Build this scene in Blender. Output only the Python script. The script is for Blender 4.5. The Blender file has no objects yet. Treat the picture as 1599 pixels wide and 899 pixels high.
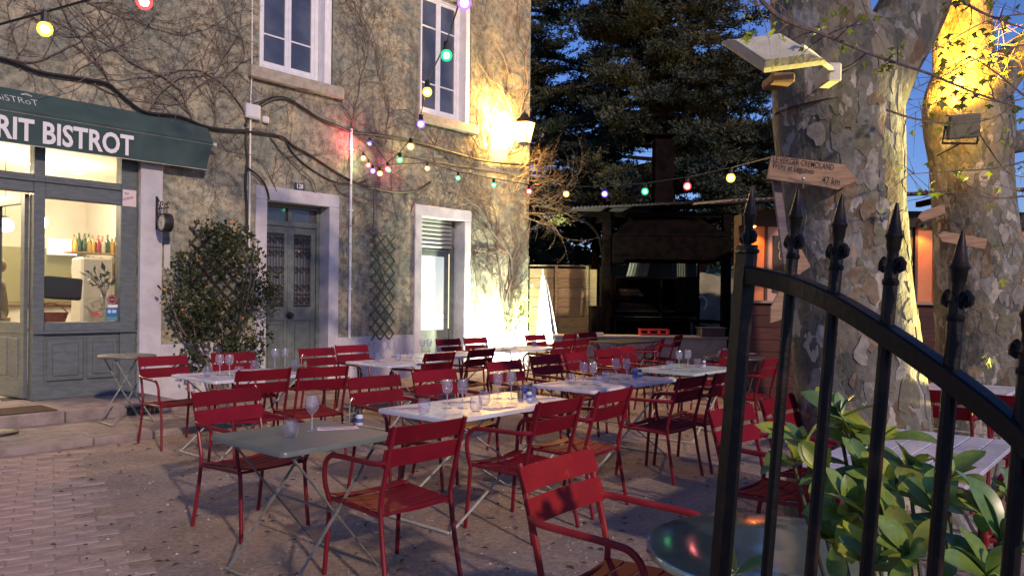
import bpy, math, random
import numpy as np
from mathutils import Vector, Matrix
PI = math.pi
R = math.radians
rnd = random.Random(7)
SC = bpy.context.scene
COL = SC.collection

# ------------------------------------------------------------------ camera, sky, key light, exposure
CH, FPX, V0, ROLL = 1.5, 1200.0, 15.5, R(0.6)
cd = bpy.data.cameras.new('camera'); cam = bpy.data.objects.new('camera', cd); COL.objects.link(cam)
cd.sensor_width = 36; cd.lens = 36 * FPX / 1599; cd.shift_y = V0 / 1599
cd.clip_start = 0.05; cd.clip_end = 2000
cam.matrix_world = Matrix.Translation((0, 0, CH)) @ Matrix.Rotation(R(90), 4, 'X') @ Matrix.Rotation(ROLL, 4, 'Z')
SC.camera = cam

SUN_EL, SUN_AZ = R(23), math.atan2(0.494, -0.87)
w = bpy.data.worlds.new('World'); SC.world = w; w.use_nodes = True
nt = w.node_tree
sky = nt.nodes.new('ShaderNodeTexSky'); sky.sky_type = 'NISHITA'; sky.sun_disc = False
sky.sun_elevation = SUN_EL; sky.sun_rotation = SUN_AZ
sky.air_density = 1.3; sky.dust_density = 0.2; sky.ozone_density = 8.0
tint = nt.nodes.new('ShaderNodeMixRGB'); tint.blend_type = 'MULTIPLY'; tint.inputs[0].default_value = 1; tint.inputs[2].default_value = (0.66, 0.62, 0.86, 1)
nt.links.new(sky.outputs[0], tint.inputs[1]); nt.links.new(tint.outputs[0], nt.nodes['Background'].inputs[0])
nt.nodes['Background'].inputs[1].default_value = 0.105

def lamp(name, kind, loc, energy, color, **kw):
    l = bpy.data.lights.new(name, kind); l.energy = energy; l.color = color
    for k, v in kw.items(): setattr(l, k, v)
    o = bpy.data.objects.new(name, l); COL.objects.link(o); o.location = loc
    return o
def aim(o, target):
    o.rotation_euler = (Vector(target) - o.location).to_track_quat('-Z', 'Y').to_euler()

sun = lamp('sun', 'SUN', (3, -8, 9), 1.75, (1.0, 0.73, 0.55), angle=R(1.6))
sun.rotation_euler = Vector((-0.494 * math.cos(SUN_EL), 0.87 * math.cos(SUN_EL), -math.sin(SUN_EL))).to_track_quat('-Z', 'Y').to_euler()
SC.view_settings.view_transform = 'Standard'; SC.view_settings.look = 'None'
SC.view_settings.exposure = 0.68; SC.view_settings.gamma = 1.0
SC.cycles.use_denoising = True
SC.cycles.max_bounces = 8; SC.cycles.transparent_max_bounces = 24; SC.cycles.sample_clamp_indirect = 4.0
SC.cycles.caustics_reflective = False; SC.cycles.caustics_refractive = False

# ------------------------------------------------------------------ measuring helpers (photo pixel -> place)
def uv(px, py):
    u = px - 799.5; v = py - 449.5
    return u * math.cos(ROLL) + v * math.sin(ROLL), -u * math.sin(ROLL) + v * math.cos(ROLL) - V0
def atz(px, py, z):
    u, v = uv(px, py); Y = FPX * (CH - z) / v; return Vector((u / FPX * Y, Y, z))
def aty(px, py, Y):
    u, v = uv(px, py); return Vector((u / FPX * Y, Y, CH - v / FPX * Y))
FA = R(49.2)
E1 = Vector((math.cos(FA), math.sin(FA), 0)); NN = Vector((math.sin(FA), -math.cos(FA), 0))
P0 = Vector((-5.3579, 9.6295, 0))
def fw(s, o, z=0.0): return P0 + E1 * s + NN * o + Vector((0, 0, z))
def fp(px, py, o=0.0):
    u, v = uv(px, py); D = Vector((u / FPX, 1, -v / FPX)); t = (o + NN.dot(P0)) / NN.dot(D)
    P = D * t; P.z += CH; d = P - P0
    return E1.dot(d), P.z
def fpw(px, py, o=0.0):
    s, z = fp(px, py, o); return fw(s, o, z)

# ------------------------------------------------------------------ materials
MATS = {}
def mat(name, col, rough=0.6, col2=None, scale=6.0, detail=4.0, mix=(0.4, 0.6), bump=0.0, bscale=30.0, metal=0.0, spec=0.5, coat=0.0, stretch=None, bdist=0.02, rvar=0.0):
    if name in MATS: return MATS[name]
    m = bpy.data.materials.new(name); m.use_nodes = True; MATS[name] = m
    n = m.node_tree; b = n.nodes['Principled BSDF']
    b.inputs['Base Color'].default_value = (*col, 1); b.inputs['Roughness'].default_value = rough
    b.inputs['Metallic'].default_value = metal; b.inputs['Specular IOR Level'].default_value = spec
    b.inputs['Coat Weight'].default_value = coat
    tc = n.nodes.new('ShaderNodeTexCoord'); vec = tc.outputs['Object']
    if stretch:
        mp = n.nodes.new('ShaderNodeMapping'); mp.inputs['Scale'].default_value = stretch
        n.links.new(vec, mp.inputs[0]); vec = mp.outputs[0]
    if col2 or rvar:
        t = n.nodes.new('ShaderNodeTexNoise'); t.inputs['Scale'].default_value = scale; t.inputs['Detail'].default_value = detail
        n.links.new(vec, t.inputs['Vector'])
        if col2:
            r = n.nodes.new('ShaderNodeValToRGB'); r.color_ramp.elements[0].position = mix[0]; r.color_ramp.elements[1].position = mix[1]
            r.color_ramp.elements[0].color = (*col, 1); r.color_ramp.elements[1].color = (*col2, 1)
            n.links.new(t.outputs['Fac'], r.inputs[0]); n.links.new(r.outputs[0], b.inputs['Base Color'])
        if rvar:
            mr = n.nodes.new('ShaderNodeMapRange'); mr.inputs[3].default_value = rough - rvar; mr.inputs[4].default_value = rough + rvar
            mr.inputs[1].default_value = 0.3; mr.inputs[2].default_value = 0.7
            n.links.new(t.outputs['Fac'], mr.inputs[0]); n.links.new(mr.outputs[0], b.inputs['Roughness'])
    if bump:
        t2 = n.nodes.new('ShaderNodeTexNoise'); t2.inputs['Scale'].default_value = bscale; t2.inputs['Detail'].default_value = 5
        n.links.new(vec, t2.inputs['Vector'])
        bp = n.nodes.new('ShaderNodeBump'); bp.inputs['Strength'].default_value = bump; bp.inputs['Distance'].default_value = bdist
        n.links.new(t2.outputs['Fac'], bp.inputs['Height']); n.links.new(bp.outputs[0], b.inputs['Normal'])
    return m
def emis(name, col, strength):
    if name in MATS: return MATS[name]
    m = bpy.data.materials.new(name); m.use_nodes = True; MATS[name] = m
    b = m.node_tree.nodes['Principled BSDF']; b.inputs['Base Color'].default_value = (*col, 1); b.inputs['Roughness'].default_value = 0.3
    b.inputs['Emission Color'].default_value = (*col, 1); b.inputs['Emission Strength'].default_value = strength
    return m
def glass(name, tint=(1, 1, 1), refl=1.0, rough=0.0, base=0.04, dif=0.0):
    if name in MATS: return MATS[name]
    m = bpy.data.materials.new(name); m.use_nodes = True; MATS[name] = m
    n = m.node_tree; n.nodes.remove(n.nodes['Principled BSDF']); out = n.nodes['Material Output']
    tr = n.nodes.new('ShaderNodeBsdfTransparent'); tr.inputs[0].default_value = (*tint, 1)
    gl = n.nodes.new('ShaderNodeBsdfGlossy'); gl.inputs['Roughness'].default_value = rough
    fr = n.nodes.new('ShaderNodeLayerWeight'); fr.inputs[0].default_value = 0.25
    ma = n.nodes.new('ShaderNodeMath'); ma.operation = 'MULTIPLY_ADD'; ma.inputs[1].default_value = refl; ma.inputs[2].default_value = base; ma.use_clamp = True
    if dif:
        df = n.nodes.new('ShaderNodeBsdfDiffuse'); df.inputs[0].default_value = (0.8, 0.8, 0.85, 1); tl = n.nodes.new('ShaderNodeMixShader'); tl.inputs[0].default_value = dif
        n.links.new(tr.outputs[0], tl.inputs[1]); n.links.new(df.outputs[0], tl.inputs[2]); tr = tl
    pw = n.nodes.new('ShaderNodeMath'); pw.operation = 'POWER'; pw.inputs[1].default_value = 2.6
    mx = n.nodes.new('ShaderNodeMixShader')
    n.links.new(fr.outputs['Facing'], pw.inputs[0]); n.links.new(pw.outputs[0], ma.inputs[0]); n.links.new(ma.outputs[0], mx.inputs[0])
    n.links.new(tr.outputs[0], mx.inputs[1]); n.links.new(gl.outputs[0], mx.inputs[2]); n.links.new(mx.outputs[0], out.inputs[0])
    return m
def leafmat(name, c1, c2, rough=0.5, trans=0.25, scale=3.0, spec=0.4):
    if name in MATS: return MATS[name]
    m = mat(name, c1, rough, c2, scale=scale, detail=2, mix=(0.35, 0.65), spec=spec)
    n = m.node_tree; b = n.nodes['Principled BSDF']; out = n.nodes['Material Output']
    tl = n.nodes.new('ShaderNodeBsdfTranslucent'); mx = n.nodes.new('ShaderNodeMixShader'); mx.inputs[0].default_value = trans
    src = b.inputs['Base Color'].links[0].from_socket
    n.links.new(src, tl.inputs[0]); n.links.new(b.outputs[0], mx.inputs[1]); n.links.new(tl.outputs[0], mx.inputs[2]); n.links.new(mx.outputs[0], out.inputs[0])
    return m

def stucco_mat():
    m = bpy.data.materials.new('old_stucco'); m.use_nodes = True; n = m.node_tree; b = n.nodes['Principled BSDF']; L = n.links.new
    b.inputs['Roughness'].default_value = 0.95; b.inputs['Specular IOR Level'].default_value = 0.1
    tc = n.nodes.new('ShaderNodeTexCoord')
    def noise(sc, det, ro=0.6, dist=0.0):
        t = n.nodes.new('ShaderNodeTexNoise'); t.inputs['Scale'].default_value = sc; t.inputs['Detail'].default_value = det
        t.inputs['Roughness'].default_value = ro; t.inputs['Distortion'].default_value = dist; L(tc.outputs['Object'], t.inputs['Vector']); return t.outputs['Fac']
    def ramp(f, stops):
        r = n.nodes.new('ShaderNodeValToRGB'); e = r.color_ramp.elements
        while len(e) < len(stops): e.new(0.5)
        for el, (p, c) in zip(e, stops): el.position = p; el.color = (*c, 1)
        L(f, r.inputs[0]); return r.outputs[0]
    base = ramp(noise(0.9, 6, 0.65, 0.5), [(0.30, (0.19, 0.19, 0.155)), (0.45, (0.30, 0.29, 0.215)), (0.55, (0.40, 0.36, 0.25)), (0.72, (0.46, 0.43, 0.31))])
    grey = ramp(noise(2.3, 7, 0.7), [(0.46, (0, 0, 0)), (0.58, (1, 1, 1))])
    m1 = n.nodes.new('ShaderNodeMixRGB'); m1.inputs[2].default_value = (0.225, 0.24, 0.20, 1); L(grey, m1.inputs[0]); L(base, m1.inputs[1])
    pit = ramp(noise(38, 4, 0.6), [(0.30, (0, 0, 0)), (0.40, (1, 1, 1))])
    m2 = n.nodes.new('ShaderNodeMixRGB'); m2.inputs[1].default_value = (0.13, 0.115, 0.10, 1); L(pit, m2.inputs[0]); L(m1.outputs[0], m2.inputs[2])
    sp = ramp(noise(9, 8, 0.75), [(0.40, (0.42, 0.41, 0.40)), (0.56, (1.18, 1.18, 1.18))])
    m3 = n.nodes.new('ShaderNodeMixRGB'); m3.blend_type = 'MULTIPLY'; m3.inputs[0].default_value = 0.75; L(m2.outputs[0], m3.inputs[1]); L(sp, m3.inputs[2])
    L(m3.outputs[0], b.inputs['Base Color'])
    ad = n.nodes.new('ShaderNodeMath'); ad.operation = 'ADD'; L(noise(7, 8, 0.7), ad.inputs[0])
    mu = n.nodes.new('ShaderNodeMath'); mu.operation = 'MULTIPLY'; mu.inputs[1].default_value = 0.35; L(noise(38, 4, 0.6), mu.inputs[0]); L(mu.outputs[0], ad.inputs[1])
    bp = n.nodes.new('ShaderNodeBump'); bp.inputs['Strength'].default_value = 0.8; bp.inputs['Distance'].default_value = 0.03
    L(ad.outputs[0], bp.inputs['Height']); L(bp.outputs[0], b.inputs['Normal'])
    return m
def bark_mat(name, warm=0.0):
    m = bpy.data.materials.new(name); m.use_nodes = True; n = m.node_tree; b = n.nodes['Principled BSDF']; L = n.links.new
    b.inputs['Roughness'].default_value = 0.8; b.inputs['Specular IOR Level'].default_value = 0.25
    tc = n.nodes.new('ShaderNodeTexCoord'); mp = n.nodes.new('ShaderNodeMapping'); mp.inputs['Scale'].default_value = (1, 1, 0.62); L(tc.outputs['Object'], mp.inputs[0])
    nz = n.nodes.new('ShaderNodeTexNoise'); nz.inputs['Scale'].default_value = 9; nz.inputs['Detail'].default_value = 3; L(mp.outputs[0], nz.inputs['Vector'])
    mm = n.nodes.new('ShaderNodeMixRGB'); mm.blend_type = 'LINEAR_LIGHT'; mm.inputs[0].default_value = 0.13; L(mp.outputs[0], mm.inputs[1]); L(nz.outputs['Color'], mm.inputs[2])
    def vor(sc):
        v = n.nodes.new('ShaderNodeTexVoronoi'); v.inputs['Scale'].default_value = sc; L(mm.outputs[0], v.inputs['Vector'])
        s = n.nodes.new('ShaderNodeSeparateColor'); L(v.outputs['Color'], s.inputs[0]); return s.outputs[0], s.outputs[1]
    def ramp(f, stops, const=True):
        r = n.nodes.new('ShaderNodeValToRGB'); e = r.color_ramp.elements
        if const: r.color_ramp.interpolation = 'CONSTANT'
        while len(e) < len(stops): e.new(0.5)
        for el, (p, c) in zip(e, stops): el.position = p; el.color = (*c, 1)
        L(f, r.inputs[0]); return r.outputs[0]
    a, a2 = vor(8.5)
    c1 = ramp(a, [(0, (0.125, 0.122, 0.10)), (0.28, (0.155, 0.148, 0.118)), (0.50, (0.085, 0.084, 0.074)), (0.64, (0.175, 0.155, 0.115)), (0.79, (0.115, 0.082, 0.054)), (0.87, (0.21, 0.21, 0.195)), (0.95, (0.36, 0.335, 0.285))])
    bb, b2 = vor(15.0)
    c2 = ramp(bb, [(0, (0, 0, 0)), (0.84, (1, 1, 1))])
    c3 = ramp(b2, [(0, (0.36, 0.335, 0.295)), (0.4, (0.27, 0.20, 0.125)), (0.6, (0.235, 0.24, 0.24))])
    big = n.nodes.new('ShaderNodeTexNoise'); big.inputs['Scale'].default_value = 2.4; big.inputs['Detail'].default_value = 3; L(tc.outputs['Object'], big.inputs['Vector'])
    msk = ramp(big.outputs['Fac'], [(0.44, (0, 0, 0)), (0.56, (1, 1, 1))], False)
    mk = n.nodes.new('ShaderNodeMixRGB'); mk.blend_type = 'MULTIPLY'; mk.inputs[0].default_value = 1; L(c2, mk.inputs[1]); L(msk, mk.inputs[2])
    m1 = n.nodes.new('ShaderNodeMixRGB'); L(mk.outputs[0], m1.inputs[0]); L(c1, m1.inputs[1]); L(c3, m1.inputs[2])
    fn = n.nodes.new('ShaderNodeTexNoise'); fn.inputs['Scale'].default_value = 22; fn.inputs['Detail'].default_value = 6; L(mp.outputs[0], fn.inputs['Vector'])
    fr = ramp(fn.outputs['Fac'], [(0.3, (0.7, 0.7, 0.7)), (0.7, (1.15, 1.15, 1.15))], False)
    m2 = n.nodes.new('ShaderNodeMixRGB'); m2.blend_type = 'MULTIPLY'; m2.inputs[0].default_value = 0.8; L(m1.outputs[0], m2.inputs[1]); L(fr, m2.inputs[2])
    L(m2.outputs[0], b.inputs['Base Color'])
    hs = n.nodes.new('ShaderNodeMath'); hs.operation = 'ADD'; L(a, hs.inputs[0]); L(fn.outputs['Fac'], hs.inputs[1])
    bp = n.nodes.new('ShaderNodeBump'); bp.inputs['Strength'].default_value = 0.9; bp.inputs['Distance'].default_value = 0.02
    L(hs.outputs[0], bp.inputs['Height']); L(bp.outputs[0], b.inputs['Normal'])
    return m

M_STUCCO = stucco_mat()
M_WHITE = mat('limewash_white', (0.43, 0.42, 0.46), 0.75, (0.52, 0.51, 0.54), scale=4, bump=0.25, bscale=25)
M_WFRAME = mat('white_gloss_paint', (0.70, 0.71, 0.74), 0.4, (0.78, 0.78, 0.80), scale=8)
M_SHOP = mat('blue_grey_paint', (0.085, 0.105, 0.115), 0.5, (0.115, 0.135, 0.14), scale=9, bump=0.1, bscale=40, stretch=(1, 1, 4))
M_DOOR = mat('grey_green_paint', (0.10, 0.125, 0.12), 0.5, (0.14, 0.165, 0.155), scale=8, bump=0.1)
M_STONE = mat('sill_stone', (0.30, 0.27, 0.22), 0.85, (0.38, 0.34, 0.28), scale=12, bump=0.4)
M_CANVAS = mat('green_canvas', (0.028, 0.060, 0.058), 0.8, (0.040, 0.076, 0.072), scale=3, bump=0.15, bscale=200)
M_LETTER = mat('white_print', (0.72, 0.72, 0.74), 0.8)
M_DARK = mat('black_iron', (0.012, 0.012, 0.014), 0.45, (0.022, 0.02, 0.02), scale=20, bump=0.2, bscale=60)
M_GATE = mat('black_gate_paint', (0.005, 0.005, 0.0055), 0.42, (0.05, 0.028, 0.017), scale=14, mix=(0.55, 0.8), bump=0.3, bscale=90, bdist=0.003, spec=0.22)  # brown patches: rust that also puts the post's warm lit tint into the paint
M_RED = mat('red_chair_paint', (0.14, 0.007, 0.017), 0.38, (0.168, 0.009, 0.019), scale=5, rvar=0.06, spec=0.28)
M_REDW = mat('red_chair_worn', (0.21, 0.014, 0.018), 0.42, (0.25, 0.020, 0.021), scale=7, rvar=0.08, spec=0.28)
M_REDS = mat('red_slat_paint', (0.135, 0.007, 0.017), 0.56, (0.165, 0.009, 0.019), scale=4, rvar=0.06, spec=0.06, bump=0.05, bscale=60)
M_REDSW = mat('red_slat_worn', (0.22, 0.014, 0.018), 0.58, (0.26, 0.02, 0.02), scale=5, rvar=0.06, spec=0.07)
M_TWHITE = mat('white_table_paint', (0.47, 0.48, 0.57), 0.30, (0.54, 0.55, 0.63), scale=5, rvar=0.1)
M_TGREEN = mat('grey_green_table_paint', (0.105, 0.135, 0.125), 0.4, (0.125, 0.155, 0.145), scale=6, rvar=0.08)
M_TPALE = mat('pale_green_table_paint', (0.36, 0.45, 0.46), 0.3, (0.42, 0.50, 0.51), scale=6, rvar=0.08)
M_ZINC = mat('zinc_table', (0.36, 0.50, 0.49), 0.10, (0.43, 0.57, 0.55), scale=3, metal=0.85, rvar=0.03)
M_GROUND = None
M_GLASS = glass('drinking_glass', (0.96, 0.96, 1.0), 1.6, 0.05, 0.06, 0.06)
M_PANE = glass('window_pane', (0.80, 0.82, 0.84), 1.0, 0.0, 0.03)
M_STEM = glass('glass_stem', (0.95, 0.95, 1.0), 1.0, 0.05, 0.22, 0.16)
M_BLUEGL = glass('blue_glass', (0.62, 0.66, 1.0), 0.5, 0.02, 0.05, 0.06)
M_NIGHTP = mat('dark_pane', (0.05, 0.054, 0.066), 0.06, (0.10, 0.105, 0.125), scale=1.5, spec=0.9)  # paler second tone puts curtain and sky reflections into the pane colour
M_NAPKIN = mat('paper_napkin', (0.82, 0.72, 0.76), 0.9)
M_NAPRED = mat('napkin_stripe', (0.36, 0.04, 0.13), 0.9)
M_STEEL = mat('cutlery_steel', (0.5, 0.5, 0.52), 0.35, metal=0.8)
M_CHROME = mat('galvanised_leg', (0.30, 0.31, 0.30), 0.45, (0.22, 0.23, 0.21), scale=20, metal=0.4)
M_WLEG = mat('cream_leg_paint', (0.42, 0.42, 0.39), 0.5, (0.32, 0.31, 0.27), scale=25)
M_VINE = mat('vine_bark', (0.115, 0.085, 0.075), 0.9, (0.18, 0.14, 0.12), scale=30, bump=0.4, bscale=80)
M_TWIG = mat('pale_twig', (0.17, 0.12, 0.075), 0.9, (0.11, 0.08, 0.05), scale=20)
M_CABLE = mat('black_cable', (0.012, 0.011, 0.012), 0.55)
M_PLASTIC = mat('white_plastic', (0.62, 0.62, 0.63), 0.45)
M_FENCE = mat('fence_board', (0.20, 0.145, 0.075), 0.85, (0.29, 0.21, 0.115), scale=5, stretch=(1, 1, 12), bump=0.3, bscale=30)
M_REDWOOD = mat('red_stained_board', (0.036, 0.009, 0.008), 0.8, (0.055, 0.015, 0.012), scale=4, stretch=(1, 1, 10), bump=0.3)
M_ORANGE = mat('salmon_panel_paint', (0.42, 0.145, 0.055), 0.65, (0.48, 0.18, 0.075), scale=3)
M_SIGNW = mat('sign_board_wood', (0.21, 0.13, 0.08), 0.8, (0.31, 0.20, 0.125), scale=5, stretch=(1, 1, 9), bump=0.15)
M_INK = mat('black_marker', (0.02, 0.018, 0.018), 0.8)
M_CONC = mat('concrete', (0.30, 0.29, 0.28), 0.9, (0.38, 0.37, 0.36), scale=6, bump=0.3)
M_KERB = mat('kerb_stone', (0.20, 0.165, 0.155), 0.9, (0.28, 0.23, 0.215), scale=7, bump=0.5, bscale=35)
M_BARK = bark_mat('plane_bark')
M_BARK2 = mat('dark_bark', (0.05, 0.04, 0.032), 0.95, (0.08, 0.065, 0.05), scale=10, bump=0.6)

def vary(m, amt=0.18, wear=None, wscale=30.0, wlo=0.62):
    n = m.node_tree; b = n.nodes['Principled BSDF']; src = b.inputs['Base Color'].links[0].from_socket
    oi = n.nodes.new('ShaderNodeObjectInfo'); mr = n.nodes.new('ShaderNodeMapRange'); mr.inputs[3].default_value = 1 - amt; mr.inputs[4].default_value = 1 + amt
    n.links.new(oi.outputs['Random'], mr.inputs[0]); hs = n.nodes.new('ShaderNodeHueSaturation'); n.links.new(mr.outputs[0], hs.inputs['Value']); n.links.new(src, hs.inputs['Color']); out = hs.outputs[0]
    if wear:
        t = n.nodes.new('ShaderNodeTexNoise'); t.inputs['Scale'].default_value = wscale; t.inputs['Detail'].default_value = 6; t.inputs['Roughness'].default_value = 0.7
        tc = n.nodes['Texture Coordinate']; off = n.nodes.new('ShaderNodeVectorMath'); off.operation = 'ADD'; n.links.new(tc.outputs['Object'], off.inputs[0]); n.links.new(oi.outputs['Random'], off.inputs[1]); n.links.new(off.outputs[0], t.inputs['Vector'])
        r = n.nodes.new('ShaderNodeValToRGB'); r.color_ramp.elements[0].position = wlo; r.color_ramp.elements[1].position = wlo + 0.08; n.links.new(t.outputs['Fac'], r.inputs[0])
        mx = n.nodes.new('ShaderNodeMixRGB'); mx.inputs[2].default_value = (*wear, 1); n.links.new(r.outputs[0], mx.inputs[0]); n.links.new(out, mx.inputs[1]); out = mx.outputs[0]
    n.links.new(out, b.inputs['Base Color'])
    for nd in n.nodes:
        if nd.type == 'BSDF_TRANSLUCENT': n.links.new(out, nd.inputs[0])
for m_ in (M_RED, M_REDS): vary(m_, 0.20, (0.10, 0.022, 0.022), 16, 0.60)
for m_ in (M_REDW, M_REDSW): vary(m_, 0.15, (0.34, 0.10, 0.08), 22, 0.63)
for m_ in (M_TWHITE,): vary(m_, 0.06, (0.30, 0.29, 0.30), 14, 0.66)
vary(M_FENCE, 0.22); vary(M_REDWOOD, 0.25)

# ------------------------------------------------------------------ object helpers
def tag(o, label=None, cat=None, group=None, kind=None):
    if label: o['label'] = label
    if cat: o['category'] = cat
    if group: o['group'] = group
    if kind: o['kind'] = kind
    return o
def thing(name, label, cat, loc=(0, 0, 0), rz=0.0, group=None):
    o = bpy.data.objects.new(name, None); COL.objects.link(o); o.empty_display_size = 0.1
    o.location = loc; o.rotation_euler = (0, 0, rz); return tag(o, label, cat, group)
KIDS = {}
def link(name, me, parent=None):
    o = bpy.data.objects.new(name, me); COL.objects.link(o)
    if parent is not None: o.parent = parent; KIDS.setdefault(parent.name, []).append(o)
    return o
def copy_tree(o, parent=None):
    c = o.copy(); COL.objects.link(c)
    if parent is not None: c.parent = parent; KIDS.setdefault(parent.name, []).append(c)
    for ch in KIDS.get(o.name, []): copy_tree(ch, c)
    return c
class MB:
    def __init__(s): s.v = []; s.f = []; s.m = []
    def add(s, vs, fs, m=0):
        k = len(s.v); s.v.extend([tuple(p) for p in vs]); s.f.extend([tuple(i + k for i in f) for f in fs]); s.m.extend([m] * len(fs)); return s
    def box(s, x0, y0, z0, x1, y1, z1, m=0, M=None):
        vs = [(x0, y0, z0), (x1, y0, z0), (x1, y1, z0), (x0, y1, z0), (x0, y0, z1), (x1, y0, z1), (x1, y1, z1), (x0, y1, z1)]
        if M is not None: vs = [M @ Vector(p) for p in vs]
        return s.add(vs, [(0, 3, 2, 1), (4, 5, 6, 7), (0, 1, 5, 4), (1, 2, 6, 5), (2, 3, 7, 6), (3, 0, 4, 7)], m)
    def cbox(s, x0, y0, z0, x1, y1, z1, c=0.005, m=0, M=None):
        # box with chamfered vertical-plane edges (all twelve edges cut)
        X = (x0, x1); Y = (y0, y1); Z = (z0, z1); vs = []; idx = {}
        for i in (0, 1):
            for j in (0, 1):
                for k in (0, 1):
                    sx, sy, sz = (1 - 2 * i), (1 - 2 * j), (1 - 2 * k)
                    for a, p in enumerate(((X[i], Y[j] + sy * c, Z[k] + sz * c), (X[i] + sx * c, Y[j], Z[k] + sz * c), (X[i] + sx * c, Y[j] + sy * c, Z[k]))):
                        idx[i, j, k, a] = len(vs); vs.append(p)
        fs = []
        for i in (0, 1):
            q = [idx[i, 0, 0, 0], idx[i, 1, 0, 0], idx[i, 1, 1, 0], idx[i, 0, 1, 0]]; fs.append(tuple(q if i else q[::-1]))
            q = [idx[0, i, 0, 1], idx[1, i, 0, 1], idx[1, i, 1, 1], idx[0, i, 1, 1]]; fs.append(tuple(q[::-1] if i else q))
            q = [idx[0, 0, i, 2], idx[1, 0, i, 2], idx[1, 1, i, 2], idx[0, 1, i, 2]]; fs.append(tuple(q if i else q[::-1]))
        for i in (0, 1):
            for j in (0, 1):
                fs.append((idx[i, j, 0, 0], idx[i, j, 1, 0], idx[i, j, 1, 1], idx[i, j, 0, 1]))
                fs.append((idx[i, 0, j, 0], idx[i, 1, j, 0], idx[i, 1, j, 2], idx[i, 0, j, 2]))
                fs.append((idx[0, i, j, 1], idx[1, i, j, 1], idx[1, i, j, 2], idx[0, i, j, 2]))
        for i in (0, 1):
            for j in (0, 1):
                for k in (0, 1): fs.append((idx[i, j, k, 0], idx[i, j, k, 1], idx[i, j, k, 2]))
        if M is not None: vs = [M @ Vector(p) for p in vs]
        return s.add(vs, fs, m)
    def tube(s, pts, r, n=8, m=0, caps=True, flat=1.0):
        pts = [Vector(p) for p in pts]; rs = r if isinstance(r, (list, tuple)) else [r] * len(pts)
        T = [(pts[min(i + 1, len(pts) - 1)] - pts[max(i - 1, 0)]).normalized() for i in range(len(pts))]
        up = Vector((0, 0, 1)) if abs(T[0].z) < 0.9 else Vector((1, 0, 0))
        N = (up - T[0] * up.dot(T[0])).normalized(); vs = []
        for i, p in enumerate(pts):
            N = (N - T[i] * N.dot(T[i])); N = N.normalized() if N.length > 1e-6 else Vector((1, 0, 0)); B = T[i].cross(N)
            for k in range(n):
                a = 2 * PI * k / n; vs.append(p + (N * math.cos(a) * flat + B * math.sin(a)) * rs[i])
        fs = [(i * n + k, i * n + (k + 1) % n, (i + 1) * n + (k + 1) % n, (i + 1) * n + k) for i in range(len(pts) - 1) for k in range(n)]
        if caps: fs += [tuple(range(n))[::-1], tuple((len(pts) - 1) * n + k for k in range(n))]
        return s.add(vs, fs, m)
    def lathe(s, prof, n=16, c=(0, 0, 0), m=0, M=None):
        vs = [(c[0] + r * math.cos(2 * PI * k / n), c[1] + r * math.sin(2 * PI * k / n), c[2] + z) for r, z in prof for k in range(n)]
        if M is not None: vs = [M @ Vector(p) for p in vs]
        return s.add(vs, [(i * n + k, i * n + (k + 1) % n, (i + 1) * n + (k + 1) % n, (i + 1) * n + k) for i in range(len(prof) - 1) for k in range(n)], m)
    def text(s, txt, size, M, m=0, bold=0.0, xs=1.0, align='LEFT', spacing=1.0, depth=0.0):
        cu = bpy.data.curves.new('t', 'FONT'); cu.body = txt; cu.size = size; cu.offset = bold; cu.align_x = align; cu.space_character = spacing; cu.extrude = depth; cu.resolution_u = 3
        ob = bpy.data.objects.new('t', cu); COL.objects.link(ob)
        me = bpy.data.meshes.new_from_object(ob.evaluated_get(bpy.context.evaluated_depsgraph_get()))
        S = M @ Matrix.Diagonal((xs, 1, 1, 1))
        s.add([S @ v.co for v in me.vertices], [tuple(p.vertices) for p in me.polygons], m)
        bpy.data.objects.remove(ob); bpy.data.curves.remove(cu); bpy.data.meshes.remove(me); return s
    def mesh(s, name, mats, smooth=35):
        me = bpy.data.meshes.new(name); me.from_pydata(s.v, [], s.f)
        for mt in (mats if isinstance(mats, (list, tuple)) else [mats]): me.materials.append(mt)
        if any(s.m): me.polygons.foreach_set('material_index', s.m)
        if smooth: me.polygons.foreach_set('use_smooth', [True] * len(s.f)); me.set_sharp_from_angle(angle=R(smooth))
        me.update(); return me
    def build(s, name, mats, parent=None, smooth=35): return link(name, s.mesh(name, mats, smooth), parent)
def part(name, mt, parent, *boxes, c=0.0, smooth=35):
    b = MB()
    for q in boxes: b.cbox(*q, c=c) if c else b.box(*q)
    return b.build(name, mt, parent, smooth)
def arc(p0, p1, p2, n=6):
    p0, p1, p2 = Vector(p0), Vector(p1), Vector(p2)
    return [(p0 * (1 - t) ** 2 + p1 * 2 * t * (1 - t) + p2 * t * t) for t in [i / n for i in range(n + 1)]]
def smooth_path(pts, k=4):
    pts = [Vector(p) for p in pts]; out = []
    for i in range(len(pts) - 1):
        a, b, c, d = pts[max(i - 1, 0)], pts[i], pts[i + 1], pts[min(i + 2, len(pts) - 1)]
        for j in range(k):
            t = j / k; out.append(0.5 * ((2 * b) + (c - a) * t + (2 * a - 5 * b + 4 * c - d) * t * t + (3 * b - a - 3 * c + d) * t ** 3))
    return out + [pts[-1]]
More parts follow.
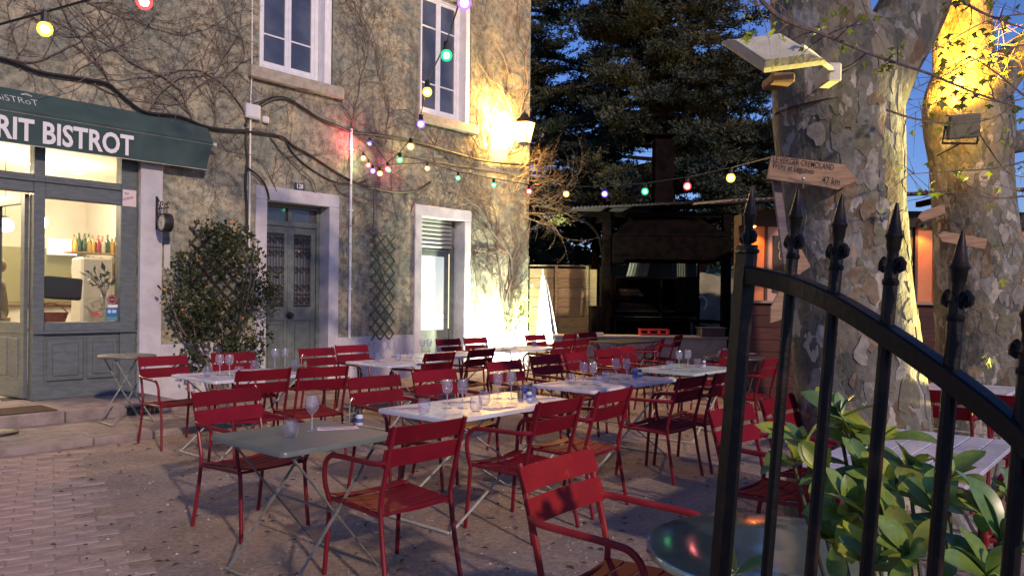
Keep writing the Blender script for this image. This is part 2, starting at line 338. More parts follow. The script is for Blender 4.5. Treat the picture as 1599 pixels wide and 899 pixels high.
def leaf_cloud(b, P, D, size, rng, m=0, wid=0.45, jitter=0.5, mset=None):
    """many small pointed leaves: P positions (n,3), D main directions (n,3), joined into MB b"""
    n = len(P); D = D + rng.normal(0, jitter, (n, 3)); D /= np.linalg.norm(D, axis=1)[:, None]
    Q = rng.normal(0, 1, (n, 3)); S = np.cross(D, Q); S /= (np.linalg.norm(S, axis=1)[:, None] + 1e-9)
    L = size * rng.uniform(0.6, 1.3, (n, 1)); W = L * wid * 0.5
    U = np.cross(S, D)
    V = np.stack([P, P + D * L * 0.45 + S * W - U * L * 0.06, P + D * L, P + D * L * 0.45 - S * W - U * L * 0.06], 1).reshape(-1, 3)
    k = len(b.v); b.v.extend(map(tuple, V.tolist()))
    b.f.extend([(k + 4 * i, k + 4 * i + 1, k + 4 * i + 2, k + 4 * i + 3) for i in range(n)])
    b.m.extend((rng.integers(0, mset, n).tolist() if mset else [m] * n))

# ------------------------------------------------------------------ ground, pavement, paving blocks
def ground_mat():
    m = mat('terrace_earth', (0.33, 0.265, 0.225), 0.95, (0.445, 0.36, 0.31), scale=2.2, detail=8, mix=(0.32, 0.68), spec=0.15)
    n = m.node_tree; b = n.nodes['Principled BSDF']; L = n.links.new; tc = n.nodes['Texture Coordinate']
    def noise(sc, det, ro=0.6):
        t = n.nodes.new('ShaderNodeTexNoise'); t.inputs['Scale'].default_value = sc; t.inputs['Detail'].default_value = det; t.inputs['Roughness'].default_value = ro
        L(tc.outputs['Object'], t.inputs['Vector']); return t.outputs['Fac']
    base = b.inputs['Base Color'].links[0].from_socket
    r = n.nodes.new('ShaderNodeValToRGB'); r.color_ramp.elements[0].position = 0.32; r.color_ramp.elements[1].position = 0.6
    r.color_ramp.elements[0].color = (0.55, 0.52, 0.5, 1); r.color_ramp.elements[1].color = (1.1, 1.1, 1.1, 1)
    L(noise(26, 6, 0.75), r.inputs[0])
    mx = n.nodes.new('ShaderNodeMixRGB'); mx.blend_type = 'MULTIPLY'; mx.inputs[0].default_value = 0.85; L(base, mx.inputs[1]); L(r.outputs[0], mx.inputs[2])
    v = n.nodes.new('ShaderNodeTexVoronoi'); v.inputs['Scale'].default_value = 95; L(tc.outputs['Object'], v.inputs['Vector'])
    r2 = n.nodes.new('ShaderNodeValToRGB'); r2.color_ramp.elements[0].position = 0.1; r2.color_ramp.elements[1].position = 0.5
    r2.color_ramp.elements[0].color = (1.15, 1.12, 1.1, 1); r2.color_ramp.elements[1].color = (0.82, 0.82, 0.82, 1); L(v.outputs['Distance'], r2.inputs[0])
    m2 = n.nodes.new('ShaderNodeMixRGB'); m2.blend_type = 'MULTIPLY'; m2.inputs[0].default_value = 0.6; L(mx.outputs[0], m2.inputs[1]); L(r2.outputs[0], m2.inputs[2])
    L(m2.outputs[0], b.inputs['Base Color'])
    ad = n.nodes.new('ShaderNodeMath'); ad.operation = 'MULTIPLY_ADD'; ad.inputs[1].default_value = 2.0; L(noise(5, 8, 0.7), ad.inputs[0]); L(noise(70, 4, 0.7), ad.inputs[2])
    bp = n.nodes.new('ShaderNodeBump'); bp.inputs['Strength'].default_value = 0.8; bp.inputs['Distance'].default_value = 0.025
    L(ad.outputs[0], bp.inputs['Height']); L(bp.outputs[0], b.inputs['Normal'])
    return m
M_GROUND = ground_mat()
g = MB(); g.add([(-300, -200, 0), (300, -200, 0), (300, 500, 0), (-300, 500, 0)], [(0, 1, 2, 3)])
tag(g.build('ground', M_GROUND), kind='structure')

# a scatter of small stones and dead leaves on the earth: nobody could count it
b = MB(); rg = np.random.default_rng(5)
for i in range(2600):
    Y = rg.uniform(3.2, 9.5); X = rg.uniform(-0.62, 0.5) * Y; r = rg.uniform(0.004, 0.013) * rg.uniform(0.6, 1.3)
    a = rg.uniform(0, 6.28); vs = [(X + r * math.cos(a + k * PI / 2) * rg.uniform(0.6, 1.3), Y + r * math.sin(a + k * PI / 2) * rg.uniform(0.6, 1.3), 0.0) for k in range(4)] + [(X, Y, r * 0.7)]
    b.add(vs, [(0, 1, 4), (1, 2, 4), (2, 3, 4), (3, 0, 4)], 0 if rg.random() < 0.75 else 1)
for i in range(460):
    Y = rg.uniform(3.4, 9.0); X = rg.uniform(-0.6, 0.45) * Y; l = rg.uniform(0.012, 0.035); a = rg.uniform(0, 6.28); c_, s_ = math.cos(a) * l, math.sin(a) * l
    b.add([(X - c_, Y - s_, 0.006), (X + s_ * 0.4, Y - c_ * 0.4, 0.012), (X + c_, Y + s_, 0.007), (X - s_ * 0.4, Y + c_ * 0.4, 0.013)], [(0, 1, 2, 3)], 2)
tag(b.build('gravel', [mat('pebble', (0.25, 0.21, 0.18), 0.9), mat('pale_pebble', (0.42, 0.37, 0.33), 0.9), mat('dead_leaf', (0.05, 0.033, 0.022), 0.9)], None, 0), kind='stuff')

house_side = fw(0, 0)
HOUSE_X = Matrix.Translation(P0) @ Matrix.Rotation(FA, 4, 'Z')       # local x along the facade, local y into the house
sw = thing('pavement', None, None, P0, FA); sw['kind'] = 'structure'
b = MB(); k = 0
edges = [-9, -5.6, -3.9, -2.35, -0.72, 0.95, 2.5, 4.1, 5.7, 7.3, 8.7, 10.2]
for i in range(len(edges) - 1):
    q = MB().cbox(edges[i] + 0.005, -2.25 + rnd.uniform(-0.006, 0.006), -0.1, edges[i + 1] - 0.005, -1.965, 0.07 + rnd.uniform(-0.004, 0.004), c=0.012)
    q.build('kerb_stone', M_KERB, sw)
part('slab', M_KERB, sw, (-9, -1.96, -0.1, 10.2, 0.0, 0.066))
step = MB()
for (x0, x1) in ((-4.0, -2.2), (-2.19, -0.56), (-0.55, 0.73)):
    MB().cbox(x0, -1.03, 0.0, x1, 0.30, 0.2, c=0.015).build('step_stone', M_KERB, sw)
b = MB()
for i in range(7): b.box(0.1 + i * 0.055, -1.052, 0.075, 0.135 + i * 0.055, -1.031, 0.165)
b.build('drain_grille', M_DARK, sw)
tag(MB().lathe([(0.0, 0.012), (0.16, 0.014), (0.175, 0.022), (0.20, 0.022), (0.208, 0.0)], 28, (0, 0, 0)).build('cover_plate', M_DARK), 'round black cover lying on the pavement at the left edge', 'cover')
bpy.data.objects['cover_plate'].location = atz(-8, 677, 0.07)
o = MB().cbox(-1.38, -0.98, 0.201, -0.62, -0.45, 0.213, c=0.004).build('doormat', mat('coir_mat', (0.06, 0.035, 0.025), 1.0, (0.09, 0.055, 0.035), scale=60, bump=0.6, bscale=200))
o.matrix_world = HOUSE_X; tag(o, 'brown doormat on the stone step before the open shop door', 'doormat')

# paving blocks, bottom left
pv = thing('paving', None, None, (-2.9, 4.9, 0), R(31)); pv['kind'] = 'structure'
M_PAV = [mat('paver_%s' % k_, c1, 0.92, c2, scale=9, bump=0.5, bscale=40) for k_, c1, c2 in (('a', (0.30, 0.225, 0.20), (0.38, 0.285, 0.25)), ('b', (0.315, 0.235, 0.205), (0.39, 0.295, 0.255)), ('c', (0.285, 0.215, 0.19), (0.36, 0.27, 0.24)))]
pm = []
for k_ in range(9):
    q = MB().cbox(-0.1160, -0.0585, -0.05, 0.1160, 0.0585, 0.0, c=0.005); pm.append(q.mesh('paver', M_PAV[k_ % 3]))
edge = [(120, 712), (150, 745), (172, 790), (205, 835), (240, 905), (262, 960)]
EP = [atz(x, y, 0) for x, y in edge]
def edge_x(Y):
    for a, c_ in zip(EP, EP[1:]):
        if c_.y <= Y <= a.y: return a.x + (c_.x - a.x) * (Y - a.y) / (c_.y - a.y)
    return EP[0].x if Y > EP[0].y else EP[-1].x
MI = Matrix.Translation((-2.9, 4.9, 0)) @ Matrix.Rotation(R(31), 4, 'Z')
cand = []
for j in range(-60, 60):
    for i in range(-40, 40):
        x = (i + 0.5 * (j % 2)) * 0.237; y = j * 0.122; W = MI @ Vector((x, y, 0))
        lim = edge_x(W.y) + rnd.uniform(-0.12, 0.10)
        d = W - P0; o_ = NN.dot(d)
        if o_ < 2.36 or W.x > lim or W.y < 2.2 or W.x < -6.5: continue
        vis = W.x / W.y > -0.70 and W.y > 3.85
        cand.append((0 if vis else 1, W.length, x, y, W))
cand.sort(key=lambda c_: c_[:2]); st = MB()
for n_, (v_, l_, x, y, W) in enumerate(cand):
    sink = max(0.0, 1 - max(0, edge_x(W.y) - W.x) / 0.9) * 0.0065
    z = 0.0065 + rnd.uniform(-0.0028, 0.0028) - sink; M = Matrix.Translation((x, y, z)) @ Matrix.Rotation(rnd.uniform(-0.02, 0.02), 4, 'Z') @ Matrix.Rotation(rnd.uniform(-0.012, 0.012), 4, 'X')
    if n_ < 300:
        o = link('paver', pm[rnd.randrange(9)], pv); o.matrix_local = M
    else: st.cbox(-0.1160, -0.0585, -0.05, 0.1160, 0.0585, 0.0, c=0.005, M=M)
if st.v: tag(st.build('paver', M_PAV[0], pv), kind='stuff')

# ------------------------------------------------------------------ the house
H = thing('house', 'old three-storey house with bistro front, stucco wall and white door surrounds', 'house', P0, FA)
S_END = 8.716
def wall_grid(name, mt, parent, x0, x1, z0, z1, y0, y1, holes):
    xs = sorted({x0, x1, *[h[0] for h in holes], *[h[1] for h in holes]}); zs = sorted({z0, z1, *[h[2] for h in holes], *[h[3] for h in holes]})
    inh = lambda x, z: any(h[0] < x < h[1] and h[2] < z < h[3] for h in holes)
    b = MB(); full = lambda i, j: 0 <= i < len(xs) - 1 and 0 <= j < len(zs) - 1 and not inh((xs[i] + xs[i + 1]) / 2, (zs[j] + zs[j + 1]) / 2)
    for i in range(len(xs) - 1):
        for j in range(len(zs) - 1):
            if not full(i, j): continue
            a, c, d, e = xs[i], xs[i + 1], zs[j], zs[j + 1]
            b.add([(a, y0, d), (c, y0, d), (c, y0, e), (a, y0, e)], [(0, 1, 2, 3)]); b.add([(a, y1, d), (c, y1, d), (c, y1, e), (a, y1, e)], [(3, 2, 1, 0)])
            if not full(i - 1, j): b.add([(a, y0, d), (a, y0, e), (a, y1, e), (a, y1, d)], [(0, 1, 2, 3)])
            if not full(i + 1, j): b.add([(c, y0, d), (c, y1, d), (c, y1, e), (c, y0, e)], [(0, 1, 2, 3)])
            if not full(i, j - 1): b.add([(a, y0, d), (a, y1, d), (c, y1, d), (c, y0, d)], [(0, 1, 2, 3)])
            if not full(i, j + 1): b.add([(a, y0, e), (c, y0, e), (c, y1, e), (a, y1, e)], [(0, 1, 2, 3)])
    return b.build(name, mt, parent, 0)
HOLES = [(-2.6, 0.655, 0.0, 3.56), (2.345, 3.844, 0.0, 3.135), (5.49, 6.944, 0.0, 3.165), (2.375, 3.70, 4.90, 7.15), (5.58, 6.91, 4.84, 7.1)]
wall_grid('wall', M_STUCCO, H, -8, S_END, 0, 9.8, 0.0, 0.45, HOLES)
M_SIDE = M_STUCCO
part('side_wall', M_SIDE, H, (S_END - 0.45, 0.452, 0, S_END - 0.003, 9, 9.8)); part('side_wall', M_SIDE, H, (-8, 0.452, 0, -7.55, 9, 9.8)); part('back_wall', M_SIDE, H, (-8, 9.002, 0, S_END - 0.003, 9.4, 9.8))
rf = MB(); rf.add([(-8.4, -0.5, 9.75), (S_END + 0.4, -0.5, 9.75), (S_END + 0.4, 4.7, 11.9), (-8.4, 4.7, 11.9), (S_END + 0.4, 9.9, 9.75), (-8.4, 9.9, 9.75), (-8.4, -0.5, 9.6), (S_END + 0.4, -0.5, 9.6), (S_END + 0.4, 9.9, 9.6), (-8.4, 9.9, 9.6)],
    [(0, 1, 2, 3), (3, 2, 4, 5), (6, 7, 1, 0), (9, 8, 7, 6), (5, 4, 8, 9), (1, 7, 8, 4, 2), (6, 0, 3, 5, 9)])
rf.build('roof', mat('terracotta', (0.30, 0.13, 0.08), 0.9, (0.38, 0.18, 0.11), scale=6), H)
# white plinth (butted against pilaster and surrounds)
for (a, c) in ((0.947, 2.343), (3.846, 5.488), (6.946, S_END)): part('plinth', M_WHITE, H, (a, -0.025, 0.0, c, 0.02, 0.824), c=0.006)
part('pilaster', M_WHITE, H, (0.657, -0.06, 0.0, 0.945, 0.40, 3.50), c=0.008)
def surround(x0, x1, xi0, xi1, zt, zi):
    part('door_surround', M_WHITE, H, (x0, -0.03, 0.0, xi0, 0.42, zi), (xi1, -0.03, 0.0, x1, 0.42, zi), (x0, -0.03, zi, x1, 0.42, zt), c=0.01)
surround(2.345, 3.844, 2.532, 3.651, 3.135, 2.93)
surround(5.49, 6.944, 5.667, 6.759, 3.165, 2.96)
# --- front door number 128
D = MB().box(2.532, 0.22, 0.07, 2.60, 0.30, 2.93).box(3.58, 0.22, 0.07, 3.651, 0.30, 2.93).box(2.60, 0.22, 2.87, 3.58, 0.30, 2.93).box(2.60, 0.215, 2.585, 3.58, 0.30, 2.665).box(3.05, 0.222, 2.665, 3.11, 0.295, 2.87).build('front_door', M_DOOR, H)
for (a, c) in ((2.60, 3.05), (3.11, 3.58)): part('transom_pane', M_NIGHTP, D, (a, 0.262, 2.665, c, 0.27, 2.87))
lx = (2.605, 3.575); mid = 3.085
for (a, c) in ((2.605, 3.083), (3.087, 3.575)):
    b = MB(); y0, y1 = 0.235, 0.275
    b.cbox(a, y0, 0.09, a + 0.085, y1, 2.58, c=0.004).cbox(c - 0.085, y0, 0.09, c, y1, 2.58, c=0.004)
    b.cbox(a + 0.085, y0, 2.47, c - 0.085, y1, 2.58, c=0.004).cbox(a + 0.085, y0, 1.10, c - 0.085, y1, 1.32, c=0.004).cbox(a + 0.085, y0, 0.09, c - 0.085, y1, 0.25, c=0.004)
    b.build('door_leaf', M_DOOR, D)
    MB().cbox(a + 0.085, 0.25, 0.25, c - 0.085, 0.27, 1.10, c=0.002).cbox(a + 0.12, 0.238, 0.30, c - 0.12, 0.25, 1.05, c=0.012).build('panel', M_DOOR, D)
    part('pane', M_NIGHTP, D, (a + 0.085, 0.262, 1.32, c - 0.085, 0.27, 2.47))
    gr = MB(); w_ = c - a - 0.17
    for i in range(6):
        x = a + 0.085 + w_ * (i + 0.5) / 6; gr.tube([(x, 0.246, 1.33), (x, 0.246, 2.46)], 0.006, 5)
    for zc in (1.42, 1.62, 1.9, 2.15, 2.36):
        for i in range(3):
            x = a + 0.085 + w_ * (i + 0.5) / 3; pts = []
            for t in range(15):
                an = t / 14 * 3.6 * PI; r_ = 0.062 * (1 - t / 17); pts.append((x + r_ * math.cos(an) * (1 if i % 2 else -1), 0.243, zc + r_ * math.sin(an)))
            gr.tube(pts, 0.0055, 4)
    for z in (1.34, 1.52, 2.25, 2.45): gr.box(a + 0.085, 0.240, z - 0.008, c - 0.085, 0.248, z + 0.008)
    gr.build('grille', M_DARK, D)
MB().cbox(mid - 0.03, 0.222, 0.09, mid + 0.03, 0.234, 2.58, c=0.004).build('astragal', M_DOOR, D)
kn = Matrix.Translation((mid, 0.221, 1.19)) @ Matrix.Rotation(R(90), 4, 'X')
MB().lathe([(0.0, 0.0), (0.055, 0.0), (0.05, 0.012), (0.016, 0.018), (0.016, 0.035), (0.038, 0.045), (0.045, 0.06), (0.036, 0.078), (0.0, 0.084)], 18, M=kn).build('knob', M_DARK, D)
MB().cbox(2.605, 0.225, 1.115, 3.08, 0.236, 1.135, c=0.003).cbox(3.09, 0.225, 1.115, 3.575, 0.236, 1.135, c=0.003).build('rail_moulding', M_DOOR, D)
# number plate
PL = MB().cbox(3.005, -0.018, 3.148, 3.185, -0.002, 3.252, c=0.004); PL = PL.build('number_plate', mat('enamel_blue', (0.02, 0.03, 0.07), 0.3), H)
RX = Matrix.Rotation(R(90), 4, 'X')
MB().text('128', 0.10, Matrix.Translation((3.095, -0.0205, 3.166)) @ RX, bold=0.002, xs=0.85, align='CENTER').build('number', M_LETTER, PL, 0)
# --- second door with roller shutter above
D2 = MB().box(5.667, 0.25, 0.07, 5.72, 0.33, 2.40).box(6.64, 0.25, 0.07, 6.759, 0.33, 2.96).box(5.72, 0.25, 2.35, 6.64, 0.33, 2.40).build('glazed_door', M_DOOR, H)
for i in range(7):
    z = 2.42 + i * 0.078
    q = MB(); q.tube([(5.67, 0.24, z + 0.034), (6.64, 0.24, z + 0.034)], 0.036, 8, flat=1.0); q.build('shutter_slat', mat('aluminium_slat', (0.42, 0.44, 0.42), 0.35, metal=0.6), D2)
M_LITP = emis('lit_frosted_pane', (0.62, 0.72, 0.66), 0.42)
part('door_leaf', M_DOOR, D2, (5.725, 0.26, 0.08, 5.83, 0.31, 2.345), (6.52, 0.26, 0.08, 6.635, 0.31, 2.345), (5.83, 0.26, 2.27, 6.52, 0.31, 2.345), (5.83, 0.26, 0.08, 6.52, 0.31, 0.88), c=0.005)
part('pane', M_LITP, D2, (5.83, 0.285, 1.18, 6.52, 0.293, 2.27)); part('blind', emis('lit_blind', (0.78, 0.80, 0.66), 0.55), D2, (5.83, 0.282, 0.88, 6.52, 0.293, 1.178))
MB().tube([(6.56, 0.256, 1.10), (6.56, 0.20, 1.10)], 0.008, 6).tube([(6.56, 0.20, 1.10), (6.45, 0.20, 1.105)], 0.009, 6).build('handle', M_CHROME, D2)
part('gap_glow', emis('warm_gap', (1.0, 0.85, 0.5), 0.9), D2, (6.618, 0.252, 0.9, 6.634, 0.258, 2.33))  # glowing strip put in for warm light through the door gap
# --- first-floor windows with folded shutters
def window(x0, x1, z0, z1, rows, sill, right_shut=True):
    y = 0.11
    W = MB().cbox(x0 + 0.04, y, z0, x0 + 0.11, y + 0.07, z1, c=0.005).cbox(x1 - 0.27, y, z0, x1 - 0.20, y + 0.07, z1, c=0.005).cbox(x0 + 0.11, y, z0, x1 - 0.27, y + 0.07, z0 + 0.07, c=0.005).cbox(x0 + 0.11, y, z1 - 0.07, x1 - 0.27, y + 0.07, z1, c=0.005).build('window', M_WFRAME, H)
    a, c = x0 + 0.11, x1 - 0.27; m_ = (a + c) / 2
    for (p, q) in ((a, m_ - 0.002), (m_ + 0.002, c)):
        MB().cbox(p, y + 0.012, z0 + 0.075, p + 0.05, y + 0.05, z1 - 0.075, c=0.004).cbox(q - 0.06, y + 0.010, z0 + 0.075, q, y + 0.05, z1 - 0.075, c=0.004).cbox(p + 0.05, y + 0.012, z0 + 0.075, q - 0.06, y + 0.05, z0 + 0.145, c=0.004).cbox(p + 0.05, y + 0.012, z1 - 0.14, q - 0.06, y + 0.05, z1 - 0.075, c=0.004).build('sash', M_WFRAME, W)
        zz = [z0 + 0.145] + rows + [z1 - 0.14]
        for r_ in rows: part('glazing_bar', M_WFRAME, W, (p + 0.05, y + 0.015, r_ - 0.013, q - 0.06, y + 0.045, r_ + 0.013), c=0.003)
        for u_, v_ in zip(zz, zz[1:]): part('pane', M_NIGHTP, W, (p + 0.05, y + 0.03, u_ + (0.013 if u_ in rows else 0), q - 0.06, y + 0.036, v_ - (0.013 if v_ in rows else 0)))
    # folded louvred shutters standing in the right reveal
    for k_, xx in enumerate((x1 - 0.195, x1 - 0.13, x1 - 0.065)):
        MB().cbox(xx, -0.055 + 0.03 * k_, z0 - 0.02, xx + 0.045, y + 0.06, z1 - 0.02, c=0.006).build('folded_shutter', M_WFRAME, W)
    MB().cbox(x0 + 0.003, -0.03, z0 - 0.02, x0 + 0.036, y + 0.06, z1 - 0.02, c=0.005).build('folded_shutter', M_WFRAME, W)
    MB().cbox(sill[0], -0.11, sill[2], sill[1], 0.30, z0 - 0.022, c=0.012).build('sill', M_STONE, W)
    MB().box(x0 + 0.02, 0.40, z0 - 0.05, x1 - 0.02, 0.44, z1 + 0.05).build('curtain', mat('dark_curtain', (0.03, 0.03, 0.04), 0.9), W)
window(2.375, 3.70, 4.90, 7.15, [5.46, 6.25], (2.20, 3.86, 4.70))
window(5.58, 6.91, 4.84, 7.1, [5.44, 6.48], (5.47, 7.05, 4.65))

# --- shopfront
S = MB().box(-2.60, 0.06, 3.522, 0.655, 0.2, 3.56).build('shopfront', M_SHOP, H)
for (a, c) in ((-2.60, -2.46), (0.455, 0.655), (-0.555, -0.435)): part('stile', M_SHOP, S, (a, 0.05, 0.2, c, 0.22, 3.521), c=0.004)
part('lintel_rail', M_SHOP, S, (-2.46, 0.055, 2.71, -0.556, 0.21, 2.93), (-0.434, 0.055, 2.66, 0.454, 0.21, 2.93), c=0.006)
part('rail_moulding', M_SHOP, S, (-2.44, 0.03, 2.84, 0.45, 0.054, 2.875), c=0.006)
part('top_rail', M_SHOP, S, (-2.46, 0.055, 3.40, -0.556, 0.21, 3.52), (-0.434, 0.055, 3.40, 0.454, 0.21, 3.52))
part('transom_pane', M_PANE, S, (-2.46, 0.13, 2.93, -0.556, 0.138, 3.40)); part('transom_pane', M_PANE, S, (-0.434, 0.13, 2.93, 0.454, 0.138, 3.40))
part('shop_pane', M_PANE, S, (-0.434, 0.13, 1.14, 0.454, 0.138, 2.66))
part('window_ledge', M_SHOP, S, (-0.434, 0.03, 1.03, 0.645, 0.22, 1.14), c=0.008)
part('sill_moulding', M_SHOP, S, (-0.555, 0.0, 1.0, 0.655, 0.048, 1.035), c=0.008)
part('stall_riser', M_SHOP, S, (-0.434, 0.08, 0.2, 0.454, 0.2, 1.03))
for (a, c) in ((-0.40, 0.02), (0.06, 0.43)): MB().cbox(a, 0.05, 0.42, c, 0.081, 0.94, c=0.012).cbox(a + 0.06, 0.038, 0.48, c - 0.06, 0.052, 0.88, c=0.010).build('riser_panel', M_SHOP, S)
part('kickboard', M_SHOP, S, (-0.555, 0.03, 0.2, 0.655, 0.049, 0.36), c=0.008)
part('left_riser', M_SHOP, S, (-2.46, 0.08, 0.2, -1.95, 0.2, 3.40))
# open leaf, hinged at the mullion, swung inwards
DL = MB(); hx, hy = -0.56, 0.2; M = Matrix.Translation((hx, hy, 0)) @ Matrix.Rotation(R(97), 4, 'Z')
lf = [(0, 0, 0.22, 0.10, 0.05, 2.70), (0.70, 0, 0.22, 0.80, 0.05, 2.70), (0.10, 0, 2.58, 0.70, 0.05, 2.70), (0.10, 0, 1.0, 0.70, 0.05, 1.14), (0.10, 0, 0.22, 0.70, 0.05, 0.42)]
for q in lf: DL.cbox(*q, c=0.005, M=M)
DL = DL.build('door_leaf', M_SHOP, S)
MB().box(0.10, 0.022, 1.14, 0.70, 0.028, 2.58, M=M).build('pane', M_PANE, DL)
MB().cbox(0.10, 0.01, 0.42, 0.70, 0.04, 1.0, c=0.004, M=M).cbox(0.14, -0.004, 0.47, 0.37, 0.054, 0.95, c=0.012, M=M).cbox(0.43, -0.004, 0.47, 0.66, 0.054, 0.95, c=0.012, M=M).build('panel', M_SHOP, DL)
MB().cbox(-0.0, -0.02, 0.205, 0.80, 0.0, 0.40, c=0.008, M=M).cbox(0, -0.018, 1.03, 0.8, 0.0, 1.07, c=0.006, M=M).build('kick_moulding', M_SHOP, DL)
MB().tube([M @ Vector((0.74, -0.06, 1.05)), M @ Vector((0.74, -0.06, 1.25))], 0.010, 6).tube([M @ Vector((0.74, 0, 1.06)), M @ Vector((0.74, -0.06, 1.06))], 0.008, 6).tube([M @ Vector((0.74, 0, 1.24)), M @ Vector((0.74, -0.06, 1.24))], 0.008, 6).build('handle', M_DARK, DL)
for z in (0.5, 1.2, 2.3): pass
# stickers and notice on the glass
def flat(name, x0, z0, x1, z1, mt, parent, y=0.1285): return part(name, mt, parent, (x0, y, z0, x1, y + 0.001, z1))
stk = MB().lathe([(0.0, 0), (0.062, 0), (0.062, 0.001)], 24, M=Matrix.Translation((0.385, 0.128, 1.425)) @ RX)
stk = stk.build('round_sticker', mat('maroon_print', (0.10, 0.01, 0.02), 0.5), S)
MB().lathe([(0.045, 0), (0.052, 0)], 24, M=Matrix.Translation((0.385, 0.1262, 1.425)) @ RX).box(0.35, 0.1258, 1.415, 0.42, 0.1264, 1.422).box(0.36, 0.1258, 1.43, 0.41, 0.1264, 1.436).build('ring_print', mat('pink_print', (0.55, 0.30, 0.32), 0.5), stk, 0)
flat('paper_strip', 0.33, 1.322, 0.452, 1.356, M_LETTER, S)
bs = flat('blue_sticker', 0.31, 1.15, 0.452, 1.315, mat('blue_print', (0.03, 0.14, 0.34), 0.5), S)
MB().lathe([(0.0, 0), (0.024, 0)], 16, M=Matrix.Translation((0.35, 0.1262, 1.27)) @ RX).box(0.385, 0.1258, 1.25, 0.435, 0.1264, 1.29).build('print', mat('pale_blue_print', (0.4, 0.55, 0.75), 0.5), bs, 0)
flat('green_print', 0.315, 1.155, 0.447, 1.20, mat('teal_print', (0.10, 0.25, 0.25), 0.5), bs, 0.1262)
lo = MB(); lo.add([(x, 0.1275, z) for x, z in ((0.12, 1.27), (0.15, 1.21), (0.21, 1.205), (0.26, 1.27), (0.225, 1.245), (0.19, 1.28), (0.155, 1.245))], [(0, 1, 6), (1, 2, 4, 6), (6, 4, 5), (4, 2, 3)]); lo.build('lotus_sticker', mat('lotus_print', (0.42, 0.07, 0.09), 0.5), S, 0)
nt_ = part('notice', mat('pinkish_paper', (0.62, 0.54, 0.56), 0.8), S, (0.468, 0.044, 2.645, 0.64, 0.0475, 2.86))
Mn = Matrix.Translation((0.49, 0.0425, 2.79)) @ RX @ Matrix.Rotation(R(0), 4, 'Z'); MB().text('TV', 0.045, Mn, bold=0.001).text('LICENCE', 0.04, Matrix.Translation((0.475, 0.0425, 2.715)) @ RX @ Matrix.Rotation(R(18), 4, 'Z'), bold=0.001, xs=0.85).build('lettering', mat('red_ink', (0.25, 0.02, 0.04), 0.8), nt_, 0)
def house_obj(o): o.matrix_world = HOUSE_X; return o
# hanging dark board inside the window
t = house_obj(MB().cbox(-0.395, 0.20, 1.42, 0.05, 0.235, 1.70, c=0.02).build('hanging_board', mat('black_tray', (0.015, 0.014, 0.014), 0.5)))
tag(t, 'black rounded board hanging tilted inside the shop window', 'board'); t.matrix_world = HOUSE_X @ Matrix.Translation((-0.17, 0.2, 1.56)) @ Matrix.Rotation(R(4), 4, 'Y') @ Matrix.Translation((0.17, -0.2, -1.56))

# --- shop interior (a room of the house)
M_IN = mat('cream_wall', (0.66, 0.61, 0.52), 0.8, (0.70, 0.66, 0.57), scale=2)
M_CEIL = mat('cream_ceiling', (0.72, 0.66, 0.52), 0.8)
RO = part('shop_room', M_IN, H, (-4.4, 6.0, 0.2, 2.2, 6.1, 3.42), (-4.5, 0.46, 0.2, -4.4, 6.1, 3.42), (2.2, 0.46, 0.2, 2.3, 6.1, 3.42))
part('ceiling', M_CEIL, RO, (-4.5, 0.46, 3.421, 2.3, 6.1, 3.5))
part('wall_niche', mat('olive_wall', (0.26, 0.26, 0.15), 0.8), RO, (0.35, 5.93, 1.2, 2.19, 5.998, 2.35))
b = MB(); ft = MB()
for i in range(22):
    for j in range(18):
        q = (-4.4 + i * 0.3, 0.3 + j * 0.3, 0.15, -4.4 + i * 0.3 + 0.296, 0.3 + j * 0.3 + 0.296, 0.204)
        (b if (i + j) % 2 else ft).box(*q)
tl = b.build('floor_tiles', mat('white_tile', (0.6, 0.58, 0.52), 0.3), RO); tl['kind'] = 'stuff'
tl = ft.build('floor_tiles', mat('black_tile', (0.03, 0.03, 0.03), 0.3), RO); tl['kind'] = 'stuff'
b = MB()
for (x, y) in ((-0.6, 2.2), (0.2, 2.6), (1.0, 3.0), (-0.4, 4.2), (0.6, 4.6), (-1.6, 3.4), (-2.4, 2.0), (0.1, 1.4)):
    sp = MB().lathe([(0.0, -0.004), (0.05, -0.004), (0.065, 0.0)], 14, (x, y, 3.42)).build('ceiling_spot', emis('warm_spot', (1.0, 0.82, 0.55), 14), RO)
for i, (x, y) in enumerate(((-0.9, 1.7), (0.4, 2.2), (-2.6, 2.6), (0.9, 4.3))):
    l = lamp('room_lamp', 'POINT', HOUSE_X @ Vector((x, y, 2.9)), 105, (1.0, 0.78, 0.50), shadow_soft_size=0.12)
t = thing('bar_counter', 'cream panelled bar counter seen through the shop window', 'counter', HOUSE_X @ Vector((0.1, 3.2, 0.2)), FA)
part('front', M_IN, t, (-0.5, 0, 0, 2.0, 0.6, 1.08)); part('top', mat('dark_wood', (0.10, 0.05, 0.03), 0.4), t, (-0.55, -0.06, 1.082, 2.0, 0.65, 1.13), c=0.01)
BS0, BS1 = fp(108, 390, -4.4)[0], fp(193, 390, -4.4)[0] + 0.35
t = thing('back_shelf', 'shelf crowded with bottles behind the bar', 'shelf', HOUSE_X @ Vector((0.0, 4.3, 0.2)), FA)
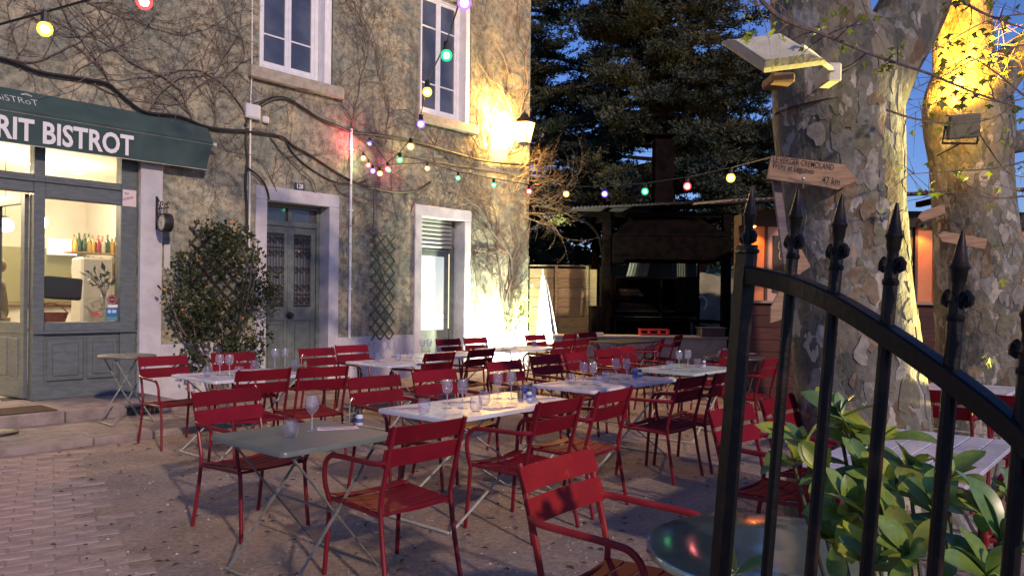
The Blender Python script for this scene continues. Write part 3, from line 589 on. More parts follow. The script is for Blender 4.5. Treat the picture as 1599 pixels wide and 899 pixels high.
part('cabinet', mat('shelf_wood', (0.20, 0.12, 0.06), 0.6), t, (-0.75, 0, 0, 2.1, 0.4, 1.15)); part('board', mat('shelf_board', (0.30, 0.20, 0.11), 0.5), t, (BS0, 0.0, 2.01, BS1, 0.36, 2.04)); part('board', MATS['shelf_board'], t, (BS0, 0.0, 1.60, BS1, 0.36, 1.63)); part('bracket', M_CHROME, t, (BS0 + 0.2, 0.1, 1.151, BS0 + 0.23, 0.13, 1.599), (BS1 - 0.5, 0.1, 1.151, BS1 - 0.47, 0.13, 1.599), (BS0 + 0.2, 0.1, 1.631, BS0 + 0.23, 0.13, 2.009), (BS1 - 0.5, 0.1, 1.631, BS1 - 0.47, 0.13, 2.009))
bt = [MB().lathe([(0.0, 0), (0.038, 0), (0.04, 0.01), (0.04, h_ * 0.6), (0.014, h_ * 0.78), (0.014, h_), (0.0, h_)], 10).mesh('bottle', mt_) for h_, mt_ in
      ((0.30, mat('amber_bottle', (0.25, 0.10, 0.02), 0.15)), (0.33, mat('green_bottle', (0.03, 0.07, 0.03), 0.15)), (0.28, mat('clear_bottle', (0.5, 0.45, 0.36), 0.15)), (0.31, mat('red_bottle', (0.25, 0.03, 0.02), 0.2)), (0.26, mat('gold_bottle', (0.45, 0.28, 0.06), 0.2)))]
BK = ['amber', 'green', 'clear', 'red', 'gold']
for i in range(60):
    q = rnd.randrange(5); o = link('bottle', bt[q]); o.location = HOUSE_X @ Vector((BS0 + 0.08 + (i % 30) / 30 * (BS1 - BS0 - 0.1) + rnd.uniform(-0.012, 0.012), 4.38 + (i % 2) * 0.13, 2.241 if i < 30 else 1.831)); tag(o, 'small %s glass bottle in the row on the shelf behind the bar' % BK[q], 'bottle', '%s bottles behind the bar' % BK[q])
t = house_obj(MB().cbox(fp(127, 450, -1.5)[0], 1.5, 0.205, fp(176, 450, -1.5)[0], 1.9, fp(150, 402, -1.5)[1], c=0.03).build('white_cabinet', mat('white_fridge', (0.60, 0.56, 0.48), 0.5))); tag(t, 'tall white cabinet standing behind the shop window', 'cabinet')
t = thing('window_plant', 'small sprig of dark leaves in a jar behind the shop window', 'plant', HOUSE_X @ Vector((0.40, 0.42, 1.32)), FA)
MB().lathe([(0.0, 0), (0.05, 0), (0.05, 0.12), (0.035, 0.16)], 12).build('jar', M_GLASS, t)
b = MB(); rg = np.random.default_rng(3); st = MB()
for i in range(7):
    a = -0.9 + i * 0.3; tip = Vector((0.22 * math.sin(a) - 0.05, 0.05 * math.cos(a * 3), 0.30 + 0.18 * math.cos(a))); st.tube(arc((0, 0, 0.02), (0, 0, 0.25), tip, 5), 0.004, 4)
    P = np.array([tuple(Vector((0, 0, 0.12)).lerp(tip, 0.45 + 0.11 * j)) for j in range(6)]); leaf_cloud(b, P, np.tile(np.array(tip), (6, 1)), 0.11, rg, jitter=0.6)
b.build('leaves', leafmat('dark_leaf', (0.015, 0.03, 0.012), (0.03, 0.05, 0.018)), t, 0); st.build('stems', M_VINE, t)
part('sill_shelf', M_IN, S, (-0.43, 0.23, 1.0, 0.45, 0.62, 1.08)) 
sc0, sc1 = fp(74, 397, -5.6), fp(110, 374, -5.6); t = house_obj(MB().cbox(sc0[0], 5.6, sc0[1], sc1[0] + 0.12, 5.64, sc1[1], c=0.005).build('glowing_mirror', emis('mirror_glow', (1.0, 0.96, 0.86), 0.9))); tag(t, 'white mirror made to glow on the far wall inside the bistro', 'mirror')  # the mirror's reflected light is given as its own glow
# basket behind the glass: woven hoops
t = thing('wicker_basket', 'reddish wicker basket behind the shop window', 'basket', HOUSE_X @ Vector((-0.24, 0.42, 1.085)), FA)
b = MB()
for i in range(7): b.add(*(lambda pts: (pts, [(k_, (k_ + 1) % 20, 20 + (k_ + 1) % 20, 20 + k_) for k_ in range(20)]))([((0.15 + 0.008 * i + 0.006 * ((k_ + i) % 2)) * math.cos(k_ * PI / 10), (0.09 + 0.005 * i) * math.sin(k_ * PI / 10), 0.005 + i * 0.024 + dz) for dz in (0, 0.022) for k_ in range(20)]))
b.add([(0.15 * math.cos(k_ * PI / 10), 0.09 * math.sin(k_ * PI / 10), 0.004) for k_ in range(20)], [tuple(range(20))])
b.build('weave', mat('wicker', (0.22, 0.06, 0.03), 0.7, (0.30, 0.10, 0.05), scale=30), t); MB().tube(arc((-0.2, 0, 0.16), (0, 0, 0.42), (0.2, 0, 0.16), 10), 0.008, 6).build('handle', MATS['wicker'], t)
for i, (px, py) in enumerate(((8, 350), (62, 345))):
    t = thing('pendant_lamp', ['lit glass pendant lamp in the shop doorway nearest the frame edge', 'lit pendant lamp seen through the open glazed door leaf'][i], 'pendant lamp', (0, 0, 0), 0)
    s_, z_ = fp(px, py, -2.6); t.location = fw(s_, -2.6, z_)
    MB().tube([(0, 0, 0.1), (0, 0, 3.42 - z_)], 0.006, 6).lathe([(0.0, 0.12), (0.05, 0.12), (0.06, 0.09), (0.02, 0.09)], 12).build('cord', M_DARK, t)
    MB().lathe([(0.03, 0.09), (0.10, 0.04), (0.115, -0.03), (0.09, -0.10), (0.0, -0.12)], 16).build('globe', emis('pendant_globe', (1.0, 0.80, 0.5), 6), t)

# --- awning
A = thing('awning', 'dark green shop awning with white lettering over the bistro front', 'awning', P0, FA)
b = MB(); sa, sb_ = -2.7, 1.56
prof = [(-0.012, 3.885), (-0.07, 3.82), (-0.14, 3.735), (-0.19, 3.665), (-0.215, 3.625), (-0.222, 3.60), (-0.205, 3.575)]
n_ = 24
for k_, (y, z) in enumerate(prof):
    for i in range(n_ + 1):
        t_ = i / n_; x = sa + (sb_ - sa) * t_; sag = 0.012 * math.sin(i * 1.7) * (k_ / 6); b.v.append((x, y - sag * 0.4, z + sag * 0.5))
for k_ in range(len(prof) - 1):
    for i in range(n_): b.f.append((k_ * (n_ + 1) + i, k_ * (n_ + 1) + i + 1, (k_ + 1) * (n_ + 1) + i + 1, (k_ + 1) * (n_ + 1) + i)); b.m.append(0)
b.build('canopy', M_CANVAS, A, 60)
b = MB(); vb = 1.475
for k_ in range(7):
    for i in range(n_ + 1):
        t_ = i / n_; x = sa + ((sb_ if k_ == 0 else sb_ - 0.085 * (k_ / 6)) - sa) * t_; z = 3.595 - (3.595 - 3.222) * k_ / 6; y = -0.206 - 0.010 * math.sin(i * 0.9 + 1) * (k_ / 6)
        b.v.append((x, y, z))
for k_ in range(6):
    for i in range(n_): b.f.append((k_ * (n_ + 1) + i, k_ * (n_ + 1) + i + 1, (k_ + 1) * (n_ + 1) + i + 1, (k_ + 1) * (n_ + 1) + i)); b.m.append(0)
VL = b.build('valance', M_CANVAS, A, 60)
part('hem', mat('pale_hem', (0.45, 0.45, 0.42), 0.8), VL, (sa, -0.2125, 3.216, sb_ - 0.085, -0.2075, 3.224))
MB().text('RIT BISTROT', 0.352, Matrix.Translation((0.487, -0.2185, 3.272)) @ RX, bold=0.010, xs=0.755, align='RIGHT', spacing=1.02, depth=0.0006).build('lettering', M_LETTER, VL, 0)
MB().tube([(sa, -0.185, 3.59), (sb_ + 0.015, -0.185, 3.59)], 0.028, 10).build('roller', M_CHROME, A)
MB().cbox(sb_ + 0.016, -0.205, 3.57, sb_ + 0.07, -0.155, 3.61, c=0.006).build('end_cap', M_PLASTIC, A)
MB().tube([(sb_ - 0.03, -0.01, 3.84), (sb_ - 0.03, -0.19, 3.60)], 0.012, 6).build('arm', M_CHROME, A)
sl = math.atan2(0.15, 0.13); Ml = Matrix.Translation((-0.585, -0.182, 3.70)) @ Matrix.Rotation(R(50), 4, 'X')
lg = MB().text('BiSTRoT', 0.155, Ml, bold=-0.003, xs=0.8, align='RIGHT')
for q in ([(-0.16, 0.14), (-0.10, 0.175), (-0.045, 0.135)], [(-0.16, 0.14), (-0.075, 0.15), (-0.045, 0.135)]):
    lg.tube([Ml @ Vector((x, y + 0.02, 0.002)) for x, y in q], 0.004, 4)
lg.build('logo', M_LETTER, A, 0)

# --- bracket clock
t = thing('bracket_clock', 'round black clock hanging from a scrolled iron bracket on the white pilaster', 'clock', fw(0.86, 0.06, 0), FA)
b = MB().cbox(-0.014, -0.014, 2.36, 0.014, 0.0, 2.80, c=0.003)
b.tube([(0, -0.01, 2.63), (0, -0.36, 2.63)], 0.008, 6)
def scroll(cy, cz, r, tr, a0, n=16): return [(0, cy + r * (1 - i / (n + 3)) * math.cos(a0 + tr * i / n), cz + r * (1 - i / (n + 3)) * math.sin(a0 + tr * i / n)) for i in range(n + 1)]
for (cy, cz, r, tr, a0) in ((-0.07, 2.56, 0.06, 7, 1.6), (-0.07, 2.70, 0.06, -7, -1.6), (-0.16, 2.69, 0.05, 7, -1.5), (-0.27, 2.67, 0.04, 7, -1.5), (-0.35, 2.68, 0.05, 6.5, -1.6), (-0.05, 2.75, 0.03, 7, 0), (-0.05, 2.46, 0.04, 7, 0.2), (-0.05, 2.40, 0.03, -7, 0.2)): b.tube(scroll(cy, cz, r, tr, a0), 0.006, 5)
b.build('bracket', M_DARK, t)
MB().tube([(0, -0.22, 2.63), (0, -0.22, 2.55)], 0.006, 5).tube([(0, -0.30, 2.63), (0, -0.30, 2.55)], 0.006, 5).build('hook', M_DARK, t)
MC = Matrix.Translation((0, -0.26, 2.435)) @ Matrix.Rotation(R(-90), 4, 'Y')
q = MB().lathe([(0.100, 0.052), (0.108, 0.062), (0.122, 0.058), (0.125, 0.045), (0.125, -0.045), (0.122, -0.058), (0.108, -0.062), (0.100, -0.052)], 28, M=MC).build('case', M_DARK, t)
fc = MB().lathe([(0.0, 0.050), (0.104, 0.050)], 28, M=MC).lathe([(0.0, -0.050), (0.104, -0.050)], 28, M=MC).build('dial', mat('clock_dial', (0.62, 0.58, 0.48), 0.4), t)
b = MB()
for i in range(12):
    a = i * PI / 6; b.box(0.078, -0.004, 0.0505, 0.098, 0.004, 0.0515, M=MC @ Matrix.Rotation(a, 4, 'Z'))
b.box(-0.01, -0.003, 0.0515, 0.075, 0.003, 0.0522, M=MC @ Matrix.Rotation(1.2, 4, 'Z')).box(-0.01, -0.004, 0.0515, 0.05, 0.004, 0.0522, M=MC @ Matrix.Rotation(2.9, 4, 'Z')).build('hands', M_INK, fc, 0)
t = house_obj(MB().cbox(0.985, -0.03, 1.83, 1.07, -0.004, 2.18, c=0.004).build('wall_plaque', mat('pale_plaque', (0.5, 0.5, 0.47), 0.6))); tag(t, 'narrow pale plaque on the wall behind the climbing shrub', 'plaque')
# --- fixtures on the wall
def wallbox(name, x0, z0, x1, z1, d, label, cat):
    t = MB().cbox(x0, -d, z0, x1, -0.002, z1, c=0.012).cbox(x0 + 0.02, -d - 0.008, z0 + 0.02, x1 - 0.02, -d, z1 - 0.02, c=0.004).build(name, M_PLASTIC); house_obj(t); return tag(t, label, cat)
wallbox('junction_box', 2.14, 4.09, 2.37, 4.30, 0.09, 'white electrical box on the wall below the left upper window', 'electrical box')
wallbox('junction_box', 2.43, 4.07, 2.53, 4.17, 0.06, 'tiny white junction box right of the larger electrical box', 'electrical box')
def wtube(name, pts, r, mt, label, cat, off=0.03, k=5, n=7):
    P = [fpw(x, y, off) - P0 for x, y in pts]; Rz = Matrix.Rotation(-FA, 4, 'Z'); P = [Rz @ p for p in P]
    t = MB().tube(smooth_path(P, k), r, n).build(name, mt); house_obj(t); return tag(t, label, cat)
t = house_obj(MB().tube([(4.055, -0.04, 0.80), (4.055, -0.04, 4.25)], 0.022, 10).cbox(4.02, -0.07, 1.6, 4.09, 0.0, 1.63, c=0.004).cbox(4.02, -0.07, 2.9, 4.09, 0.0, 2.93, c=0.004).cbox(4.02, -0.07, 3.9, 4.09, 0.0, 3.93, c=0.004).build('drain_pipe', M_WFRAME)); tag(t, 'thin white vertical pipe between the two doors', 'pipe')
t = house_obj(MB().tube([(2.235, -0.03, 2.2), (2.235, -0.03, 4.09)], 0.014, 8).tube([(2.235, -0.03, 4.30), (2.25, -0.03, 4.8), (2.22, -0.03, 9.0)], 0.010, 7).build('conduit', M_PLASTIC)); tag(t, 'slim white conduit running up past the electrical box', 'conduit')
wtube('cable', [(383, 196), (392, 180), (408, 163), (430, 153), (450, 155), (475, 170), (500, 186), (530, 198), (548, 205), (600, 212), (650, 222), (700, 236), (760, 252), (826, 258)], 0.022, M_CABLE, 'thick black cable arching under the left window sill toward the lantern', 'cable', 0.04)
wtube('cable', [(380, 205), (410, 209), (440, 214), (458, 228), (480, 240), (505, 256), (530, 272), (552, 284), (580, 293), (620, 300), (650, 297), (672, 284)], 0.020, M_CABLE, 'black cable sagging across the wall above the white pipe', 'cable', 0.035)
wtube('cable', [(445, 215), (452, 232), (470, 252), (495, 270), (520, 283), (548, 287), (575, 281)], 0.013, M_CABLE, 'thinner black cable looping below the sagging cable over the front door', 'cable', 0.03)
wtube('cable', [(385, 200), (384, 225), (386, 250), (383, 285), (385, 320), (386, 360)], 0.020, M_CABLE, 'black cable dropping from the electrical box toward the shrub', 'cable', 0.03)
wtube('cable', [(386, 262), (400, 272), (412, 285), (418, 300), (420, 312)], 0.015, M_CABLE, 'short black cable curling to the corner of the front door surround', 'cable', 0.06)
wtube('cable', [(-40, 85), (10, 93), (60, 112), (120, 122), (165, 130), (182, 142), (205, 162), (230, 176), (280, 182), (318, 197), (352, 203), (385, 204)], 0.021, M_CABLE, 'thick dark cable with twisted vine descending to the right over the awning', 'cable', 0.05)
wtube('cable', [(548, 208), (590, 228), (640, 243), (700, 256), (760, 266), (822, 280)], 0.010, M_CABLE, 'thin black cable strung along the wall under the lit bulbs', 'cable', 0.05)

# --- bare climbing vines on the wall
def vine(seeds, label, seed, max_depth=3):
    rg_ = random.Random(seed); t = thing('climbing_vine', label, 'vine', P0, FA); stems = MB(); buds = MB()
    def ok(s, z):
        for h in HOLES:
            if h[0] - 0.02 < s < h[1] + 0.02 and h[2] - 0.03 < z < h[3] + 0.02: return False
        return -7 < s < S_END - 0.02 and 0.1 < z < 9.7
    def walk(s, z, a, length, r, depth):
        pts = [(s, -0.02 - r, z)]; rs = [r]; L_ = 0; o_ = 0.015 + r
        while L_ < length:
            st_ = rg_.uniform(0.06, 0.11); a += rg_.gauss(0, 0.20)
            s2 = s + st_ * math.cos(a); z2 = z + st_ * math.sin(a)
            if not ok(s2, z2):
                if depth > 0: break
                a += rg_.choice((-1, 1)) * 0.6; L_ += st_; continue
            s, z = s2, z2; L_ += st_; o_ = min(0.10 if depth == 0 else 0.075, max(0.010 + r, o_ + rg_.gauss(0.001, 0.010)))
            pts.append((s, -o_, z)); rs.append(r * (1 - 0.7 * L_ / length))
            if depth < max_depth and rg_.random() < (0.42, 0.34, 0.26, 0)[depth]:
                walk(s, z, a + rg_.choice((-1, 1)) * rg_.uniform(0.5, 1.2), length * rg_.uniform(0.18, 0.45), max(0.0022, rs[-1] * 0.6), depth + 1)
            if rg_.random() < 0.22:
                q = 0.012; buds.add([(s, -o_ - 0.012, z), (s + q, -o_ - 0.018, z + q * 0.4), (s + q * 1.3, -o_ - 0.02, z + q * 1.5), (s - q * 0.2, -o_ - 0.016, z + q)], [(0, 1, 2, 3)])
        if len(pts) > 1: stems.tube(pts, rs, 4 if depth else 5, caps=False)
    for (px, py, ang, ln, r) in seeds:
        s, z = fp(px, py); walk(s, z, R(ang), ln, r * rg_.uniform(0.6, 1.35), 0)
    stems.build('stems', M_VINE, t, 60)
    if buds.v: buds.build('buds', M_TWIG, t, 0)
    return t
vine([(0, 92, 15, 2.4, 0.012), (30, 110, 80, 2.6, 0.010), (110, 122, 60, 2.8, 0.010), (170, 132, 100, 2.4, 0.010), (180, 140, 20, 2.4, 0.009), (230, 175, 75, 3.0, 0.010), (300, 190, 95, 2.8, 0.011), (330, 200, 60, 2.6, 0.011), (140, 128, -30, 1.4, 0.010), (130, 0, -20, 3.2, 0.009), (40, 20, -15, 2.6, 0.008), (385, 195, 105, 3.2, 0.013), (390, 110, 5, 1.2, 0.012)], 'bare climbing vine webbed over the wall above the awning', 3)
vine([(430, 300, 100, 1.6, 0.010), (545, 215, 85, 3.4, 0.012), (560, 220, 110, 3.2, 0.010), (600, 225, 75, 3.4, 0.011), (640, 232, 60, 3.0, 0.010), (590, 300, 60, 1.8, 0.010), (620, 345, 120, 1.6, 0.009), (640, 330, 20, 1.4, 0.010), (520, 285, -50, 1.6, 0.010), (470, 240, 150, 1.5, 0.010), (520, 145, 80, 2.0, 0.008), (575, 60, 95, 2.2, 0.008), (560, 215, -10, 3.2, 0.012), (420, 215, -35, 2.4, 0.010)], 'bare vine spreading on the wall between the two upper windows', 8)
vine([(780, 470, 92, 4.8, 0.020), (786, 470, 84, 4.4, 0.016), (792, 470, 100, 3.6, 0.014), (775, 420, 118, 2.8, 0.012), (772, 400, 130, 2.4, 0.012), (800, 400, 70, 2.8, 0.010), (740, 340, 140, 1.2, 0.012), (760, 250, 100, 4.2, 0.012), (790, 250, 80, 4.4, 0.014), (812, 180, 95, 3.2, 0.013), (700, 250, 175, 2.2, 0.012), (770, 240, 150, 2.4, 0.012), (820, 230, 140, 3.0, 0.012), (810, 60, 100, 2.4, 0.012)], 'tall bare vine climbing the floodlit right end of the wall past the lantern', 14)
# bare tangle reaching out past the corner
t = thing('twig_tangle', 'tangle of bare twigs lit by the lantern at the house corner', 'twigs', fw(S_END - 0.2, 0.1, 3.0), FA)
b = MB(); lf = MB(); rg = np.random.default_rng(11); rr = random.Random(4)
def twig(p, d, ln, r, depth, b):
    pts = [p.copy()]; rs = [r]; k_ = max(3, int(ln / 0.08))
    for i in range(k_):
        d = (d + Vector((rr.gauss(0, 0.22), rr.gauss(0, 0.22), rr.gauss(0, 0.22)))).normalized(); p = p + d * (ln / k_); pts.append(p.copy()); rs.append(r * (1 - 0.75 * (i + 1) / k_))
        if depth and rr.random() < 0.55: twig(p.copy(), (d + Vector((rr.gauss(0, 0.7), rr.gauss(0, 0.5), rr.gauss(0, 0.6)))).normalized(), ln * rr.uniform(0.3, 0.6), max(0.002, rs[-1] * 0.65), depth - 1, b)
    b.tube(pts, rs, 4, caps=False)
for i in range(22):
    twig(Vector((rr.uniform(-0.5, 0.15), rr.uniform(-0.15, 0.0), rr.uniform(0.1, 1.3))), Vector((1.0, rr.uniform(-0.6, 0.05), rr.uniform(-0.4, 0.9))).normalized(), rr.uniform(0.6, 1.5), 0.011, 2, b)
b.build('twigs', M_TWIG, t, 60)
P = np.array([(0.62 + rg.normal(0, 0.10), -0.35 + rg.normal(0, 0.08), 0.15 + rg.normal(0, 0.07)) for i in range(60)]); leaf_cloud(lf, P, np.tile([0.2, -0.4, -0.2], (60, 1)), 0.09, rg, jitter=0.7)
lf.build('leaves', leafmat('pale_leaf', (0.16, 0.22, 0.07), (0.24, 0.30, 0.10)), t, 0)

# --- climbing shrub on a trellis, left
def lattice(name, label, s0, s1, z0, z1, dx, mt, off, fan=0.0, sw_=0.012):
    t = thing(name, label, 'trellis', P0, FA); sl_ = []
    W, Hh = s1 - s0, z1 - z0; rise = 1.05
    def clip(p, q):
        (x0, y0), (x1, y1) = p, q; t0, t1 = 0.0, 1.0
        for d_, e_ in ((-(x1 - x0), x0 - s0 + 0.03), (x1 - x0, s1 + 0.03 - x0), (-(y1 - y0), y0 - z0), (y1 - y0, z1 - y0)):
            if abs(d_) < 1e-9: continue
            r_ = e_ / d_
            if d_ < 0: t0 = max(t0, r_)
            else: t1 = min(t1, r_)
        if t0 >= t1: return None
        return (x0 + (x1 - x0) * t0, y0 + (y1 - y0) * t0), (x0 + (x1 - x0) * t1, y0 + (y1 - y0) * t1)
    for sg in (1, -1):
        for i in range(-40, 80):
            x = s0 + i * dx; seg = clip((x, z0 - 0.0), (x + sg * (Hh / rise), z1))
            if not seg: continue
            (xa, za), (xb, zb) = seg
            if math.hypot(xb - xa, zb - za) < 0.10: continue
            d_ = Vector((xb - xa, 0, zb - za)).normalized(); n_ = Vector((-d_.z, 0, d_.x)) * sw_; y = -off - (0.008 if sg > 0 else 0.0)
            q = MB(); vs = [Vector((xa, y, za)) - n_, Vector((xb, y, zb)) - n_, Vector((xb, y, zb)) + n_, Vector((xa, y, za)) + n_]; vs += [v + Vector((0, 0.0075, 0)) for v in vs]
            q.add(vs, [(0, 1, 2, 3), (7, 6, 5, 4), (0, 4, 5, 1), (1, 5, 6, 2), (2, 6, 7, 3), (3, 7, 4, 0)]); q.build('slat', mt, t, 0)
    return t
M_TREL = mat('green_trellis_paint', (0.030, 0.065, 0.055), 0.6, (0.045, 0.085, 0.07), scale=15)
lattice('trellis', 'narrow green lattice trellis on the wall between the two doors', 4.50, 4.98, 0.76, 2.56, 0.20, M_TREL, 0.05)
lattice('trellis', 'wide dark lattice trellis behind the climbing shrub', 1.35, 2.1, 0.9, 2.45, 0.18, mat('dark_trellis_wood', (0.05, 0.035, 0.022), 0.8), 0.05)
t = thing('climbing_shrub', 'dense dark-leaved climbing shrub on the wall left of the front door', 'shrub', fw(1.7, 0.25, 0.06), FA)
st = MB(); rr = random.Random(21); tips = []
for i in range(11):
    a = rr.uniform(-0.85, 0.75); top = Vector((a, rr.uniform(-0.2, 0.12), rr.uniform(1.0, 2.35))); pth = smooth_path([(rr.uniform(-0.12, 0.12), rr.uniform(-0.06, 0.06), 0), (a * 0.35, 0, 0.55), (a * 0.8, top.y, top.z * 0.62), top], 5)
    st.tube(pth, [0.017 * (1 - 0.7 * j / len(pth)) for j in range(len(pth))], 5)
st.build('stems', M_VINE, t)
lf = MB(); rg = np.random.default_rng(8); n_ = 0; Ps = []
clumps = [(rg.uniform(-0.85, 0.82), rg.uniform(-0.3, 0.12), rg.uniform(0.4, 2.4), rg.uniform(0.11, 0.22)) for _ in range(150)]
for (cx, cy, cz, cr) in clumps:
    wlim = 0.64 + 0.15 * math.sin(cz * 5.1 + 0.6) - (max(0, cz - 1.95) * 0.5)
    if abs(cx) > wlim: continue
    if 0.95 < cz < 1.95 and abs(cx - 0.02) < 0.22 and rg.random() < 0.8: continue
    k_ = int(55 * (cr / 0.2)); v = rg.normal(0, 1, (k_, 3)); v /= np.linalg.norm(v, axis=1)[:, None]; v *= (rg.uniform(0.4, 1, (k_, 1)) ** 0.5) * cr
    Ps.append(v * np.array([1, 0.8, 1]) + np.array([cx, cy, cz]))
P = np.concatenate(Ps); Dn = rg.normal(0, 1, P.shape) + np.array([0, -0.6, 0.1])
leaf_cloud(lf, P, Dn, 0.068, rg, wid=0.6, jitter=0.3)
lf.m = [int(x) for x in np.where(rg.random(len(P)) < 0.008, 2, rg.integers(0, 2, len(P)))]
o = lf.build('foliage', [leafmat('shrub_leaf', (0.022, 0.035, 0.015), (0.045, 0.06, 0.024)), leafmat('shrub_leaf_light', (0.04, 0.055, 0.025), (0.07, 0.085, 0.035)), mat('orange_leaf', (0.45, 0.17, 0.02), 0.6)], t, 0); o['kind'] = 'stuff'

# --- wall lantern
lp = fpw(818, 200, 0.42); ls, lz = fp(818, 200, 0.42)
t = thing('wall_lantern', 'glowing black street lantern on a bracket at the house corner', 'lantern', lp, FA); t.scale = (1.2, 1.2, 1.2)
b = MB().lathe([(0.0, 0.30), (0.02, 0.29), (0.03, 0.25), (0.07, 0.22), (0.10, 0.17), (0.20, 0.10), (0.215, 0.07), (0.20, 0.07), (0.09, 0.15), (0.0, 0.16)], 6); b.build('hood', M_DARK, t, 20)
b = MB()
for k_ in range(6):
    a = k_ * PI / 3; b.tube([(0.195 * math.cos(a), 0.195 * math.sin(a), 0.08), (0.11 * math.cos(a), 0.11 * math.sin(a), -0.26)], 0.008, 5)
b.lathe([(0.0, -0.30), (0.06, -0.29), (0.115, -0.25), (0.115, -0.26)], 6).build('cage', M_DARK, t)
MB().lathe([(0.185, 0.075), (0.105, -0.25)], 6).build('panes', emis('glowing_lantern_glass', (1.0, 0.54, 0.13), 5.5), t)
MB().lathe([(0.0, -0.13), (0.05, -0.11), (0.075, -0.02), (0.05, 0.06), (0.0, 0.09)], 12).build('bulb', emis('sodium_bulb', (1.0, 0.52, 0.10), 120), t)
MB().tube(smooth_path([(0, 0.42, -0.42), (0, 0.25, -0.40), (0, 0.05, -0.36), (0, 0.0, -0.29)], 4), 0.012, 6).tube(smooth_path([(0, 0.42, -0.1), (0, 0.36, -0.25), (0, 0.2, -0.38)], 4), 0.009, 6).build('bracket', M_DARK, t)
for (px, py, c_, e_) in ((553, 222, (1.0, 0.10, 0.16), 9), (563, 250, (0.1, 0.9, 0.35), 2.5), (640, 232, (1.0, 0.7, 0.2), 2), (612, 262, (0.9, 0.1, 0.3), 3)): lamp('bulb_light', 'POINT', fpw(px, py, 0.22), e_, c_, shadow_soft_size=0.04)
lamp('lantern_light', 'POINT', lp - NN * 0.20 - E1 * 0.30, 700, (1.0, 0.55, 0.14), shadow_soft_size=0.09)

# --- floodlit plant and its lamp
t = thing('ground_floodlight', 'small floodlight on the ground shining up the wall by the corner', 'floodlight', fw(8.25, 0.62, 0.07), FA)
MB().cbox(-0.16, -0.05, 0.10, 0.16, 0.05, 0.32, c=0.012, M=Matrix.Rotation(R(-22), 4, 'X')).build('housing', M_DARK, t)
MB().box(-0.14, 0.051, 0.12, 0.14, 0.054, 0.30, M=Matrix.Rotation(R(-22), 4, 'X')).build('lens', emis('flood_lens', (0.95, 1.0, 0.82), 60), t)
MB().tube([(-0.17, 0, 0.2), (-0.17, 0, 0.01), (0.17, 0, 0.01), (0.17, 0, 0.2)], 0.012, 6).build('yoke', M_DARK, t)
fl = lamp('floodlight_beam', 'SPOT', fw(7.95, 0.75, 0.40), 850, (0.97, 1.0, 0.70), spot_size=R(165), spot_blend=0.7, shadow_soft_size=0.08); aim(fl, fw(8.05, 0.0, 1.15))
t = thing('floodlit_plant', 'young leafy shrub glowing in the floodlight at the end of the wall', 'shrub', fw(7.95, 0.28, 0.07), FA)
st = MB(); lf = MB(); rg = np.random.default_rng(31); rr = random.Random(6)
for i in range(9):
    a = rr.uniform(-0.55, 0.55); top = Vector((a, rr.uniform(-0.25, 0.05), rr.uniform(0.9, 1.6))); pth = smooth_path([(rr.uniform(-0.08, 0.08), 0, 0), (a * 0.4, 0, top.z * 0.5), top], 5); st.tube(pth, [0.011 * (1 - 0.6 * j / len(pth)) for j in range(len(pth))], 5)
    k_ = 26; P = np.array([tuple(pth[rr.randrange(len(pth) // 2, len(pth))]) for _ in range(k_)]) + rg.normal(0, 0.06, (k_, 3)); leaf_cloud(lf, P, np.tile([0, -0.2, 0.5], (k_, 1)), 0.10, rg, jitter=0.8)
st.build('stems', M_TWIG, t); lf.build('leaves', leafmat('young_leaf', (0.20, 0.26, 0.06), (0.30, 0.34, 0.10)), t, 0)

# --- folded white parasol leaning at the corner
t = thing('folded_parasol', 'folded white parasol leaning against the house corner', 'parasol', fw(8.92, 0.42, 0.0), FA)
b = MB(); nseg = 16
for k_ in range(9):
    z = 0.45 + k_ * 0.19; r_ = 0.25 * (1 - k_ / 8.6) ** 0.8 + 0.012; cx = -0.22 * (z / 2.0)
    for i in range(nseg): q = r_ * (1.0 if i % 2 else 0.62); b.v.append((cx + q * math.cos(2 * PI * i / nseg), q * math.sin(2 * PI * i / nseg), z + (0.05 if i % 2 == 0 and k_ == 0 else 0)))
for k_ in range(8):
    for i in range(nseg): b.f.append((k_ * nseg + i, k_ * nseg + (i + 1) % nseg, (k_ + 1) * nseg + (i + 1) % nseg, (k_ + 1) * nseg + i)); b.m.append(0)
b.build('canopy', mat('white_canvas', (0.62, 0.64, 0.60), 0.85, (0.70, 0.70, 0.67), scale=6), t, 50)
MB().tube([(0.03, 0, 0), (-0.245, 0, 2.1)], 0.02, 8).build('pole', M_WLEG, t)

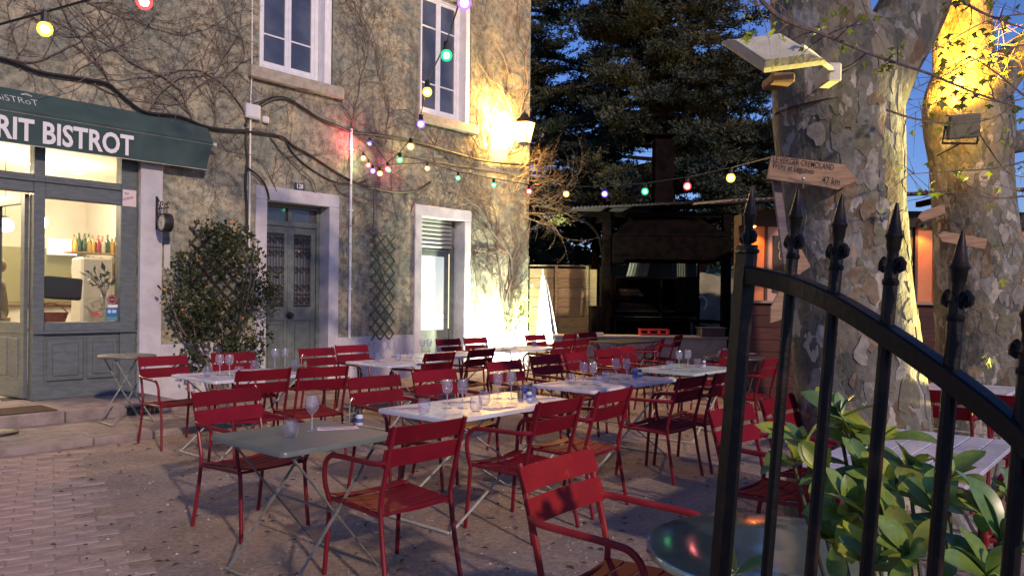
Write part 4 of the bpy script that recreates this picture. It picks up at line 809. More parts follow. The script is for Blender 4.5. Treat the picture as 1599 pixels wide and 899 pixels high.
# ------------------------------------------------------------------ chairs
def chair_meshes(pm, sm_):
    ms = []
    def fin(name, b, mt=None, sm=40): ms.append((name, b.mesh(name, mt or pm, sm)))
    for sx in (-1, 1):
        x = 0.232 * sx
        fin('rear_leg', MB().tube(smooth_path([(x * 1.05, -0.30, 0.0), (x * 1.02, -0.255, 0.22), (x, -0.225, 0.42), (x, -0.232, 0.50), (x, -0.29, 0.72), (x, -0.335, 0.87)], 4), 0.0145, 8, flat=0.8))
        fin('front_leg', MB().tube(smooth_path([(x * 1.06, 0.255, 0.0), (x * 1.03, 0.235, 0.22), (x * 1.02, 0.22, 0.42)], 3), 0.0145, 8, flat=0.8))
        ax = 0.262 * sx
        fin('armrest', MB().tube(smooth_path([(x * 1.02, 0.218, 0.40), (ax, 0.228, 0.50), (ax * 1.02, 0.222, 0.60), (ax * 1.02, 0.175, 0.652), (ax * 1.02, 0.10, 0.664), (ax * 1.01, -0.08, 0.668), (ax, -0.22, 0.672), (x, -0.278, 0.68)], 5), 0.0145, 8, flat=0.85))
        fin('seat_rail', MB().tube([(x, 0.225, 0.418), (x, 0.0, 0.412), (x, -0.232, 0.405)], 0.0115, 7))
    fin('seat_frame', MB().tube([(-0.232, 0.20, 0.412), (0.232, 0.20, 0.412)], 0.009, 6).tube([(-0.232, -0.205, 0.404), (0.232, -0.205, 0.404)], 0.011, 6))
    def slat(pts_of_t, w0, w1, th, nseg=8):
        b = MB(); vs = []
        for i in range(nseg + 1):
            p, n, wd = pts_of_t(i / nseg)
            for (a, c) in ((w0, 0), (w1, 0), (w1, 1), (w0, 1)): vs.append(p + wd * a + n * th * (c - 0.5))
        fs = [(i * 4 + k, (i + 1) * 4 + k, (i + 1) * 4 + (k + 1) % 4, i * 4 + (k + 1) % 4) for i in range(nseg) for k in range(4)] + [(0, 1, 2, 3), (nseg * 4 + 3, nseg * 4 + 2, nseg * 4 + 1, nseg * 4)]
        b.add(vs, fs); return b
    for j in range(5):
        yc = 0.185 - j * 0.092; zc = 0.436 - 0.004 * j + (0.006 if j == 0 else 0)
        def f(t, yc=yc, zc=zc): x = -0.232 + 0.464 * t; return Vector((x, yc, zc - 0.020 * (1 - (2 * t - 1) ** 2))), Vector((0, 0, 1)), Vector((0, 1, -0.06 if yc > 0.15 else 0.04))
        fin('seat_slat', slat(f, -0.041, 0.041, 0.006), sm_, 30)
    for (zc, yc, tl) in ((0.815, -0.302, 0.38), (0.700, -0.266, 0.33)):
        def f(t, zc=zc, yc=yc, tl=tl): x = -0.252 + 0.504 * t; return Vector((x, yc - 0.016 * (1 - (2 * t - 1) ** 2), zc)), Vector((0, 1, tl)).normalized(), Vector((0, -tl, 1)).normalized()
        fin('back_slat', slat(f, -0.049, 0.049, 0.007), sm_, 30)
    return ms
CM = {False: chair_meshes(M_RED, M_REDS), True: chair_meshes(M_REDW, M_REDSW)}
def chair(s, o, sign, label, group='red slatted armchairs on the terrace', turn=0.0, z=0.0, worn=False, back=True):
    """o, s: where the top of the backrest is (facade coordinates); sign +1 faces away from the house, -1 faces the house"""
    face = NN * sign; pos = fw(s, o) + (face * 0.31 if back else Vector()); rz = math.atan2(face.y, face.x) - PI / 2 + R(turn)
    t = thing('armchair', label, 'armchair', (pos.x, pos.y, z), rz, group)
    for n_, me in CM[worn]: link(n_, me, t)
    return t
CH_ = [
 (-1.10, 5.51, 1, 'red armchair at the far left corner of the small grey-green table, front fully visible', 3, 0, False),
 (-1.07, 7.46, -1, 'red armchair in the front centre drawn up to the near side of the grey-green table', -3, 0, False),
 (-1.31, 8.48, 1, 'lighter red armchair cut by the bottom edge beside the round zinc table', 2, 0, True),
 (0.07, 7.41, -1, 'red armchair at the near side of the front long table, nearer the grey-green one', 2, 0, False),
 (0.755, 7.36, -1, 'red armchair at the near side of the front long white table, right of its neighbour', 4, 0, False),
 (2.016, 7.31, -1, 'red armchair at the near side of the middle long white table, left of its twin', 0, 0, False),
 (2.60, 7.33, -1, 'red armchair half behind the gate post at the near side of the middle table', 3, 0, False),
 (0.133, 5.50, 1, 'red armchair behind the front long white table, just right of the salt shaker', -4, 0, False),
 (0.85, 5.45, 1, 'red armchair with an orange-lit backrest behind the front pair of wine glasses', -2, 0, False),
 (2.03, 5.22, 1, 'red armchair between the front and middle long white tables, facing the gate', -3, 0, False),
 (-0.15, 2.46, 1, 'red armchair standing by the kerb left of the white table beside the shrub', -2, 0, False),
 (0.62, 2.46, 1, 'red armchair in front of the shrub stems behind the leftmost white table', -3, 0.0, False),
 (-0.14, 4.42, -1, 'red armchair with its back to us at the near side of the leftmost white table', -6, 0, False),
 (0.406, 4.54, -1, 'red armchair pulled out to the right of its twin at the leftmost white table', -10, 0, False),
 (1.75, 2.42, 1, 'red armchair against the front door surround behind the lattice-side white table', -2, 0, False),
 (2.42, 2.22, 1, 'red armchair under the green lattice trellis, right of the one by the front door', -3, 0, False),
 (4.45, 1.95, 1, 'red armchair before the glazed door with the roller shutter', -2, 0, False),
 (5.10, 1.90, 1, 'red armchair between the glazed door and the floodlit plant', -3, 0, False),
 (2.34, 3.96, -1, 'dark red armchair tucked in at the near side of the table below the lattice', 2, 0, False),
 (3.14, 3.86, -1, 'red armchair tucked in before the glazed door table, right of a darker twin', 4, 0, False),
 (2.93, 5.04, 1, 'red armchair behind the left end of the middle long white table', -3, 0, False),
 (5.40, 3.42, -1, 'dark red armchair at the near side of the floodlit table', 3, 0, False),
 (6.00, 3.31, -1, 'red armchair seen sideways right of the floodlit table', 12, 0, False),
 (7.40, 2.05, -1, 'farthest red armchair, standing before the wooden fence', 10, 0, False),
 (4.39, 4.88, 1, 'bright red armchair behind the middle long table, near the far concrete counter', -8, 0, False),
 (7.05, 4.10, -1, 'red armchair at the near side of the dark table in front of the barbecue', 22, 0, False),
 (8.55, 3.60, -1, 'red armchair at the right end of the dark table in front of the barbecue', 14, 0, False),
 (5.55, 5.95, -1, 'red armchair beside the small round dark table near the hut', 8, 0, False),
 (0.53, 8.35, 1, 'red armchair just left of the big plane trunk, seen between the gate bars', -4, 0, False),
 (1.21, 8.37, 1, 'red armchair hidden mostly behind the big plane trunk', -2, 0, False),
 (0.55, 10.22, -1, 'red armchair at the slatted table right of the plane trunk, arms shining', 2, 0, True),
 (2.80, 8.72, 1, 'red armchair behind the plane trunk at the end of the far right table', 88, 0, False),
 (2.80, 9.30, 1, 'red armchair in the right background beside the far right table, right of the gate bar', 84, 0, False),
 (6.55, 1.95, 1, 'red armchair at the far side between the floodlit table and the wooden fence', -4, 0, False),
 (8.1, 1.95, 1, 'red armchair behind the dark table, in front of the concrete counter', -6, 0, False),
 (4.95, 4.75, 1, 'red armchair standing alone behind the pale green table', -6, 0, False),
 (3.62, 4.98, 1, 'red armchair behind the right end of the middle long white table', 5, 0, False),
 (4.55, 6.95, -1, 'red armchair behind the gate post at the near side of the pale green table', 2, 0, False),
]
for (s, o, sg, lb, tn, z, wn) in CH_: chair(s, o, sg, lb, turn=tn, z=z, worn=wn)

# ------------------------------------------------------------------ tables
def table(name, label, s0, s1, o0, o1, mt, ml, h=0.74, z=0.0, boards=0, cat='table'):
    c = fw((s0 + s1) / 2, (o0 + o1) / 2, z); t = thing(name, label, cat, c, FA, 'folding bistro tables'); L_, W = (s1 - s0) / 2, (o1 - o0) / 2
    if boards:
        w_ = 2 * W / boards
        for i in range(boards): MB().cbox(-L_, -W + i * w_ + 0.003, h - 0.022, L_, -W + (i + 1) * w_ - 0.003, h + rnd.uniform(-0.001, 0.001), c=0.003).build('top_slat', mt, t)
        MB().box(-L_ + 0.1, -W + 0.02, h - 0.045, -L_ + 0.14, W - 0.02, h - 0.0225).box(L_ - 0.14, -W + 0.02, h - 0.045, L_ - 0.1, W - 0.02, h - 0.0225).build('batten', ml, t)
    else:
        b = MB(); r_ = 0.035; ring = []
        for (cx, cy, a0) in ((L_ - r_, W - r_, 0), (-L_ + r_, W - r_, 90), (-L_ + r_, -W + r_, 180), (L_ - r_, -W + r_, 270)):
            for k_ in range(5): a = R(a0 + k_ * 22.5); ring.append((cx + r_ * math.cos(a), cy + r_ * math.sin(a)))
        n = len(ring); lv = [(0.992, h - 0.004), (1.0, h - 0.009), (1.0, h - 0.026)]
        for k_, z_ in lv: b.v.extend([(x * k_ if k_ == 1 else x - math.copysign(0.004, x), y * k_ if k_ == 1 else y - math.copysign(0.004, y), z_ + (0.004 if k_ != 1 else 0)) for x, y in ring])
        for j in range(2): b.f.extend([(j * n + i, (j + 1) * n + i, (j + 1) * n + (i + 1) % n, j * n + (i + 1) % n) for i in range(n)])
        b.f.append(tuple(range(n))); b.v.extend([(x, y, h - 0.012) for x, y in ring]); b.f.append(tuple(range(3 * n, 4 * n))[::-1]); b.m = [0] * len(b.f)
        b.build('tabletop', mt, t, 30)
    y = W - 0.07
    for i, sy in enumerate((-1, 1)):
        for sx in (-1, 1):
            x = (L_ - 0.07); yy = sy * y
            MB().tube([(sx * x, yy + 0.012 * sx, 0.012), (0, yy + 0.012 * sx, h * 0.5), (-sx * x * 0.92, yy + 0.012 * sx, h - 0.03)], 0.011, 6, flat=0.6).build('leg', ml, t)
    for sx in (-1, 1): MB().tube([(sx * (L_ - 0.07), -y, 0.014), (sx * (L_ - 0.07), y, 0.014)], 0.010, 6).build('foot_rail', ml, t)
    MB().tube([(0, -y, h * 0.5), (0, y, h * 0.5)], 0.008, 6).build('cross_bar', ml, t)
    return t
def leg_end_table(*a, **k): return table(*a, **k)
table('bistro_table', 'small grey-green square folding table in the front centre', -1.70, -0.97, 6.38, 7.09, M_TGREEN, mat('grey_leg_paint', (0.16, 0.165, 0.15), 0.5, (0.11, 0.11, 0.10), scale=25))
table('bistro_table', 'front long white table behind the grey-green one', -0.44, 0.91, 6.25, 6.96, M_TWHITE, M_WLEG)
table('bistro_table', 'middle long white table, second from the front', 1.45, 2.87, 6.05, 6.72, M_TWHITE, M_WLEG)
table('bistro_table', 'pale green table behind the middle white table, beside the gate post', 3.42, 4.45, 5.85, 6.62, M_TPALE, M_WLEG)
table('bistro_table', 'leftmost white table in front of the climbing shrub', -0.38, 0.62, 3.12, 3.96, M_TWHITE, M_WLEG)
table('bistro_table', 'white table below the green lattice trellis', 1.72, 2.62, 3.02, 3.80, M_TWHITE, M_WLEG)
table('bistro_table', 'white table in front of the glazed door', 2.75, 4.00, 2.62, 3.40, M_TWHITE, M_WLEG)
table('bistro_table', 'white table beside the floodlit plant', 4.50, 5.72, 2.45, 3.22, M_TWHITE, M_WLEG)
table('bistro_table', 'dark grey table in front of the barbecue and concrete counter', 7.5, 8.75, 2.35, 3.15, mat('dark_table_paint', (0.055, 0.06, 0.055), 0.5), M_DARK)
table('slatted_table', 'white slatted wooden table right of the plane trunk behind the gate', -0.15, 1.24, 9.02, 9.70, M_TWHITE, M_CHROME, boards=6)
table('bistro_table', 'farthest right white table between two red chairs', 3.3, 4.5, 8.6, 9.3, M_TWHITE, M_WLEG)
def round_table(label, c, r, h, mt, ml, folding=True, n=40):
    t = thing('round_table', label, 'table', c, FA, 'round metal tables')
    MB().lathe([(0.0, h - 0.006), (r * 0.5, h - 0.003), (r - 0.012, h), (r - 0.003, h - 0.002), (r, h - 0.009), (r, h - 0.022), (r - 0.008, h - 0.028), (r - 0.012, h - 0.02), (0.0, h - 0.022)], n).build('tabletop', mt, t, 40)
    for sy in (-1, 1):
        for sx in (-1, 1): MB().tube([(sx * r * 0.75, sy * 0.62 * r + 0.010 * sx, 0.01), (0, sy * 0.55 * r + 0.010 * sx, h * 0.5), (-sx * r * 0.62, sy * 0.5 * r + 0.010 * sx, h - 0.025)], 0.0095, 6).build('leg', ml, t)
    for sx in (-1, 1): MB().tube([(sx * r * 0.75, -0.62 * r, 0.012), (sx * r * 0.75, 0.62 * r, 0.012)], 0.008, 6).build('foot_rail', ml, t)
    return t
round_table('round zinc table in the near right corner behind the gate bars', (0.825, 2.36, 0), 0.40, 0.74, M_ZINC, M_CHROME)
round_table('small round dark table near the hut, beyond the pale green table', (3.02, 10.4, 0), 0.40, 0.74, mat('dark_round_top', (0.06, 0.055, 0.075), 0.35, metal=0.4), M_DARK)
tc_ = fw(-0.10, 1.50, 0.07); round_table('empty round grey table on the pavement by the shop window', tc_, 0.30, 0.75, mat('grey_top', (0.10, 0.095, 0.085), 0.45), M_CHROME, n=28)

# ------------------------------------------------------------------ things on the tables
WG = MB().lathe([(0.0, 0.006), (0.030, 0.004), (0.036, 0.001), (0.036, 0.0), (0.0, 0.0)], 18, m=1).lathe([(0.010, 0.006), (0.0048, 0.016), (0.0044, 0.085), (0.008, 0.094)], 10, m=1).lathe([(0.008, 0.094), (0.026, 0.108), (0.037, 0.130), (0.040, 0.150), (0.037, 0.176), (0.031, 0.198), (0.0295, 0.198), (0.0355, 0.175), (0.0385, 0.150), (0.0355, 0.131), (0.024, 0.109), (0.0, 0.097)], 18).mesh('wine_glass', [M_GLASS, M_STEM], 60)
M_TUMB = glass('tumbler_glass', (0.95, 0.95, 1.0), 1.5, 0.04, 0.05, 0.022)
TG = MB().lathe([(0.0, 0.004), (0.026, 0.004), (0.034, 0.012), (0.042, 0.034), (0.041, 0.060), (0.034, 0.096), (0.0325, 0.096), (0.0395, 0.060), (0.040, 0.035), (0.032, 0.015), (0.0, 0.010)], 18).lathe([(0.0, 0.0), (0.026, 0.0), (0.026, 0.004)], 18).mesh('tumbler', M_TUMB, 60)
W_LB = {
 'T1': ('stemmed wine glass alone on the grey-green table', [(487, 672)]),
 'T2': ('stemmed wine glass %s on the front long white table', [(698, 637), (722, 637), (777, 622), (798, 622)]),
 'T3': ('stemmed wine glass %s on the middle long white table', [(911, 600), (926, 600), (961, 592), (978, 592)]),
 'T4': ('stemmed wine glass %s on the pale green table', [(1060, 575), (1074, 574)]),
 'T5': ('stemmed wine glass %s on the leftmost white table', [(343, 586), (358, 586), (429, 573.5), (445, 572)]),
 'T6': ('stemmed wine glass %s on the table below the lattice', [(600, 559), (611, 558.5)]),
 'T7': ('stemmed wine glass %s on the table before the glazed door', [(659, 553), (670, 552.5)]),
 'T8': ('stemmed wine glass %s on the floodlit table', [(775, 544), (786, 543.5)]),
}
WHICH4 = ['leftmost of the four', 'second from the left of the four', 'third from the left of the four', 'rightmost of the four']; WHICH2 = ['left of the pair', 'right of the pair']
HT = 0.7405
for k_, (lb, pts) in W_LB.items():
    for i, (px, py) in enumerate(pts):
        o = link('wine_glass', WG); o.location = atz(px, py, HT); tag(o, lb % ((WHICH4 if len(pts) == 4 else WHICH2)[i],) if '%s' in lb else lb, 'wine glass', 'wine glasses on the tables')
TUM = [((454, 682), 'clear tumbler on the grey-green table left of the wine glass'), ((662, 645), 'clear tumbler at the left end of the front long white table'), ((743, 642), 'clear tumbler in the centre of the front long white table'), ((756, 632), 'clear tumbler behind the centre one on the front long white table'),
 ((892, 599), 'clear tumbler at the left end of the middle long white table'), ((935, 602), 'clear tumbler in the centre of the middle long white table'), ((946, 596), 'clear tumbler just behind the centre one on the middle long white table'), ((1046, 577), 'clear tumbler left of the wine glasses on the pale green table'), ((1089, 573), 'clear tumbler right of the wine glasses on the pale green table'),
 ((324, 588), 'clear tumbler left of the wine glasses on the leftmost white table'), ((373, 588), 'clear tumbler right of the front wine glasses on the leftmost white table'), ((397, 577), 'clear tumbler at the back centre of the leftmost white table'), ((460, 575), 'clear tumbler at the right end of the leftmost white table'),
 ((590, 563), 'clear tumbler left of the wine glasses on the table below the lattice'), ((621, 563), 'clear tumbler right of the wine glasses on the table below the lattice'), ((640, 559), 'clear tumbler at the right end of the table below the lattice'), ((684, 553), 'clear tumbler on the table before the glazed door'),
 ((758, 545), 'clear tumbler at the left end of the floodlit table'), ((803, 545), 'clear tumbler in the middle of the floodlit table'), ((1125, 559), 'clear tumbler on the small round dark table'), ((1132, 554), 'clear tumbler standing behind the other on the small round dark table')]
for (px, py), lb in TUM:
    o = link('tumbler', TG); o.location = atz(px, py, HT); tag(o, lb, 'tumbler', 'tumblers on the tables')
# folded napkin with knife and fork
NK = MB().cbox(-0.115, -0.055, 0.0, 0.115, 0.055, 0.003, c=0.001).mesh('napkin_paper', M_NAPKIN, 0); NS = MB().box(-0.112, -0.052, 0.0031, 0.112, -0.036, 0.0036).box(-0.112, 0.028, 0.0031, 0.112, 0.050, 0.0036).mesh('stripe', M_NAPRED, 0)
KN = MB().cbox(-0.105, 0.012, 0.0042, -0.02, 0.022, 0.009, c=0.002).cbox(-0.02, 0.010, 0.0045, 0.10, 0.025, 0.0065, c=0.0008).mesh('knife', M_STEEL, 30)
FK = MB().cbox(-0.10, -0.016, 0.0042, 0.03, -0.009, 0.0075, c=0.0015).cbox(0.03, -0.023, 0.005, 0.055, -0.002, 0.0085, c=0.001).box(0.055, -0.023, 0.006, 0.09, -0.019, 0.009).box(0.055, -0.016, 0.006, 0.09, -0.013, 0.009).box(0.055, -0.010, 0.006, 0.09, -0.006, 0.009).mesh('fork', M_STEEL, 30)
NAP = [((527, 668), 'napkin with knife and fork on the grey-green table', 20), ((640, 638), 'napkin and cutlery at the left corner of the front long white table', 40), ((716, 628), 'napkin and cutlery behind the left wine glasses of the front long white table', 40), ((779, 637), 'napkin and cutlery at the near side of the front long white table', 45), ((851, 622), 'napkin and cutlery at the right end of the front long white table', 40),
 ((862, 599), 'napkin and cutlery at the left corner of the middle long white table', 45), ((916, 592), 'napkin and cutlery at the far side of the middle long white table', 45), ((969, 601), 'napkin and cutlery at the near side of the middle long white table', 45), ((1036, 590), 'napkin and cutlery at the right end of the middle long white table', 45),
 ((1025, 574), 'napkin and cutlery at the left end of the pale green table', 45), ((296, 584), 'napkin and cutlery at the left end of the leftmost white table', 30), ((385, 578), 'napkin and cutlery at the middle of the leftmost white table', 35), ((566, 564), 'napkin and cutlery at the left end of the table below the lattice', 40), ((1168, 552), 'napkin lying on the small round dark table', 10)]
for (px, py), lb, an in NAP:
    p = atz(px, py, HT + 0.0006); t = thing('place_setting', lb, 'napkin', p, R(an), 'napkins with cutlery on the tables')
    for n_, me in (('napkin_paper', NK), ('stripe', NS), ('knife', KN), ('fork', FK)): link(n_, me, t)
# salt and pepper
SK = MB().lathe([(0.0, 0.0), (0.020, 0.0), (0.021, 0.004), (0.021, 0.05), (0.016, 0.062), (0.016, 0.066)], 14).mesh('jar', mat('shaker_glass', (0.55, 0.57, 0.62), 0.15), 40); SC_ = MB().lathe([(0.0175, 0.064), (0.0175, 0.080), (0.012, 0.088), (0.0, 0.09)], 14).mesh('cap', M_DARK, 40)
SLB = MB().lathe([(0.0214, 0.016), (0.0214, 0.040)], 14).mesh('paper_label', mat('blue_label', (0.06, 0.09, 0.30), 0.6), 40)
PK = MB().lathe([(0.0, 0.0), (0.020, 0.0), (0.021, 0.004), (0.021, 0.05), (0.016, 0.062), (0.016, 0.066)], 14).mesh('jar', mat('pepper_glass', (0.16, 0.12, 0.09), 0.2), 40)
for (px, py), lb, kind in (((561, 663), 'white salt shaker on the grey-green table', 's'), ((551, 659), 'brown pepper shaker beside the salt on the grey-green table', 'p'), ((826, 624), 'salt shaker in the blue group on the front long white table', 's'), ((812, 622), 'pepper shaker in the blue group on the front long white table', 'p'), ((999, 591), 'white salt shaker on the right half of the middle long white table', 's'), ((1099, 571), 'white salt shaker at the right of the pale green table', 's'), ((476, 574), 'pepper shaker on the far right of the leftmost white table', 'p')):
    t = thing('shaker', lb, 'shaker', atz(px, py, HT), rnd.uniform(0, 6), 'salt and pepper shakers')
    link('jar', SK if kind == 's' else PK, t); link('cap', SC_, t)
    if kind == 's': link('paper_label', SLB, t)
BJ = MB().lathe([(0.0, 0.004), (0.030, 0.004), (0.033, 0.01), (0.033, 0.085), (0.030, 0.09), (0.029, 0.09), (0.030, 0.01), (0.0, 0.008)], 16).mesh('blue_jar', M_BLUEGL, 60)
for (px, py), lb in (((819, 619), 'blue glass candle jar on the front long white table'), ((831, 621), 'second blue glass jar right of the first on the front long white table'), ((992, 590), 'blue-tinted glass jar beside the salt on the middle long white table'), ((834, 541), 'blue-tinted jar at the right end of the floodlit table')):
    o = link('candle_jar', BJ); o.location = atz(px, py, HT); tag(o, lb, 'jar', 'blue glass jars')
for (px, py), lb in (((549, 661), 'thin bent wire holder behind the shakers on the grey-green table'), ((472, 576), 'wire holder at the right of the leftmost white table'), ((1004, 588), 'wire holder on the middle long white table')):
    t = thing('wire_holder', lb, 'holder', atz(px, py, HT), 0.6)
    MB().tube(smooth_path([(0, 0.03, 0.0), (0, 0.03, 0.10), (0.004, 0.028, 0.13), (0.02, 0.03, 0.15), (0.03, 0.03, 0.135)], 4), 0.0022, 5).build('handle', M_STEEL, t); MB().tube([(0.04 * math.cos(a), 0.03 + 0.03 * math.sin(a), 0.004) for a in [k_ * PI / 6 for k_ in range(13)]], 0.002, 5).tube([(0.04 * math.cos(a), 0.03 + 0.03 * math.sin(a), 0.035) for a in [k_ * PI / 6 for k_ in range(13)]], 0.002, 5).build('ring', M_STEEL, t)
o = MB().lathe([(0.0, 0.0), (0.05, 0.002), (0.095, 0.014), (0.10, 0.018), (0.094, 0.017), (0.05, 0.007), (0.0, 0.005)], 24).build('plate', mat('white_china', (0.7, 0.7, 0.68), 0.2)); o.location = atz(790, 546, HT); tag(o, 'small white plate on the floodlit table', 'plate')

# ------------------------------------------------------------------ string lights
BCOL = {'r': (1.0, 0.05, 0.05), 'g': (0.02, 0.85, 0.30), 'y': (1.0, 0.70, 0.10), 'b': (0.14, 0.07, 1.0), 'p': (0.30, 0.14, 1.0)}
BST = {'r': 4.5, 'g': 1.6, 'y': 2.6, 'b': 4, 'p': 3}
M_CORE = {}
for k_ in BCOL:
    nm_ = {'r': 'red', 'g': 'green', 'y': 'yellow', 'b': 'blue', 'p': 'purple'}[k_]; cl = [0.55 + 0.45 * v for v in BCOL[k_]]
    M_CORE[k_] = emis('hot_core_' + nm_, cl, BST[k_] * 5)
    m = bpy.data.materials.new('bulb_' + nm_); MATS['bulb_' + nm_] = m; m.use_nodes = True; n = m.node_tree; n.nodes.remove(n.nodes['Principled BSDF'])
    tr = n.nodes.new('ShaderNodeBsdfTransparent'); tr.inputs[0].default_value = (*[0.45 + 0.55 * v for v in BCOL[k_]], 1); em = n.nodes.new('ShaderNodeEmission'); em.inputs[0].default_value = (*BCOL[k_], 1); em.inputs[1].default_value = BST[k_] * 0.9
    mx = n.nodes.new('ShaderNodeMixShader'); mx.inputs[0].default_value = 0.45; n.links.new(tr.outputs[0], mx.inputs[1]); n.links.new(em.outputs[0], mx.inputs[2]); n.links.new(mx.outputs[0], n.nodes['Material Output'].inputs[0])
BN = {'r': 'bulb_red', 'g': 'bulb_green', 'y': 'bulb_yellow', 'b': 'bulb_blue', 'p': 'bulb_purple'}
def bulbs(label, seq, r, ends=(), sag=0.0, wire=0.006):
    """seq: (px,py,depth,colour); ends: extra wire points before and after"""
    t = thing('string_lights', label, 'string lights', (0, 0, 0))
    P = [(aty(x, y, d), c) for x, y, d, c in seq]; drop = r * 2.3
    wirep = [aty(*e) for e in ends[0]] if ends else []
    wp = wirep + [p + Vector((0, 0, drop)) for p, _ in P] + ([aty(*e) for e in ends[1]] if ends else [])
    out = []
    for a, b_ in zip(wp, wp[1:]):
        for k_ in range(6): q = a.lerp(b_, k_ / 6); q.z -= sag * (a - b_).length * 4 * (k_ / 6) * (1 - k_ / 6); out.append(q)
    MB().tube(out + [wp[-1]], wire, 5).build('cable', M_CABLE, t)
    for p, c in P:
        s_ = MB().lathe([(0.0, drop + 0.004), (r * 0.5, drop), (r * 0.55, r * 0.8), (r * 0.35, r * 0.75)], 10, p).build('socket', M_CABLE, t)
        MB().lathe([(0.0, -r * 0.62), (r * 0.44, -r * 0.44), (r * 0.62, 0), (r * 0.44, r * 0.44), (0.0, r * 0.62)], 10, p).build('glowing_core', M_CORE[c], s_, 80)
        MB().lathe([(0.0, -r), (r * 0.5, -r * 0.87), (r * 0.87, -r * 0.5), (r, 0), (r * 0.87, r * 0.5), (r * 0.6, r * 0.85), (0.0, r)], 14, p).build('bulb', MATS[BN[c]], s_, 80)
    return t
bulbs('string of coloured bulbs crossing the top left corner in front of the wall', [(70, 46, 3.4, 'y'), (225, 3, 3.2, 'r')], 0.033, ([(-120, 70, 3.6)], [(420, -110, 3.0)]))
bulbs('string of coloured bulbs descending in front of the right upper window', [(725, 5, 4.6, 'p'), (697, 87, 5.6, 'g'), (667, 144, 6.8, 'y'), (657, 194, 8.0, 'p'), (641, 229, 9.2, 'y'), (624, 250, 10.4, 'g'), (605, 264, 11.4, 'r'), (593, 271, 12.0, 'y'), (582, 267, 12.4, 'p'), (575, 258, 12.7, 'r'), (567, 247, 12.9, 'y'), (561, 234, 13.0, 'g'), (558, 217, 13.05, 'r')], 0.043, ([(800, -120, 3.4)], [(553, 206, 13.1)]))
bulbs('string of coloured bulbs from the wall past the lantern to the plane tree', [(577, 224, 13.0, 'p'), (607, 266, 12.9, 'g'), (667, 263, 12.7, 'y'), (715, 278, 12.2, 'g'), (771, 289, 11.6, 'g'), (826, 299, 11.0, 'r'), (884, 303, 10.3, 'y'), (944, 303, 9.6, 'b'), (1007, 299, 8.8, 'g'), (1073, 291, 8.0, 'r'), (1141, 278, 7.0, 'y')], 0.041, ([(556, 210, 13.1)], [(1225, 240, 5.2)]))

# ------------------------------------------------------------------ gate
G = thing('iron_gate', 'open black wrought-iron gate with spear finials in the right foreground', 'gate', (0.387, 1.4, 0), 0)
G0 = Vector((0.387, 1.4, 0)); LEAN = 0.072
GB = [(1160, 1.4), (1232, 1.3), (1301, 1.2), (1388, 1.1), (1494, 1.0), (1612, 0.905), (1745, 0.815)]
def gpt(i, z): px, Y = GB[i]; X = (px - 799.5) / FPX * Y; return Vector((X + LEAN * (z - 1.5), Y, z)) - G0
archz = [1.548, 1.529, 1.500, 1.455, 1.402, 1.345, 1.27]; tops = [1.630, 1.615, 1.593, 1.568, 1.52, 1.46, 1.39]
gd = (gpt(6, 0) - gpt(0, 0)); gd.z = 0; gd.normalize(); gn = Vector((-gd.y, gd.x, 0))
b = MB(); hw = 0.0135
for z in (0.0, 0.5, 1.0, 1.6):
    p = gpt(0, z); b.v.extend([p + gd * a * hw + gn * c * hw for a, c in ((-1, -1), (1, -1), (1, 1), (-1, 1))])
for k_ in range(3): b.f.extend([(k_ * 4 + i, k_ * 4 + (i + 1) % 4, k_ * 4 + 4 + (i + 1) % 4, k_ * 4 + 4 + i) for i in range(4)])
b.f.append((12, 13, 14, 15)); b.m = [0] * len(b.f); b.build('post', M_GATE, G, 20)
for i in range(1, 7): MB().tube([gpt(i, 0.08), gpt(i, tops[i] - 0.02)], 0.0098, 10).build('bar', M_GATE, G)
ap = smooth_path([gpt(i, archz[i]) for i in range(7)], 6); b = MB()
for p in ap: b.v.extend([p + gn * c * 0.013 + Vector((0, 0, a * 0.0155)) for a, c in ((-1, -1), (-1, 1), (0.8, 1), (1, 0.8), (1, -0.8), (0.8, -1))])
for k_ in range(len(ap) - 1): b.f.extend([(k_ * 6 + i, k_ * 6 + (i + 1) % 6, k_ * 6 + 6 + (i + 1) % 6, k_ * 6 + 6 + i) for i in range(6)])
b.m = [0] * len(b.f); b.build('arched_rail', M_GATE, G, 20)
for z in (0.12, 0.62): MB().tube([gpt(0, z), gpt(6, z)], 0.016, 4).build('bottom_rail', M_GATE, G, 0)
for i in range(7):
    p = gpt(i, tops[i]); ax = Vector((LEAN, 0, 1)).normalized(); M = Matrix.Translation(p) @ Vector((0, 0, 1)).rotation_difference(ax).to_matrix().to_4x4() @ Matrix.Rotation(math.atan2(gd.y, gd.x), 4, 'Z')
    f = MB().lathe([(0.0098, -0.045), (0.0115, -0.043), (0.0115, -0.037), (0.0085, -0.034), (0.007, -0.02), (0.0085, -0.008), (0.0078, 0.004), (0.0095, 0.008), (0.0105, 0.022), (0.0125, 0.025), (0.0125, 0.028), (0.0105, 0.030), (0.0035, 0.066), (0.002, 0.074), (0.0, 0.0745)], 14, M=M)
    for sg in (1, -1):
        f.tube([M @ Vector(q) for q in [(sg * 0.004, 0, -0.03), (sg * 0.008, 0, -0.015), (sg * 0.0155, 0, -0.007), (sg * 0.0195, 0, -0.013), (sg * 0.019, 0, -0.021), (sg * 0.0145, 0, -0.024), (sg * 0.0125, 0, -0.018)]], [0.003, 0.0045, 0.005, 0.005, 0.0045, 0.004, 0.003], 6)
        f.tube([M @ Vector(q) for q in [(0, sg * 0.004, -0.03), (0, sg * 0.009, -0.014), (0, sg * 0.014, -0.01), (0, sg * 0.015, -0.018)]], [0.003, 0.004, 0.004, 0.003], 5)
    f.build('spear_finial', M_GATE, G, 40)
